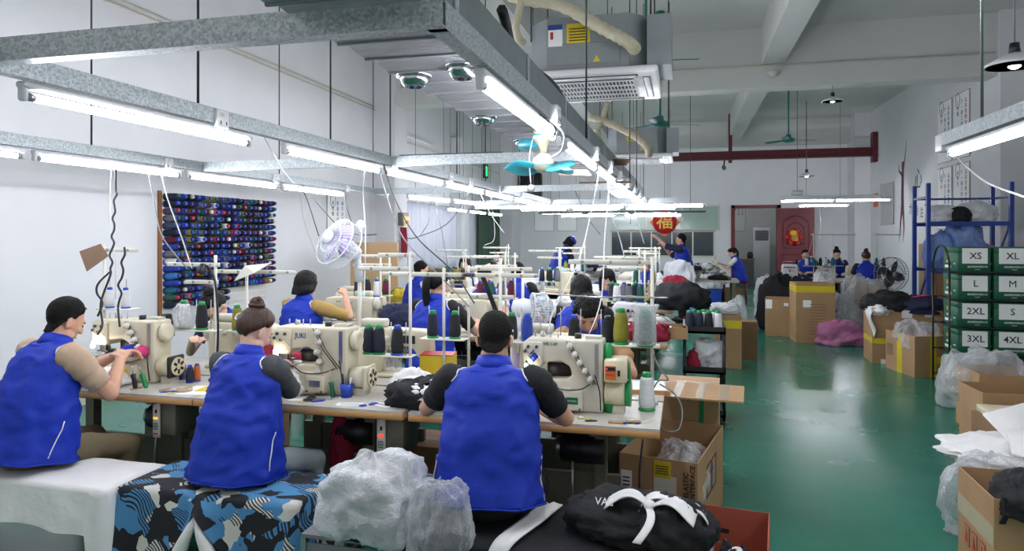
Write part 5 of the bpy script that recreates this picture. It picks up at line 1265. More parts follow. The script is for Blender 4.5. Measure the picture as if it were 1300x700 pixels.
# ------------------------------------------------------------------ cartons
def carton(loc, size, rz, label, m='carton', open_=True, flaps=(), tape=None, tape_v=False, lab=None, group=None, fold=.0):
    w, d, h = size[0] / 2, size[1] / 2, size[2]; T = .006
    t = thing('carton', label, 'carton', loc, rz, group)
    MB().b2(-w, w, -d, -d + T, 0, h).build('side_panel', m, t); MB().b2(-w, w, d - T, d, 0, h).build('side_panel', m, t)
    MB().b2(-w, -w + T, -d + T, d - T, 0, h).build('side_panel', m, t); MB().b2(w - T, w, -d + T, d - T, 0, h).build('side_panel', m, t)
    MB().b2(-w + T, w - T, -d + T, d - T, 0, .008).build('bottom_panel', 'carton_dark' if m != 'carton_red' else m, t)
    if not open_:
        MB().b2(-w, w, -d, -.001, h, h + .005).build('top_flap', m, t); MB().b2(-w, w, .001, d, h, h + .005).build('top_flap', m, t)
        MB().b2(-w - .001, w + .001, -.03, .03, h + .005, h + .0065).build('tape', 'tape_clear', t)
    for side, ang in flaps:
        f = MB(); L_ = min(w, d) * .9
        if side in 'fb': f.b2(-w, w, -L_, 0, -.004, 0)
        else: f.b2(-L_, 0, -d, d, -.004, 0)
        o = f.build('flap', m, t)
        if side == 'f': o.location = (0, -d, h); o.rotation_euler = (R(ang), 0, 0)
        if side == 'b': o.location = (0, d, h); o.rotation_euler = (R(-ang), 0, PI) if False else (R(180 - ang) if False else R(-ang), 0, 0); o.rotation_euler = (R(ang), 0, PI)
        if side == 'l': o.location = (-w, 0, h); o.rotation_euler = (0, R(-ang), 0)
        if side == 'r': o.location = (w, 0, h); o.rotation_euler = (0, R(ang), PI) if False else (0, R(-ang), PI)
    if tape:
        z0, z1 = tape; tm = 'tape_yellow'
        MB().b2(-w - .002, w + .002, -d - .002, -d, z0, z1).build('tape', tm, t); MB().b2(-w - .002, -w, -d, d, z0, z1).build('tape', tm, t)
    if tape_v: MB().b2(-.03, .03, -d - .002, -d, 0, h).build('tape', 'tape_yellow', t)
    if lab:
        for (x0, x1, z0, z1, mm) in lab: MB().b2(x0, x1, -d - .002, -d - .0005, z0, z1).build('paper_label', mm, t)
    return t
el_ = carton((-.06, 4.1, 0), (.42, .80, .47), R(-12), 'open tall carton printed ELASTIC INTERFACE beside the aisle-end table', 'carton', True, (), None, False, [(-.2, -.14, .22, .38, 'paper'), (-.02, .10, .12, .38, 'off_white')])
lettering('ELASTIC', .036, 'ink', el_, (.152, -.4035, .35), spin=PI / 2, bold=True); lettering('INTERFACE', .036, 'ink', el_, (.186, -.4035, .365), spin=PI / 2, bold=True)
MB().b2(-.02, .07, -.405, -.4, .37, .455).build('warning_label', 'tape_yellow', el_)
for i in range(4): MB().b2(-.01, .06, -.4075, -.4055, .39 + i * .013, .394 + i * .013).build('print_line', 'ink', el_)
for i in range(5): MB().b2(-.19, -.15, -.4045, -.4015, .26 + i * .02, .266 + i * .02).build('print_line', 'ink', el_)
mk = MB().b2(.2105, .212, -.15, -.14, .2, .38).b2(.2105, .212, .13, .14, .2, .38).b2(.2105, .212, -.15, .14, .2, .21).b2(.2105, .212, -.15, .14, .37, .38); mk.build('printed_frame', 'ink', el_)
ar = MB(); ar.prism([(-.02, -.09), (.02, -.09), (.02, .02), (.045, .02), (0, .09), (-.045, .02), (-.02, .02)], 0, .0015); o = ar.build('printed_arrow', 'ink_blue', el_, (.2105, 0, .29)); o.rotation_euler = (PI / 2, 0, PI / 2)
heap('plastic_bag', (-.02, 4.05, .2), (.14, .3, .16), 'bag_clear', 'clear plastic bag bulging inside the ELASTIC carton', 'plastic bag', 3)
rd = carton((.12, 3.13, 0), (.46, .5, .37), R(-7), 'open brick-red carton on the floor beside the black bench', 'carton_red')
lettering('5-B', .07, 'carton_light', rd, (.0, .2435, .2), spin=PI); MB().b2(-.07, .05, .2425, .2438, .25, .27).build('barcode', 'ink', rd)
heap('plastic_bag', (.0, 3.08, .1), (.12, .17, .2), 'bag_clear', 'clear plastic bag sticking out of the red carton', 'plastic bag', 5)
garment('garment', (.2, 2.99, .02), (.09, .1, .2), 'cloth_black', 'rolled black garment inside the red carton', 8, 'cloth_white')
gc = carton((.02, 4.78, 0), (.4, .42, .655), R(-4), 'closed carton with green print under the cardboard sheet', 'carton_light', False)
MB().b2(-.2, -.08, -.2125, -.2105, .38, .41).b2(-.2, -.17, -.2125, -.2105, .41, .5).build('green_print', 'print_green', gc); MB().b2(.08, .11, -.2125, -.2105, 0, .655).build('green_stripe', 'print_green', gc)
cs = thing('cardboard_sheet', 'flat taped cardboard sheet lying across the green-print carton', 'cardboard', (.06, 4.55, .664), R(-5))
MB().b2(-.2, .30, -.30, .15, 0, .01).build('sheet', 'carton', cs)
for x in (-.12, .02, .16): MB().b2(x, x + .05, -.30, .15, .01, .0115).build('tape', 'tape_clear', cs)
# right of the aisle
carton((1.52, 12.2, 0), (.42, .42, .62), R(-8), 'shorter open carton beside the tall yellow-taped carton', 'carton', True, (), None, False, [(-.2, -.1, .45, .6, 'paper'), (.08, .15, .5, .55, 'paper')])
cb = carton((1.93, 11.6, 0), (.56, .5, .92), R(3), 'tall open carton with a yellow tape band by the aisle', 'carton', True, (), (.78, .88), False, [(-.18, -.06, .55, .66, 'paper')])
for i in range(11): MB().b2(-.08, .16, -.2525, -.2505, .14 + i * .045, .152 + i * .045).build('print_line', 'carton_dark', cb)
cc = carton((2.76, 9.98, 0), (.80, .56, .72), R(-3), 'wide carton heaped with dark clothes and banded with yellow tape', 'carton', True, (), (.26, .33), False, [(-.39, -.32, .63, .71, 'paper'), (-.06, .06, .60, .70, 'paper'), (.2, .28, .62, .70, 'paper'), (-.3, -.2, 0, .06, 'paper')])
cd = carton((2.72, 9.22, 0), (.42, .62, .48), R(14), 'worn carton stuffed with crumpled plastic beside the green boxes', 'carton', True, (), None, False, [(.05, .12, .16, .24, 'tape_yellow')])
MB().b2(-.212, -.2102, -.05, .06, 0, .48).build('tape', 'tape_yellow', cd); MB().b2(-.03, .04, -.3125, -.3102, 0, .48).build('tape', 'tape_yellow', cd)
for y0, y1 in ((.15, .28),): MB().b2(-.2125, -.2105, y0, y1, .18, .32).build('print_block', 'carton_dark', cd)
heap('plastic_bag', (2.72, 9.22, .3), (.22, .3, .2), 'bag_clear', 'crumpled clear plastic filling the worn carton', 'plastic bag', 11)
for i, (x, y, z, r, m, trim) in enumerate([(2.62, 9.98, .66, (.30, .26, .16), 'cloth_black', None), (2.95, 9.92, .66, (.30, .28, .13), 'cloth_navy', 'cloth_pink'), (2.46, 9.9, .62, (.13, .22, .10), 'cloth_white', None)]):
    garment('garment', (x, y, z), r, m, ['black clothes heaped on the yellow-banded wide carton', 'navy clothes with a pink strip on the yellow-banded wide carton', 'white cloth spilling over the corner of the wide carton'][i], 20 + i, trim)
hang = MB().grid(lambda u, v: Vector((2.345 - .03 * math.sin(v * 5), 9.66 + u * .2, .70 - v * (.28 + .1 * math.sin(u * 6))) ) + Vector((-.02 * math.sin(u * 9), 0, 0)), 10, 10).mesh('hanging_cloth', 'cloth_white'); solid(hang, .006); tag(link('hanging_cloth', hang), 'white cloth hanging down the left side of the wide carton', 'cloth')
heap('garment_pile', (1.62, 12.9, 0), (.32, .3, .58), 'cloth_black', 'large black garment bundle behind the short carton', 'garments', 31)
for i, (px, py, d, r, m, lab) in enumerate([(1066, 432, 10.4, (.34, .24, .22), 'bag_pink', 'pink garments packed in a clear plastic bag on the floor'), (1062, 395, 11.3, (.32, .35, .42), 'bag_clear', 'big clear plastic bag standing behind the pink bag'), (1098, 380, 11.6, (.42, .35, .6), 'bag_clear', 'tall clear plastic bag leaning beside the wide carton'), (1046, 380, 12.0, (.18, .3, .62), 'bag_white', 'white plastic sack behind the tall carton'), (973, 385, 14.0, (.25, .25, .5), 'bag_white', 'white plastic bag on the floor beyond the short carton')]):
    p = atZ(px, py, .0) if False else atd(px, 300 + 1430 / d, d); heap('plastic_bag', (p.x, p.y, 0), r, m, lab, 'plastic bag', 40 + i)

# rack of green boxes
rk2 = thing('box_rack', 'black wire rack holding the green size boxes', 'rack', (2.755, 8.28, 0))
for x in (-.0, .8, 1.2):
    for y in (.0, .5): MB().cyl((x, y, 0), (x, y, 1.36), .011, n=8).build('post', 'black_plastic', rk2)
for z in (.085, .381, .677, .973, 1.269):
    MB().b2(-.01, 1.2, -.012, .012, z - .014, z).build('shelf_bar', 'black_plastic', rk2); MB().b2(-.01, 1.2, .488, .512, z - .014, z).build('shelf_bar', 'black_plastic', rk2)
    for k in range(9): MB().b2(.03 + k * .14, .036 + k * .14, .012, .488, z - .006, z).build('shelf_wire', 'black_plastic', rk2)
MB().tube(catmull([(0, 0, 1.36), (.0, .1, 1.5), (0, .25, 1.55), (0, .4, 1.5), (0, .5, 1.36)]), .011, 8).build('top_hoop', 'black_plastic', rk2)
labs = [['XS', 'XL', ''], ['L', 'M', ''], ['2XL', 'S', ''], ['3XL', '4XL', ''], ['', '', '']]
for r in range(5):
    for c_ in range(3):
        z = 1.269 - r * .296 + .0; x = 2.845 + c_ * .345; nm = labs[r][c_]
        where = 'top' if r == 0 else ['', 'second', 'third', 'fourth', 'bottom'][r]
        lab_ = ('dark green carton labelled %s on the black rack' % nm) if nm else 'unlabelled dark green carton, %s tier of the black rack' % where
        t = thing('size_box', lab_, 'box', (x + .155, 8.52, z + .001), 0, 'green size boxes on the rack')
        bevelled(MB().b2(-.155, .155, -.21, .21, 0, .235), .003, 1).build('box_body', 'carton_green', t); bevelled(MB().b2(-.158, .158, -.213, .213, .2, .262), .003, 1).build('box_lid', 'carton_green', t)
        if nm:
            MB().b2(-.115, .125, -.2165, -.2135, .085, .25).build('size_sheet', 'paper', t); lettering(nm, .10, 'ink', t, (.012, -.2172, .165), bold=(nm != 'M'))
        lettering('诚信服饰有限公司', .024, 'paper', t, (.03, -.2112, .05)); lettering('GARMENT', .012, 'paper', t, (.03, -.2112, .022))
        lettering('服装', .05, 'gold_paper', t, (-.1585, .06, .165), (-1, 0, 0)); lettering('品质保证', .03, 'paper', t, (-.1565, .06, .1), (-1, 0, 0)); MB().b2(-.1572, -.1555, -.02, .16, .03, .06).build('print_strip', 'paper', t); lettering('● 专业', .02, 'paper', t, (-.1565, -.12, .08), (-1, 0, 0))
heap('plastic_bag', (2.66, 7.5, .0), (.26, .28, .36), 'bag_clear', 'clear plastic sheeting bunched in front of the 3XL box', 'plastic bag', 51)
# blue shelving
bs = thing('blue_shelving', 'dark blue steel shelving unit piled with bags by the wall', 'shelf', (3.42, 11.1, 0))
for x in (0, 1.05):
    for y in (0, .62): MB().b2(x - .025, x + .025, y - .03, y + .03, 0, 2.42).build('post', 'blue_steel', bs)
for z in (.45, 1.18, 1.86):
    for y in (0, .62): MB().b2(.026, 1.024, y - .02, y + .02, z - .06, z).build('beam', 'blue_steel', bs)
    MB().b2(.026, 1.024, .021, .599, z - .012, z).build('shelf_board', 'blue_steel' if z < 1 else 'cable_grey', bs)
MB().box((1.05, .31, 1.5), (.02, .03, .85), Matrix.Rotation(R(40), 3, 'X')).build('brace', 'blue_steel', bs); MB().box((.0, .31, .8), (.02, .03, .85), Matrix.Rotation(R(40), 3, 'X')).build('brace', 'blue_steel', bs)
for x in (0.0, 1.05): MB().b2(x - .02, x + .02, .03, .59, 2.2, 2.23).build('end_tie', 'blue_steel', bs)
MB().b2(.03, 1.02, .6, .64, 2.2, 2.23).build('back_tie', 'blue_steel', bs)
for i, (x, y, z, r, m, lab) in enumerate([(3.7, 11.35, 1.86, (.22, .24, .15), 'bag_white', 'white bagged goods on the top board of the blue shelving'), (4.15, 11.4, 1.86, (.26, .24, .19), 'bag_white', 'larger white bagged goods on the top board of the blue shelving'), (3.62, 11.3, 1.18, (.2, .25, .32), 'bag_blue', 'blue-tinted plastic bags on the middle board of the blue shelving'), (3.95, 11.3, 1.18, (.26, .27, .4), 'bag_blue', 'taller blue plastic bag on the middle board of the blue shelving'), (4.2, 11.25, 1.18, (.16, .22, .22), 'bag_pink', 'pinkish bag on the middle board of the blue shelving')]):
    heap('plastic_bag', (x, y, z), r, m, lab, 'plastic bag', 60 + i)
heap('garment', (3.85, 11.2, 1.865), (.14, .1, .13), 'cloth_black', 'small black bundle between white bags on the blue shelving', 'garment', 67)
carton((3.93, 11.4, .452), (.8, .5, .66), 0, 'brown carton stored low in the blue shelving', 'carton_dark', False)
# near right corner
n1 = carton((1.68, 3.72, 0), (.66, .46, .47), R(-2), 'open taped carton with red transport marks nearest the light rail', 'carton', True)
for i, y in enumerate((-.1, 0, .1)):
    MB().b2(-.332, -.3305, y - .035, y + .035, .12, .22).build('red_mark', 'ink_red', n1); MB().b2(-.3335, -.3318, y - .028, y + .028, .127, .213).build('mark_field', 'carton', n1); MB().prism([(-.02, -.03), (.02, -.03), (0, .03)], 0, .0015).build('mark_sign', 'ink_red', n1, (-.334, y, .17), (PI / 2, 0, -PI / 2))
MB().b2(-.334, .334, -.2325, -.2303, .16, .24).build('tape', 'tape_clear', n1); MB().b2(-.3325, -.3305, -.23, .23, .25, .34).build('tape', 'tape_clear', n1)
rdm = MB().lathe([(.001, 0), (.06, .0), (.06, .0015), (.001, .0015)], (-.18, -.2302, .09), (0, -1, 0), 28).build('round_red_mark', 'ink_red', n1); lettering('吉', .07, 'carton_light', n1, (-.18, -.2322, .09))
garment('garment', (1.50, 3.56, .40), (.13, .15, .11), 'cloth_black', 'black garment slung over the edge of the red-marked carton', 71, None)
st = MB().grid(lambda u, v: Vector((1.36 + .025 * u + .01 * math.sin(v * 4), 3.484 - .008 * math.sin(PI * v) - .004, .49 - v * .12)), 4, 10).mesh('black_strap', 'cloth_black'); solid(st, .004); tag(link('black_strap', st), 'black strap hanging over the front of the red-marked carton', 'strap')
n2 = carton((2.52, 5.92, 0), (.82, .42, .50), R(1), 'open carton with a cream foam board leaning on it', 'carton', True)
n3 = carton((2.78, 6.6, 0), (.9, .5, .52), R(0), 'open carton draped with clear plastic behind the foam-board carton', 'carton', True)
heap('plastic_bag', (2.50, 6.66, .22), (.30, .24, .27), 'bag_clear', 'clear plastic bag spilling out of the carton before the green boxes', 'plastic bag', 73)
fb = thing('foam_board', 'thick cream foam board resting level beside the cartons', 'board', (2.25, 5.35, .40), R(-3)); bevelled(MB().b2(-.24, .5, -.2, .2, 0, .05), .004, 1).build('board', 'beige_plastic', fb)
n4 = carton((2.3, 5.3, 0), (.62, .5, .40), R(2), 'low carton underneath the cream foam board', 'carton_dark', False)
bt = thing('blue_tub', 'blue plastic tub lined with white cloth beside the near carton', 'tub', (1.86, 4.6, 0))
MB().lathe([(.22, 0), (.30, .36), (.31, .37), (.29, .37), (.21, .012), (.001, .012)], n=28).build('tub', 'crate_blue', bt)
heap('cloth_lining', (0, 0, .335), (.34, .28, .075), 'cloth_white', '', '', 74, 0, None, bt)
heap('plastic_bag', (1.62, 4.30, .0), (.24, .2, .26), 'bag_clear', 'clear plastic bag standing between the blue tub and the near carton', 'plastic bag', 75)
for i, (x, y, z, rx, ry, rz) in enumerate([(1.98, 4.62, .52, 38, -10, 25), (1.98, 4.40, .455, 12, 10, -15)]):
    t = thing('padded_board', ['white padded panel leaning steeply in the lined tub', 'white padded panel lying flatter on the lined tub'][i], 'panel', (x, y, z)); bevelled(MB().box((0, 0, 0), (.42, .34, .018), None), .005, 1).build('panel', 'cloth_white', t); t.rotation_euler = (R(rx), R(ry), R(rz))

# ------------------------------------------------------------------ stack between the two benches
lt = thing('steel_side_rack', 'low grey steel frame holding plastic bags between the benches', 'rack', (-1.32, 2.66, 0))
for sx in (-1, 1):
    for sy in (-1, 1): MB().b2(sx * .19 - .012, sx * .19 + .012, sy * .16 - .012, sy * .16 + .012, 0, .42).build('post', 'steel', lt)
MB().b2(-.2, .2, -.17, .17, .42, .435).build('top_sheet', 'cable_grey', lt); MB().b2(-.19, .19, -.165, -.16, .26, .40).build('front_sheet', 'cable_grey', lt); MB().b2(-.19, .19, -.17, .17, .10, .112).build('lower_shelf', 'cable_grey', lt)
wc = thing('white_carton', 'white paper carton standing behind the big plastic bag', 'carton', (-1.36, 2.78, .436), R(-8)); MB().b2(-.12, .11, -.06, .06, 0, .17).build('body', 'paper', wc); MB().b2(.11, .112, -.06, .06, 0, .17).build('brown_end', 'carton', wc); MB().b2(-.125, .115, -.065, .065, .17, .176).build('lid', 'off_white', wc)
heap('plastic_bag', tuple(atd(472, 632, 2.72)), (.19, .15, .17), 'bag_white', 'large inflated clear plastic bag beside the printed bench', 'plastic bag', 81, flat=False)
heap('plastic_bag', tuple(atd(560, 668, 2.6)), (.12, .10, .17), 'bag_clear', 'crumpled thin plastic bag hanging before the steel frame', 'plastic bag', 82, flat=False)
heap('plastic_bag', (-1.12, 2.66, .44), (.11, .1, .14), 'bag_clear', 'pinkish crumpled plastic bag against the man\'s vest', 'plastic bag', 83)
heap('garment', (-1.24, 2.58, .436), (.12, .12, .08), 'cloth_black', 'black folded garment among the plastic bags', 'garment', 84)
tag(MB().tube(catmull([(-1.32, 2.5, .55), (-1.25, 2.44, .56), (-1.15, 2.47, .53), (-1.07, 2.53, .56)]), .006).build('drawstring', 'cable_white'), 'white cord lying over the black folded garment', 'cord')
# floor under the tables
bk = thing('red_basket', 'red plastic basket of scraps under the aisle-end table', 'basket', (-.50, 3.32, 0))
MB().b2(-.17, .17, -.12, .12, 0, .012).build('bottom', 'basket_red', bk)
for s in (-1, 1):
    MB().box((0, s * .13, .1), (.36, .008, .2), Matrix.Rotation(R(-s * 6), 3, 'X')).build('side', 'basket_red', bk); MB().box((s * .18, 0, .1), (.008, .26, .2), Matrix.Rotation(R(s * 6), 3, 'Y')).build('side', 'basket_red', bk)
MB().torus((0, 0, .205), .16, .008, n=24).build('rim', 'basket_red', bk).scale = (1.2, .9, 1)
garment('scrap', (-.44, 3.32, .06), (.11, .09, .15), 'cloth_grey', 'grey cloth scraps in the red basket', 91, cat='cloth scraps'); garment('scrap', (-.60, 3.30, .06), (.06, .08, .12), 'vest_blue', 'blue cloth scraps in the red basket', 92, cat='cloth scraps')
garment('garment', (-1.86, 3.50, .30), (.07, .08, .25), 'cloth_maroon', 'dark red bag hanging under the table of the bun woman', 93, cat='bag')
mk = MB().grid(lambda u, v: Vector(((u - .5) * (.02 + .1 * v), .01 * math.sin(v * 4), -v * .16)), 6, 8).mesh('face_mask', 'mask_blue'); solid(mk, .003); tag(link('face_mask', mk, None, (-.20, 3.20, .36)), 'pale blue face mask hanging on a cord under the table end', 'mask')
tag(MB().tube(catmull([(-.19, 3.21, .71), (-.205, 3.2, .55), (-.2, 3.2, .36)]), .005).build('lanyard', 'cable_black'), 'black cord hanging from the aisle-end table edge', 'cord')

for i, (x, y, r, m, lab) in enumerate([(-3.55, 3.62, (.22, .16, .2), 'cloth_black', 'black bundle on the floor under the beige-sleeved man\'s table'), (-2.75, 3.75, (.2, .16, .18), 'cloth_char', 'charcoal bundle added for shade on the floor between the two left tables'), (-2.2, 3.78, (.2, .15, .16), 'cloth_black', 'black bundle on the floor under the bun woman\'s table'), (-1.12, 3.72, (.2, .16, .22), 'cloth_black', 'black bundle added for shade on the floor under the aisle-end table')]):  # dark bundles added to stand in for the shade below the tables
    heap('shade_bundle', (x, y, 0), r, m, lab, 'garments', 250 + i)
carton((-2.95, 4.1, 0), (.5, .35, .42), R(6), 'dark carton added for shade under the facing tables near the thread wall', 'carton_dark', False); carton((-1.55, 4.08, 0), (.42, .35, .36), R(-4), 'dark carton added for shade under the facing tables behind the bun woman', 'carton_dark', False)  # dark cartons added to deepen the shade below the facing tables
p = atd(703, 374, 6.05); spool((p.x, p.y, TZ), 'th_green', 'green_plastic', 'dark green cone inside a white bag on the third row', None, 1.3); tag(MB().lathe([(.07, 0), (.075, .02), (.07, .22), (.06, .27), (.055, .27), (.066, .21), (.07, .03), (.001, .01)], (p.x, p.y, TZ), n=12).build('plastic_sleeve', 'bag_clear'), 'tall clear bag around the dark green cone on the third row', 'plastic bag')

# ------------------------------------------------------------------ things on the near tables
gp = garment('garment', (-1.33, 3.38, TZ), (.19, .13, .085), 'cloth_black', 'black and white garment pieces heaped by the man\'s left hand', 101, 'cloth_white')
garment('garment', (-1.30, 3.33, TZ + .045), (.10, .08, .05), 'cloth_white', 'white garment piece on the heap by the man\'s left hand', 102, 'cloth_black')
garment('garment', (-1.47, 3.55, TZ), (.12, .09, .09), 'cloth_white', 'white crumpled cloth beside the thread stand arm', 103)
yb = thing('yellow_box', 'yellow and red packet lying behind the garment heap', 'box', (-1.46, 3.93, TZ), R(8)); MB().b2(-.1, .1, -.07, .07, 0, .17).build('body', 'tape_yellow', yb); MB().b2(-.101, .101, -.071, .071, .17, .176).build('red_top', 'red_plastic', yb)
def cup(loc, m, label):
    t = thing('pen_cup', label, 'cup', loc); MB().lathe([(.03, 0), (.036, .075), (.034, .075), (.028, .005), (.001, .005)], n=18).build('cup', m, t)
    for i, (a, c) in enumerate(((.3, 'white_plastic'), (2.2, 'cable_grey'), (4.1, 'black_plastic'))): MB().cyl((.01 * math.cos(a), .01 * math.sin(a), .01), (.024 * math.cos(a), .024 * math.sin(a), .105 + .012 * i), .005, n=8).build('tool', c, t)
    return t
cup(atZ(774, 523, TZ), 'green_plastic', 'green cup of tools before the orange-panelled machine'); cup(atZ(440, 504, TZ), 'blue_plastic', 'blue cup of tools beside the blue-lettered machine')
def screwdriver(loc, label, m='green_plastic', lean_=.25):
    t = thing('screwdriver', label, 'screwdriver', loc); a = Vector((math.sin(lean_), 0, math.cos(lean_)))
    MB().lathe([(.009, 0), (.014, .015), (.012, .06), (.016, .085), (.001, .09)], (0, 0, 0), a, 10).build('handle', m, t); MB().cyl(a * .088, a * .15, .003, n=6).build('shaft', 'steel', t)
screwdriver(atZ(423, 505, TZ), 'dark green screwdriver standing by the blue cup', 'dark_green', -.15); screwdriver(atZ(186, 493, TZ), 'green screwdriver leaning before the left machine', 'green_plastic', -.4); screwdriver(atZ(172, 494, TZ), 'black screwdriver leaning before the left machine', 'black_plastic', -.2)
for px, py, c, lab in ((241, 482, 'th_navy', 'short navy spool on the table between the left machines'), (250, 480, 'th_orange', 'short orange spool on the table between the left machines'), (232, 478, 'th_slate', 'short slate spool on the table between the left machines'), (222, 472, 'th_black', 'short black spool on the table between the left machines')):
    spool(atZ(px, py + 4, TZ), c, 'blue_plastic', lab, None, .62)
t = thing('scissors', 'black-handled scissors lying before the blue-lettered machine', 'scissors', atZ(400, 508, TZ), R(8))
MB().torus((-.03, .02, .006), .022, .005, n=16).torus((-.03, -.025, .006), .022, .005, n=16).build('handles', 'black_plastic', t); MB().add([(-.01, .006, .004), (.1, .0, .004), (-.01, -.006, .004), (-.01, .006, .008), (.1, 0, .008), (-.01, -.006, .008)], [(0, 2, 1), (3, 4, 5), (0, 1, 4, 3), (1, 2, 5, 4), (2, 0, 3, 5)]).build('blades', 'steel', t)
sh = thing('pattern_sheet', 'yellow and white pattern sheet lying on the left tabletop', 'paper', (-2.60, 3.38, TZ), R(8)); MB().b2(-.2, .2, -.1, .12, 0, .002).build('white_sheet', 'paper', sh); MB().b2(-.13, .1, -.02, .1, .002, .004).build('yellow_sheet', 'tape_yellow', sh)
for i, (x, y, c) in enumerate([(-3.36, 3.36, 'cloth_white'), (-3.26, 3.44, 'vest_blue'), (-3.20, 3.46, 'cloth_pink'), (-3.52, 3.35, 'cloth_white')]):
    r_ = (.13, .1, .06) if c == 'cloth_white' else (.05, .04, .04)
    garment('cloth_piece', (x, y, TZ + (.0 if c == 'cloth_white' else .165)), r_, c, ['white cloth being fed under the left machine\'s needle', 'blue scrap under the lamp of the left machine', 'pink scrap under the lamp of the left machine', 'white cloth folded on the far left tabletop'][i], 110 + i, cat='cloth')
garment('cloth_piece', (-2.2, 3.42, TZ + .0), (.12, .07, .09), 'cloth_white', 'white cloth under the needle of the blue-lettered machine', 115, cat='cloth')
spool((-2.09, 3.62, TZ + .165), 'th_maroon', 'black_plastic', 'maroon spool standing in the throat of the blue-lettered machine', None, .62)
spool((-.79, 3.43, TZ + .162), 'th_green', 'black_plastic', 'dark green spool by the needle of the orange-panelled machine', None, .6)
pp = thing('paper_stack', 'white paper sheets on the aisle end of the facing table', 'paper', (-.24, 4.06, TZ), R(6)); MB().b2(-.13, .13, -.15, .15, 0, .012).build('sheets', 'paper', pp); MB().b2(-.14, .14, -.165, -.155, -.0, .025).build('wood_strip', 'wood_edge', pp)
for i, (x, y) in enumerate(((-.32, 3.27), (-.24, 3.30))): tag(MB().box((x, y, TZ + .004), (.07, .03, .006), .3 * i).build('card_scrap', 'carton', None), 'torn brown card scrap on the aisle-end table, %s piece' % ('longer' if i == 0 else 'shorter'), 'card')
rnd2 = random.Random(11)
for i in range(34):
    k = rnd2.randrange(3); x = [-3.25, -2.005, -.735][k] + rnd2.uniform(-.55, .55); y = 3.47 + rnd2.uniform(-.24, -.13)
    m, cname = rnd2.choice([('carton', 'brown card'), ('paper', 'white paper'), ('cloth_white', 'white cloth'), ('cloth_black', 'black cloth'), ('tape_yellow', 'yellow tape'), ('off_white', 'grey label'), ('vest_blue', 'blue cloth')])
    a = rnd2.uniform(0, 3); w_, d_ = rnd2.uniform(.015, .05), rnd2.uniform(.01, .025)
    poly = [(w_ * math.cos(q) * (1 + .3 * rnd2.random()), d_ * math.sin(q) * (1 + .3 * rnd2.random())) for q in [j * PI / 3 for j in range(6)]]
    o = MB().prism(poly, 0, .0025).build('offcut', m, None, (x, y, TZ + .0002), a); tag(o, '%s offcut lying near the edge of the %s table' % (cname, ['beige-sleeved man\'s', 'bun woman\'s', 'aisle-end'][k]), 'offcut', 'offcuts on the near tables')
tm = thing('tape_roll', 'roll of clear tape beside the control end of the left table', 'tape', (-2.78, 3.33, TZ)); MB().lathe([(.022, 0), (.042, 0), (.042, .02), (.022, .02), (.022, 0)], n=20).build('roll', 'tape_clear', tm); MB().lathe([(.02, .001), (.0219, .001), (.0219, .019), (.02, .019), (.02, .001)], n=20).build('core', 'carton', tm)
for i, (x, y, rz) in enumerate(((-1.72, 3.29, .2), (-1.55, 3.32, -.4), (-.98, 3.30, .1))):
    t = thing('size_label_sheet', ['white label strip before the blue-lettered machine', 'white label sheet beside the blue tool cup', 'white label strip under the man\'s right arm'][i], 'paper', (x, y, TZ), rz); MB().b2(-.07, .07, -.03, .03, 0, .0015).build('sheet', 'paper', t); MB().b2(-.05, .05, -.004, .004, .0015, .002).build('print_line', 'ink', t)
# clear bags over cones
tag(MB().lathe([(.055, 0), (.06, .02), (.056, .17), (.075, .21), (.072, .21), (.053, .17), (.056, .025), (.001, .02)], (-.205, 3.66, TZ + .318), n=14).build('plastic_sleeve', 'bag_clear'), 'open clear plastic sleeve around the dark green cone', 'plastic bag')
heap('plastic_sleeve', (-3.09, 3.7, TZ + .305), (.062, .062, .10), 'bag_clear', 'clear plastic wrapped around the white cone', 'plastic bag', 120, amp=.1, ridge=.08)

# ------------------------------------------------------------------ fans with cages
def cage_fan(loc, rz, tilt, R_, label, post, mcol='fan_white', blade='fan_white'):
    t = thing('cage_fan', label, 'fan', loc, rz); tf = Matrix.Rotation(tilt, 4, 'X')
    def put(mb, n, m): me = mb.mesh(n, m); me.transform(tf); return link(n, me, t)
    for y, rr in ((-.05, R_), (.03, R_), (-.085, R_ * .55)): put(MB().torus((0, y, 0), rr, .005, (0, 1, 0), 36, 5), 'cage_ring', mcol)
    for k in range(36):
        a = 2 * PI * k / 36; c, s = math.cos(a), math.sin(a)
        put(MB().tube([(c * .04, -.095, s * .04), (c * R_ * .6, -.088, s * R_ * .6), (c * R_, -.05, s * R_), (c * R_, .03, s * R_), (c * R_ * .5, .05, s * R_ * .5)], .0024, 4), 'cage_wire', mcol)
    put(MB().lathe([(.001, 0), (.045, .0), (.045, .01), (.001, .012)], (0, -.105, 0), (0, -1, 0), 18), 'badge', mcol)
    put(MB().lathe([(.001, .02), (.055, .03), (.065, .08), (.05, .15), (.001, .165)], (0, 0, 0), (0, 1, 0), 18), 'motor', mcol)
    for k in range(4):
        me = fan_blade(.03, R_ * .9, .13, R(24)).mesh('blade', blade); me.transform(tf @ Matrix.Rotation(-PI / 2, 4, 'X') @ Matrix.Rotation(k * PI / 2 + .4, 4, 'Z') @ Matrix.Translation((0, 0, -.02))); link('blade', me, t)
    post(t); return t
p = atd(432, 311, 4.55)
def post1(t): MB().cyl((0, .13, -.02), (0, .16, -.25), .022, .03, 12).build('neck', 'fan_white', t); MB().cyl((0, .16, -.25), (0, .16, TZ - p.z), .014).build('pole', 'stand_white', t); MB().lathe([(.001, 0), (.05, 0), (.05, .015), (.02, .03)], (0, .16, TZ - p.z), n=16).build('clamp_base', 'fan_white', t); MB().ell((0, .17, .12), (.035, .035, .05)).build('gear_knob', 'fan_white', t)
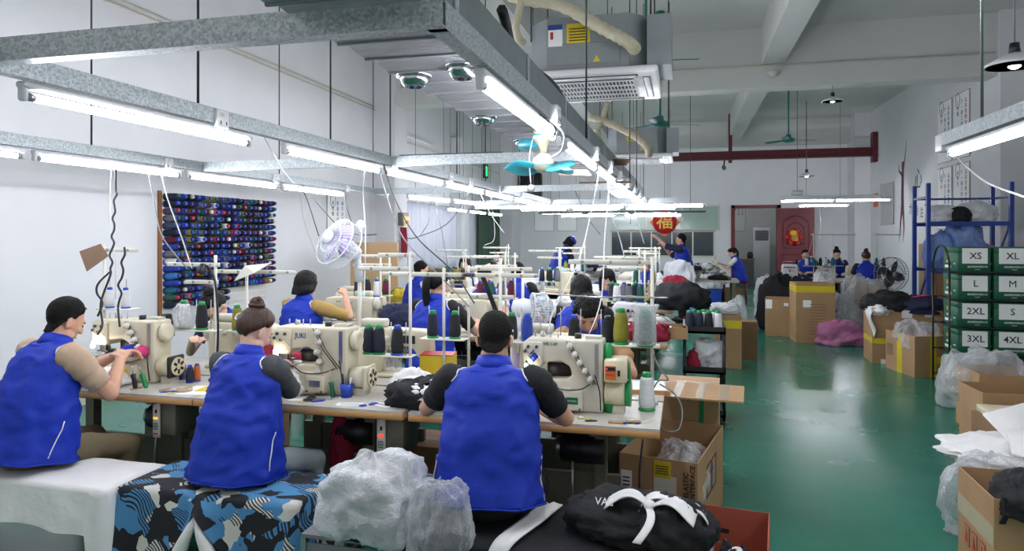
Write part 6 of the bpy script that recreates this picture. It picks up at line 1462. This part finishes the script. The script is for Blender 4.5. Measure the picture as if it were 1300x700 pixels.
_p1 = p.copy(); FX = cage_fan((p.x, p.y, p.z), R(-25), R(-28), .165, 'white caged fan clamped up behind the facing tables', post1, 'fan_white', 'lilac')
p = atd(692, 378, 4.55)
p2_ = p.copy()
def post2(t): MB().cyl((0, .1, -.02), (-.03, .13, -.14), .022, .03, 12).build('neck', 'fan_white', t); MB().lathe([(.001, TZ - p2_.z), (.075, TZ - p2_.z), (.07, TZ - p2_.z + .03), (.03, TZ - p2_.z + .09), (.03, -.12), (.001, -.12)], (-.03, .13, 0), n=18).build('base', 'lilac', t)
cage_fan((p.x, 4.2, p.z - .05), R(115), R(4), .10, 'small white and lilac desk fan beside the curly-haired young man', post2)
def post3(t): MB().cyl((0, .08, -.02), (0, .1, -1.02), .018).lathe([(.001, -1.06), (.2, -1.06), (.19, -1.02), (.02, -1.0)], (0, .1, 0), n=20).build('pole', 'black_plastic', t)
p = atd(1131, 343, 10.6); cage_fan((p.x, p.y, 1.06), R(20), 0, .26, 'black-cored caged floor fan near the blue shelving', post3, 'cable_grey', 'black_plastic')

# ------------------------------------------------------------------ the aisle-side trolley and cartons
tl = thing('black_trolley', 'black three-tier plastic trolley at the aisle end of the third row', 'trolley', (.16, 6.45, 0))
for z in (.08, .45, .80): MB().b2(-.18, .18, -.28, .28, z, z + .02).b2(-.18, .18, -.28, -.265, z, z + .06).b2(-.18, .18, .265, .28, z, z + .06).b2(-.18, -.165, -.28, .28, z, z + .06).b2(.165, .18, -.28, .28, z, z + .06).build('tray', 'black_plastic', tl)
for sx in (-1, 1):
    for sy in (-1, 1): MB().cyl((sx * .165, sy * .26, .04), (sx * .165, sy * .26, .86), .014, n=8).build('post', 'black_plastic', tl); MB().cyl((sx * .165 - .01, sy * .26, .025), (sx * .165 + .01, sy * .26, .025), .025, n=12).build('castor', 'black_rubber', tl)
for i, (dx, dy, c, cp) in enumerate([(-.12, -.2, 'th_navy', 'green_plastic'), (-.04, -.2, 'th_navy', 'green_plastic'), (.04, -.2, 'th_black', 'green_plastic'), (.12, -.2, 'th_white', 'green_plastic'), (-.08, -.1, 'th_slate', 'green_plastic'), (.0, -.1, 'th_white', 'green_plastic'), (.09, -.1, 'th_white', 'green_plastic'), (-.1, .02, 'th_blue', 'blue_plastic')]):
    spool((.16 + dx, 6.45 + dy, .821), c, cp, '%s cone with %s tip on the black trolley' % (cn.get(c, c), 'green' if 'green' in cp else 'blue'), 'cones on the black trolley', 1.0)
heap('plastic_bag', (.2, 6.35, .471), (.13, .16, .16), 'bag_white', 'white plastic bag on the middle tier of the black trolley', 'plastic bag', 131); garment('strap_bundle', (.08, 6.25, .471), (.06, .06, .11), 'cloth_maroon', 'dark brown strap bundle on the middle tier of the black trolley', 132, cat='strap')
t = carton((-.14, 6.2, TZ), (.3, .28, .10), R(5), 'shallow open carton on the third-row tabletop by the trolley', 'carton', True); MB().b2(-.06, .02, -.06, .03, .01, .09).build('white_block', 'white_plastic', t)
carton((.52, 9.1, 0), (.3, .4, .66), R(2), 'carton with yellow tape at the aisle end of the sixth row', 'carton', False, (), (.5, .6)); carton((.78, 9.75, 0), (.3, .3, .5), R(0), 'lower plain carton behind the yellow-taped aisle carton', 'carton_dark', False)
heap('plastic_bag', (.5, 9.12, .673), (.18, .2, .08), 'bag_white', 'white plastic lying on the yellow-taped aisle carton', 'plastic bag', 133)
heap('plastic_bag', (.72, 10.4, 0), (.15, .25, .45), 'bag_clear', 'clear bag standing in the aisle behind the cartons', 'plastic bag', 134)
b_ = thing('blue_crate', 'blue plastic crate in the aisle holding a white sack', 'crate', (.62, 16.9, 0)); MB().b2(-.2, .2, -.2, .2, 0, .4).build('crate', 'crate_blue', b_); MB().b2(-.22, .22, -.22, .22, .36, .4).build('rim', 'crate_blue', b_)
heap('plastic_bag', (.60, 16.95, .402), (.28, .25, .26), 'bag_white', 'large white sack on the blue crate', 'plastic bag', 135)
carton((1.05, 17.0, 0), (.38, .4, .42), R(10), 'brown carton beside the blue crate and red stool', 'carton_dark', True)
st_ = work_stool(1.34, 18.25, .49, 'red plastic stool under the woman sewing side-on', None, 'stool_red')
garment('garment', (-.05, 8.6, .82 - .06), (.3, .25, .2), 'cloth_black', 'black clothes piled at the aisle end of the fifth row', 136); garment('garment', (-.12, 9.2, TZ), (.2, .2, .22), 'cloth_maroon', 'crimson cloth piled at the aisle end of the sixth row', 137)
# a second table group by the door
for x, y, rz, lab in ((.72, 18.25, PI / 2, 'sewing table of the woman on the red stool'), (3.0, 15.6, PI, 'far sewing table before the woman with hair up'), (3.35, 15.05, 0, 'far sewing table before the brown-haired worker'), (2.1, 15.2, 0, 'far sewing table beside the aisle near the door')):
    dup(tabs[2], (x, y, TZ), rz, lab)
dup(fm, (.74, 18.2, TZ), PI / 2, 'sewing machine of the woman on the red stool'); dup(ov, (2.9, 15.6, TZ), PI, 'overlock machine before the woman with hair up'); dup(fm, (3.4, 15.05, TZ), 0, 'sewing machine before the brown-haired worker'); dup(ov, (2.1, 15.2, TZ), 0, 'overlock machine on the far table beside the aisle')
for x, y, lab in ((2.55, 15.1, 'white thread stand on the far table beside the aisle'), (2.95, 15.3, 'white thread stand before the woman with hair up'), (3.75, 15.2, 'white thread stand at the wall side of the far tables')):
    thread_stand((x, y, TZ), .95, lab, (-.2, .2), ((-.05, .45, .92),), .28)
    for k, c in enumerate(('th_white', 'th_teal', 'th_black')): spool((x - .13 + .13 * k, y, TZ + .28), c, 'green_plastic', '%s cone on the %s' % ({'th_white': 'white', 'th_teal': 'teal', 'th_black': 'black'}[c], lab), None, 1.0)
carton((3.2, 13.6, 0), (.5, .4, .86), 0, 'brown carton standing before the far sewing tables', 'carton', True); heap('garment', (2.2, 14.2, 0), (.5, .3, .5), 'cloth_black', 'black garment heap before the far sewing tables', 'garment', 141)
carton((4.6, 14.4, 0), (.5, .5, 1.5), 0, 'tall flat carton leaning by the right wall', 'carton_light', False)
# piles along the far tables
pal2 = [('cloth_white', 'white'), ('cloth_black', 'black'), ('cloth_navy', 'navy'), ('cloth_white', 'white'), ('cloth_yellow', 'yellow'), ('vest_blue', 'blue'), ('cloth_maroon', 'maroon')]
for (y, rz), nm in zip(far_rows, names):
    for x, w_ in ((-3.7, 'wall-end'), (-2.65, 'wall-side'), (-1.45, 'middle'), (-.3, 'aisle-end')):
        m, cname = random.choice(pal2); garment('garment', (x + random.uniform(-.1, .1), y + random.uniform(-.08, .08), TZ), (random.uniform(.14, .24), random.uniform(.12, .18), random.uniform(.06, .13)), m, '%s garment pieces in the %s pile of the %s row' % (cname, w_, nm), random.randint(150, 900), random.choice([None, 'cloth_black', 'cloth_white']), group='piles on the %s row' % nm)
rnd = random.Random(5)
for i in range(46):
    x = -2.6 + 3.4 * rnd.random(); y = 14.1 + rnd.uniform(-.28, .28); lay = 0 if i < 18 else (1 if i < 34 else 2); hump = max(0, 1 - abs(x + 2.0) / .7) + max(0, 1 - abs(x - .25) / .6)
    if lay and hump < .25 * lay: x = rnd.choice([-2.0, .25]) + rnd.uniform(-.35, .35)
    m, cname = rnd.choice([('cloth_white', 'white'), ('cloth_white', 'white'), ('cloth_black', 'black'), ('cloth_grey', 'grey'), ('cloth_white', 'white'), ('cloth_navy', 'navy')])
    garment('garment', (x, y, .802 + lay * .10), (rnd.uniform(.13, .22), rnd.uniform(.1, .17), rnd.uniform(.05, .085)), m, '%s crumpled garment piece on the long cutting table, %s layer' % (cname, ['lowest', 'middle', 'topmost'][lay]), 200 + i, rnd.choice([None, None, 'cloth_black', 'cloth_white']), rnd.uniform(0, 3), 'pieces on the cutting table')
ct = thing('cutting_table', 'long pale cutting table before the back windows', 'table', (-.9, 14.1, 0)); MB().b2(-1.9, 1.9, -.45, .45, .76, .8).build('top', 'laminate', ct)
for sx in (-1, 1):
    for sy in (-1, 1): MB().b2(sx * 1.8 - .03, sx * 1.8 + .03, sy * .38 - .03, sy * .38 + .03, 0, .76).build('leg', 'olive_metal', ct)
heap('plastic_bag', (-.10, 11.9, TZ), (.25, .25, .3), 'bag_white', 'white plastic sack at the aisle end of the eighth row', 'plastic bag', 170); heap('plastic_bag', (-.25, 9.3, TZ), (.2, .2, .2), 'bag_clear', 'clear bag at the aisle end of the sixth row', 'plastic bag', 171)
garment('garment', (-2.62, 4.0, TZ), (.16, .12, .10), 'cloth_maroon', 'dark red garment pieces on the facing table near the woman with glasses', 172); heap('plastic_bag', (-1.95, 4.12, TZ), (.13, .1, .12), 'bag_clear', 'crumpled clear bag behind the blue-lettered machine', 'plastic bag', 173); garment('garment', (-2.62, 5.98, TZ), (.2, .14, .15), 'cloth_navy', 'navy garment pile beside the ponytail woman', 174)

# ------------------------------------------------------------------ walls: posters, sign, windows
def poster(name, label, c, w, h, normal, lines, head='ink', border='cable_grey', red=False):
    t = thing(name, label, 'poster', c); n = Vector(normal); t.rotation_euler = (0, 0, math.atan2(n.y, n.x) + PI / 2)   # local -Y faces the room
    MB().b2(-w / 2 - .012, w / 2 + .012, .0, .008, -h / 2 - .012, h / 2 + .012).build('frame', border, t); MB().b2(-w / 2, w / 2, -.003, 0, -h / 2, h / 2).build('sheet', 'paper', t)
    MB().torus((-w * .22, -.004, h * .3), w * .14, .004, (0, 1, 0), 20, 4).build('oval', 'ink', t).scale = (1, 1, 1.35)
    for i, s in enumerate(lines):
        for k, chh in enumerate(s): lettering(chh, h * .075, head if i == 0 else ('ink_red' if red and i == 2 else 'ink_blue'), t, (-w * .22 + i * w * .26, -.0045, h * .36 - k * h * .085))
    return t
poster('wall_poster', 'framed notice with blue characters on the left wall behind the fan', (XL + .012, 10.42, 1.82), .62, 1.05, (1, 0, 0), ['爱岗敬', '质量是企业的生', '细节决定成败'])
poster('wall_poster', 'narrow notice with red and blue characters beyond the left column', (XL + .012, 12.95, 1.78), .5, 1.05, (1, 0, 0), ['团结', '今日事今日毕做', '安全第一预防'], red=True)
for i, (x, lab) in enumerate(((-4.45, 'colourful notice board picture at the back corner'), (-3.7, 'notice with a red cluster on the back wall'))): poster('wall_poster', lab, (x, YB - .012, 2.2), .62, .75, (0, -1, 0), ['安', '生产规', '制度'], red=True)
for i, (y, z, lab) in enumerate([(15.25, 3.72, 'upper long notice of a pair high on the right wall, nearer the door'), (14.4, 3.72, 'upper long notice with a red line high on the right wall'), (15.25, 2.4, 'lower long notice of a pair on the right wall, nearer the door'), (14.4, 2.4, 'lower long notice with a red line on the right wall')]):
    poster('wall_poster', lab, (XR - .012, y, z), .74, 1.2, (-1, 0, 0), [['会议室', '工作制', '员工守', '安全生'][i], '下一道工序就是客', '品质是做出来的不'], red=(i % 2 == 1))
# leaping figure decal and characters
dc = thing('wall_decal', 'dark brown leaping figure decal with raised arm on the right wall', 'decal', (XR - .004, 18.0, 2.6)); dc.rotation_euler = (0, 0, -PI / 2)
mb = MB(); 
for a, b2_, r0, r1 in [((0, 0, -.05), (.03, 0, .55), .11, .09), ((.03, 0, .5), (.25, 0, 1.05), .05, .03), ((.25, 0, 1.05), (.3, 0, 1.28), .03, .02), ((-.02, 0, .5), (-.28, 0, .62), .05, .03), ((-.28, 0, .62), (-.3, 0, .82), .03, .02), ((0, 0, -.05), (-.15, 0, -.7), .08, .05), ((.03, 0, -.05), (.12, 0, -.75), .08, .05), ((-.15, 0, -.7), (-.25, 0, -1.1), .05, .02), ((.12, 0, -.75), (.06, 0, -1.1), .05, .02)]: mb.caps(a, b2_, r0, r1, 10)
mb.ell((.02, 0, .72), (.09, .09, .12)); me = remesh(mb, .03, 2, 'figure', 'dark_red'); me.transform(Matrix.Scale(.03, 4, (0, 1, 0))); link('figure', me, dc)
wt = thing('wall_lettering', 'black brush characters painted on the right wall beside the figure', 'lettering', (XR - .003, 16.75, 2.55)); wt.rotation_euler = (0, 0, -PI / 2)
for s, z, x, sz in (('心', .35, -.1, .5), ('行', -.25, .5, .42), ('用', -.1, -.45, .25), ('专', -.35, -.2, .25), ('注', -.4, .1, .25), ('力', -.3, -.65, .25)): lettering(s, sz, 'ink', wt, (x, 0, z))
nb_ = thing('notice_board', 'pale glossy notice board on the right wall near the corner', 'board', (XR - .02, 19.2, 2.55)); MB().b2(-.02, .0, -.55, .5, -.6, .45).build('board', 'room_grey', nb_); MB().b2(-.025, .005, .5, .56, -.62, .47).build('edge', 'off_white', nb_)
rs = thing('red_plaque', 'small red plaque on the right wall near the corner', 'sign', (XR - .01, 20.3, 2.62)); MB().b2(-.015, 0, -.2, .2, -.18, .18).build('plate', 'orange_panel', rs); MB().b2(-.018, -.015, -.15, .15, -.02, .02).build('print', 'gold_paper', rs)
# back windows
def window(nm, x0, x1, z0, z1, glass, cols, fm_='off_white'):
    w_ = bpy.data.objects.new(nm, None); COL.objects.link(w_); w_['kind'] = 'structure'; w_.location = (0, YB, 0)
    for a, b2_, c_, d_ in ((x0 - .04, x1 + .04, z1, z1 + .05), (x0 - .04, x1 + .04, z0 - .05, z0)): MB().b2(a, b2_, -.03, 0, c_, d_).build('window_frame', fm_, w_)
    for i in range(cols + 1): x = x0 + (x1 - x0) * i / cols; MB().b2(x - .02, x + .02, -.03, 0, z0, z1).build('window_mullion', fm_, w_)
    for i in range(cols): xa = x0 + (x1 - x0) * i / cols + .02; xb = x0 + (x1 - x0) * (i + 1) / cols - .02; MB().b2(xa, xb, -.015, -.002, z0, z1).build('window_pane', glass, w_)
window('window_1', -2.28, 1.0, 1.86, 2.56, 'glass_green', 3); window('window_2', -2.28, .85, 1.05, 1.78, 'window_dark', 5)
fu = thing('luck_sign', 'red diamond luck sign with a gold character on the back window', 'sign', (-.62, YB - .1, 2.08))
MB().prismY([(0, -.46), (.30, -.18), (.46, 0), (.30, .18), (0, .46), (-.30, .18), (-.46, 0), (-.30, -.18)], -.02, .02).build('diamond', 'orange_panel', fu); MB().lathe([(.001, 0), (.36, 0), (.36, .012), (.001, .016)], (0, -.02, 0), (0, -1, 0), 28).build('disc', 'red_paper', fu); lettering('福', .52, 'gold_paper', fu, (0, -.038, .0), bold=True)
MB().cyl((0, .0, .45), (0, 0, 3.0), .006, n=6).build('cord', 'dark_red', fu)
# left wall far end
cu = MB().grid(lambda u, v: Vector((XL + .10 + .04 * math.sin(u * 60), 13.2 + u * 4.6, 2.35 - v * 1.5 + .03 * math.sin(u * 9))), 120, 8).mesh('plastic_curtain', 'curtain_clear'); tag(link('plastic_curtain', solid(cu, .003)), 'clear plastic sheeting hung along the left wall', 'curtain')
tag(MB().cyl((XL + .1, 13.1, 2.37), (XL + .1, 17.9, 2.37), .015).b2(XL, XL + .1, 13.2, 13.23, 2.36, 2.38).b2(XL, XL + .1, 17.7, 17.73, 2.36, 2.38).build('curtain_rail', 'steel'), 'thin steel rail carrying the plastic sheeting', 'rail')
cu = MB().grid(lambda u, v: Vector((XL + .08 + .03 * math.sin(u * 40), 18.3 + u * 2.2, 2.5 - v * 2.45)), 60, 6).mesh('green_curtain', mat('green_cloth', '4a5f52', .85, var=.1)); tag(link('green_curtain', solid(cu, .006)), 'dark green curtain over the doorway in the left wall', 'curtain')
carton((-4.6, 9.6, 0), (.7, .25, 1.55), R(20), 'tall brown cardboard panels leaning by the left wall', 'carton_light', False); carton((-4.2, 11.2, 0), (.5, .3, 1.1), R(-15), 'brown carton between the machines and the plastic sheeting', 'carton', False)
ex = thing('exit_sign', 'green lit exit sign on the left wall', 'sign', (XL + .03, 19.2, 3.55)); MB().b2(-.03, .03, -.18, .18, -.2, .2).build('case', 'black_plastic', ex); MB().b2(.03, .034, -.09, .09, -.14, .14).build('figure', 'exit_green', ex)
sp_ = thing('speaker_box', 'black box speaker high in the back left corner', 'speaker', (-4.85, YB - .21, 3.3)); bevelled(MB().b2(-.35, .35, -.18, .18, -.38, .38), .02, 1).build('cabinet', 'black_plastic', sp_); MB().lathe([(.2, 0), (.17, .02), (.001, .01)], (0, -.18, -.1), (0, -1, 0), 20).build('driver', 'black_rubber', sp_); MB().b2(-.03, .03, .18, .205, -.05, .05).build('bracket', 'dark_steel', sp_)
wl = thing('wall_light', 'unlit tube batten fixed high on the left wall', 'light', (XL + .03, 14.0, 3.75)); MB().b2(-.03, .02, -.75, .75, -.03, .05).build('batten', 'white_plastic', wl); MB().cyl((.03, -.72, .0), (.03, .72, .0), .014).build('tube', 'paper', wl)
wl2 = dup(wl, (XL + .03, 17.6, 3.55), None, 'second unlit tube batten farther along the left wall')
bo = thing('first_aid_box', 'small green and yellow box hung on the left column', 'box', (XL + .43, 12.2, 1.95)); MB().b2(-.03, .08, -.14, .14, -.1, .15).build('box', 'olive_metal', bo); MB().b2(.08, .083, -.1, .14, -.1, .08).build('label', 'tape_yellow', bo); MB().b2(.083, .085, -.06, .1, -.06, .0).build('red_print', 'ink_red', bo)
for k in range(4): tag(MB().tube(catmull([(XL + .45, 12.1 + k * .07, 1.82), (XL + .47, 12.1 + k * .07, 1.55), (XL + .46, 12.12 + k * .06, 1.25)]), .022).build('cord_hank', 'cloth_maroon'), 'dark red cord hank hanging on the left column', 'cord', 'cord hanks on the left column')
# the office beyond the door
oa = thing('standing_air_conditioner', 'tall white air conditioner inside the office', 'air conditioner', (2.6, 25.6, 0)); bevelled(MB().b2(-.28, .28, -.2, .2, 0, 1.95), .03, 2).build('body', 'white_plastic', oa)
for i in range(8): MB().b2(-.22, .22, -.21, -.2, 1.5 + i * .045, 1.53 + i * .045).build('grille_slat', 'dark_steel', oa)
oc = thing('office_counter', 'low grey counter inside the office', 'counter', (1.9, 24.2, 0)); MB().b2(-.4, .35, -.3, .3, .85, .9).build('top', 'wood_edge', oc); MB().b2(-.36, .31, -.26, .26, 0, .85).build('base', 'cable_grey', oc)
kt = thing('kettle', 'small dark kettle on the office counter', 'kettle', (2.1, 24.1, .9)); MB().lathe([(.001, 0), (.09, 0), (.1, .12), (.07, .22), (.001, .24)], n=16).build('body', 'dark_steel', kt); MB().torus((.1, 0, .12), .06, .012, (0, 1, 0), 14, 6, -1.4, 1.4).build('handle', 'black_plastic', kt)
poster('wall_poster', 'notice with red and blue columns on the office wall', (1.9, YB + 4.88, 2.35), .5, 1.0, (0, -1, 0), ['规章', '制度上墙', '安全文明'], red=True)
tag(MB().lathe([(.11, 0), (.12, .3), (.10, .3), (.09, .01), (.001, .01)], (2.35, 22.6, 0), n=16).build('waste_bin', 'red_plastic'), 'red waste bin just inside the office door', 'bin')

# ------------------------------------------------------------------ cardboard shades lying on the rails and loose cables
for i, (px, py, d, w_, h_, rz, rx, lab) in enumerate([(728, 219, 4.45, .22, .1, .5, .5, 'brown card shade tucked under the duct rail tube'), (768, 232, 6.0, .45, .2, .1, .15, 'wide brown card tray lying on the second cross rail'), (787, 206, 6.2, .18, .1, .6, -.5, 'small brown card flap sticking up from the duct rail')]):
    p = atd(px, py, d); t = thing('cardboard_piece', lab, 'cardboard', p); t.rotation_euler = (rx, 0, rz); MB().b2(-w_ / 2, w_ / 2, -h_ / 2, h_ / 2, -.002, .002).build('card', 'brown_card', t)
t = thing('dark_panel', 'thin dark board lying across the middle and first cross rail', 'board', (-1.62, 4.72, ZTOP + .006)); MB().b2(-.42, .36, -.05, .25, 0, .008).build('board', 'black_plastic', t)
def cable(pts, m, label, r=.004, group=None): return tag(MB().tube(catmull(pts, 10), r, 6).build('power_cable', m), label, 'cable', group)
def wig(a, b, n, amp, sd):
    a, b = Vector(a), Vector(b); out = []
    for i in range(n + 1):
        t = i / n; p = a.lerp(b, t); out.append(p + Vector((amp * mnoise.noise(Vector((t * 7, sd, 0))), 0, 0)) + Vector((amp * .8 * math.sin(t * n * 2.2), 0, 0)) * (0 < i < n))
    return out
ZS = ZB
cable([atd(147, 215, 4.35)] + wig(atd(147, 240, 4.3), atd(140, 350, 3.95), 14, .012, 3) + [atd(128, 385, 3.9), atd(130, 412, 3.85), atd(124, 425, 3.8)], 'cable_black', 'coiled black cable dropping from the wall rail to the left machine', .006)
cable(wig(atd(158, 314, 3.9), atd(150, 392, 3.85), 8, .014, 9) + [atd(152, 415, 3.8)], 'cable_black', 'second black wavy cable hanging off the left thread stand', .006)
cable([atd(140, 345, 3.92), atd(125, 360, 3.9), atd(123, 372, 3.9), atd(130, 385, 3.88), atd(124, 402, 3.86)], 'cable_black', 'black cable looped beside the left thread stand pole', .006)
for i, (pts, m, lab) in enumerate([
    ([(186, 214, 4.9), (196, 258, 4.7), (206, 300, 4.5), (238, 342, 4.3)], 'cable_grey', 'grey cable slanting across the thread rack'),
    ([(203, 214, 4.9), (212, 250, 4.7), (230, 300, 4.4), (243, 340, 4.2)], 'cable_white', 'white rod-like cable slanting across the thread rack'),
    ([(142, 218, 4.5), (140, 260, 4.4), (146, 330, 4.1), (147, 380, 4.0)], 'cable_white', 'thin white thread line beside the coiled black cable'),
    ([(345, 232, 6.2), (360, 243, 6.1), (383, 240, 6.0), (405, 300, 5.6)], 'cable_black', 'black cable sagging from the wall rail towards the fan'),
    ([(383, 240, 6.0), (430, 288, 5.6), (455, 298, 5.4), (478, 298, 5.3)], 'cable_black', 'black cable running past the caged fan'),
    ([(335, 182, 3.6), (358, 215, 3.9), (380, 245, 4.4), (386, 280, 5.0), (400, 320, 5.4)], 'cable_white', 'thin white cable from the middle rail to the fan'),
    ([(480, 212, 4.95), (490, 245, 4.8), (512, 302, 4.4), (560, 352, 4.1), (596, 390, 3.9)], 'cable_grey', 'grey cable slanting from the middle rail to the near stand'),
    ([(487, 212, 4.95), (500, 250, 4.8), (528, 300, 4.5), (575, 345, 4.2), (602, 385, 4.0)], 'cable_black', 'black cable slanting from the middle rail to the near stand'),
    ([(463, 210, 5.0), (461, 250, 5.0), (464, 300, 4.9), (462, 385, 4.5)], 'cable_white', 'white cable hanging straight from the middle rail'),
    ([(437, 240, 6.7), (440, 262, 6.5), (446, 282, 6.2)], 'cable_black', 'short black cable hanging from the wall rail socket'),
    ([(600, 252, 7.0), (570, 282, 6.6), (530, 301, 6.2), (516, 303, 6.1)], 'cable_black', 'long black cable sagging between the middle rail and the curtain'),
    ([(547, 254, 9.57), (545, 280, 9.0), (533, 300, 9.0)], 'cable_grey', 'grey cable dropping before the plastic sheeting'),
    ([(551, 255, 9.57), (560, 290, 8.5), (568, 335, 8.0)], 'cable_grey', 'grey cable dropping behind the ponytail woman'),
    ([(606, 243, 6.9), (622, 270, 6.5), (640, 296, 6.2)], 'cable_white', 'white cable slanting past the facing workers'),
    ([(622, 248, 8.0), (628, 300, 7.6), (615, 312, 7.5)], 'cable_white', 'white cable drooping from the middle rail end'),
    ([(762, 216, 4.9), (752, 262, 4.7), (735, 330, 4.3), (703, 395, 3.9), (696, 424, 3.75)], 'cable_white', 'white cable falling from the duct rail past the young man'),
    ([(770, 222, 5.2), (776, 270, 5.0), (786, 300, 4.8), (795, 335, 4.5)], 'cable_grey', 'grey cable falling from the duct rail to the long-armed stand'),
    ([(775, 222, 5.2), (768, 300, 4.8), (765, 365, 4.3), (758, 400, 4.0), (748, 424, 3.9)], 'cable_white', 'white cable hanging before the long-haired woman'),
    ([(800, 245, 7.0), (808, 275, 6.6), (818, 310, 6.2)], 'cable_grey', 'grey cable from the duct rail to the trolley side stand'),
    ([(806, 248, 7.5), (803, 262, 7.5), (800, 285, 7.4)], 'cable_black', 'black plug lead dangling under the duct rail'),
    ([(730, 242, 7.75), (745, 275, 7.6), (762, 298, 7.2)], 'cable_black', 'black cable sagging behind the long-armed stand'),
    ([(838, 488, 3.65), (856, 500, 3.5), (866, 520, 3.45), (862, 545, 3.4), (845, 548, 3.4), (838, 540, 3.45)], 'cable_grey', 'grey cable looping off the aisle-end table corner'),
    ([(823, 436, 3.65), (836, 465, 3.6), (848, 482, 3.6), (836, 484, 3.6), (826, 500, 3.6)], 'cable_grey', 'bent grey cable beside the aisle-end stand pole'),
    ([(1035, 285, 14.6), (1030, 310, 14.4), (1022, 335, 14.2)], 'cable_white', 'white cable hanging to the far table beside the aisle'),
    ([(1040, 262, 16.8), (1042, 290, 16.0), (1036, 320, 15.2)], 'cable_white', 'white cable dropping from the pale rail near the door'),
    ([(690, 166, 3.0), (705, 158, 2.95), (716, 172, 2.95), (712, 192, 3.0), (700, 200, 3.05)], 'cable_white', 'white cable curled beside the duct rail socket'),
    ([(660, 125, 2.6), (690, 150, 2.85), (705, 162, 2.9), (702, 175, 2.95)], 'cable_black', 'black cable along the edge of the air duct'),
]):
    P3 = [atd(*q) for q in pts]; best = min(RX.values(), key=lambda x_: abs(P3[0].x - x_)); rr_ = ray(*pts[0][:2])
    if abs(P3[0].z - ZB) < .25 and rr_.x < -.01:
        y_ = best / rr_.x * rr_.y
        if abs(y_ - P3[0].y) < 1.2 and y_ < 10.5: P3 = [Vector((best, y_, ZB - .002))] + P3[1:]
    cable(P3, m, lab, .003 if 'thin' in lab else .0042)
if TMP: bpy.data.scenes.remove(TMP)
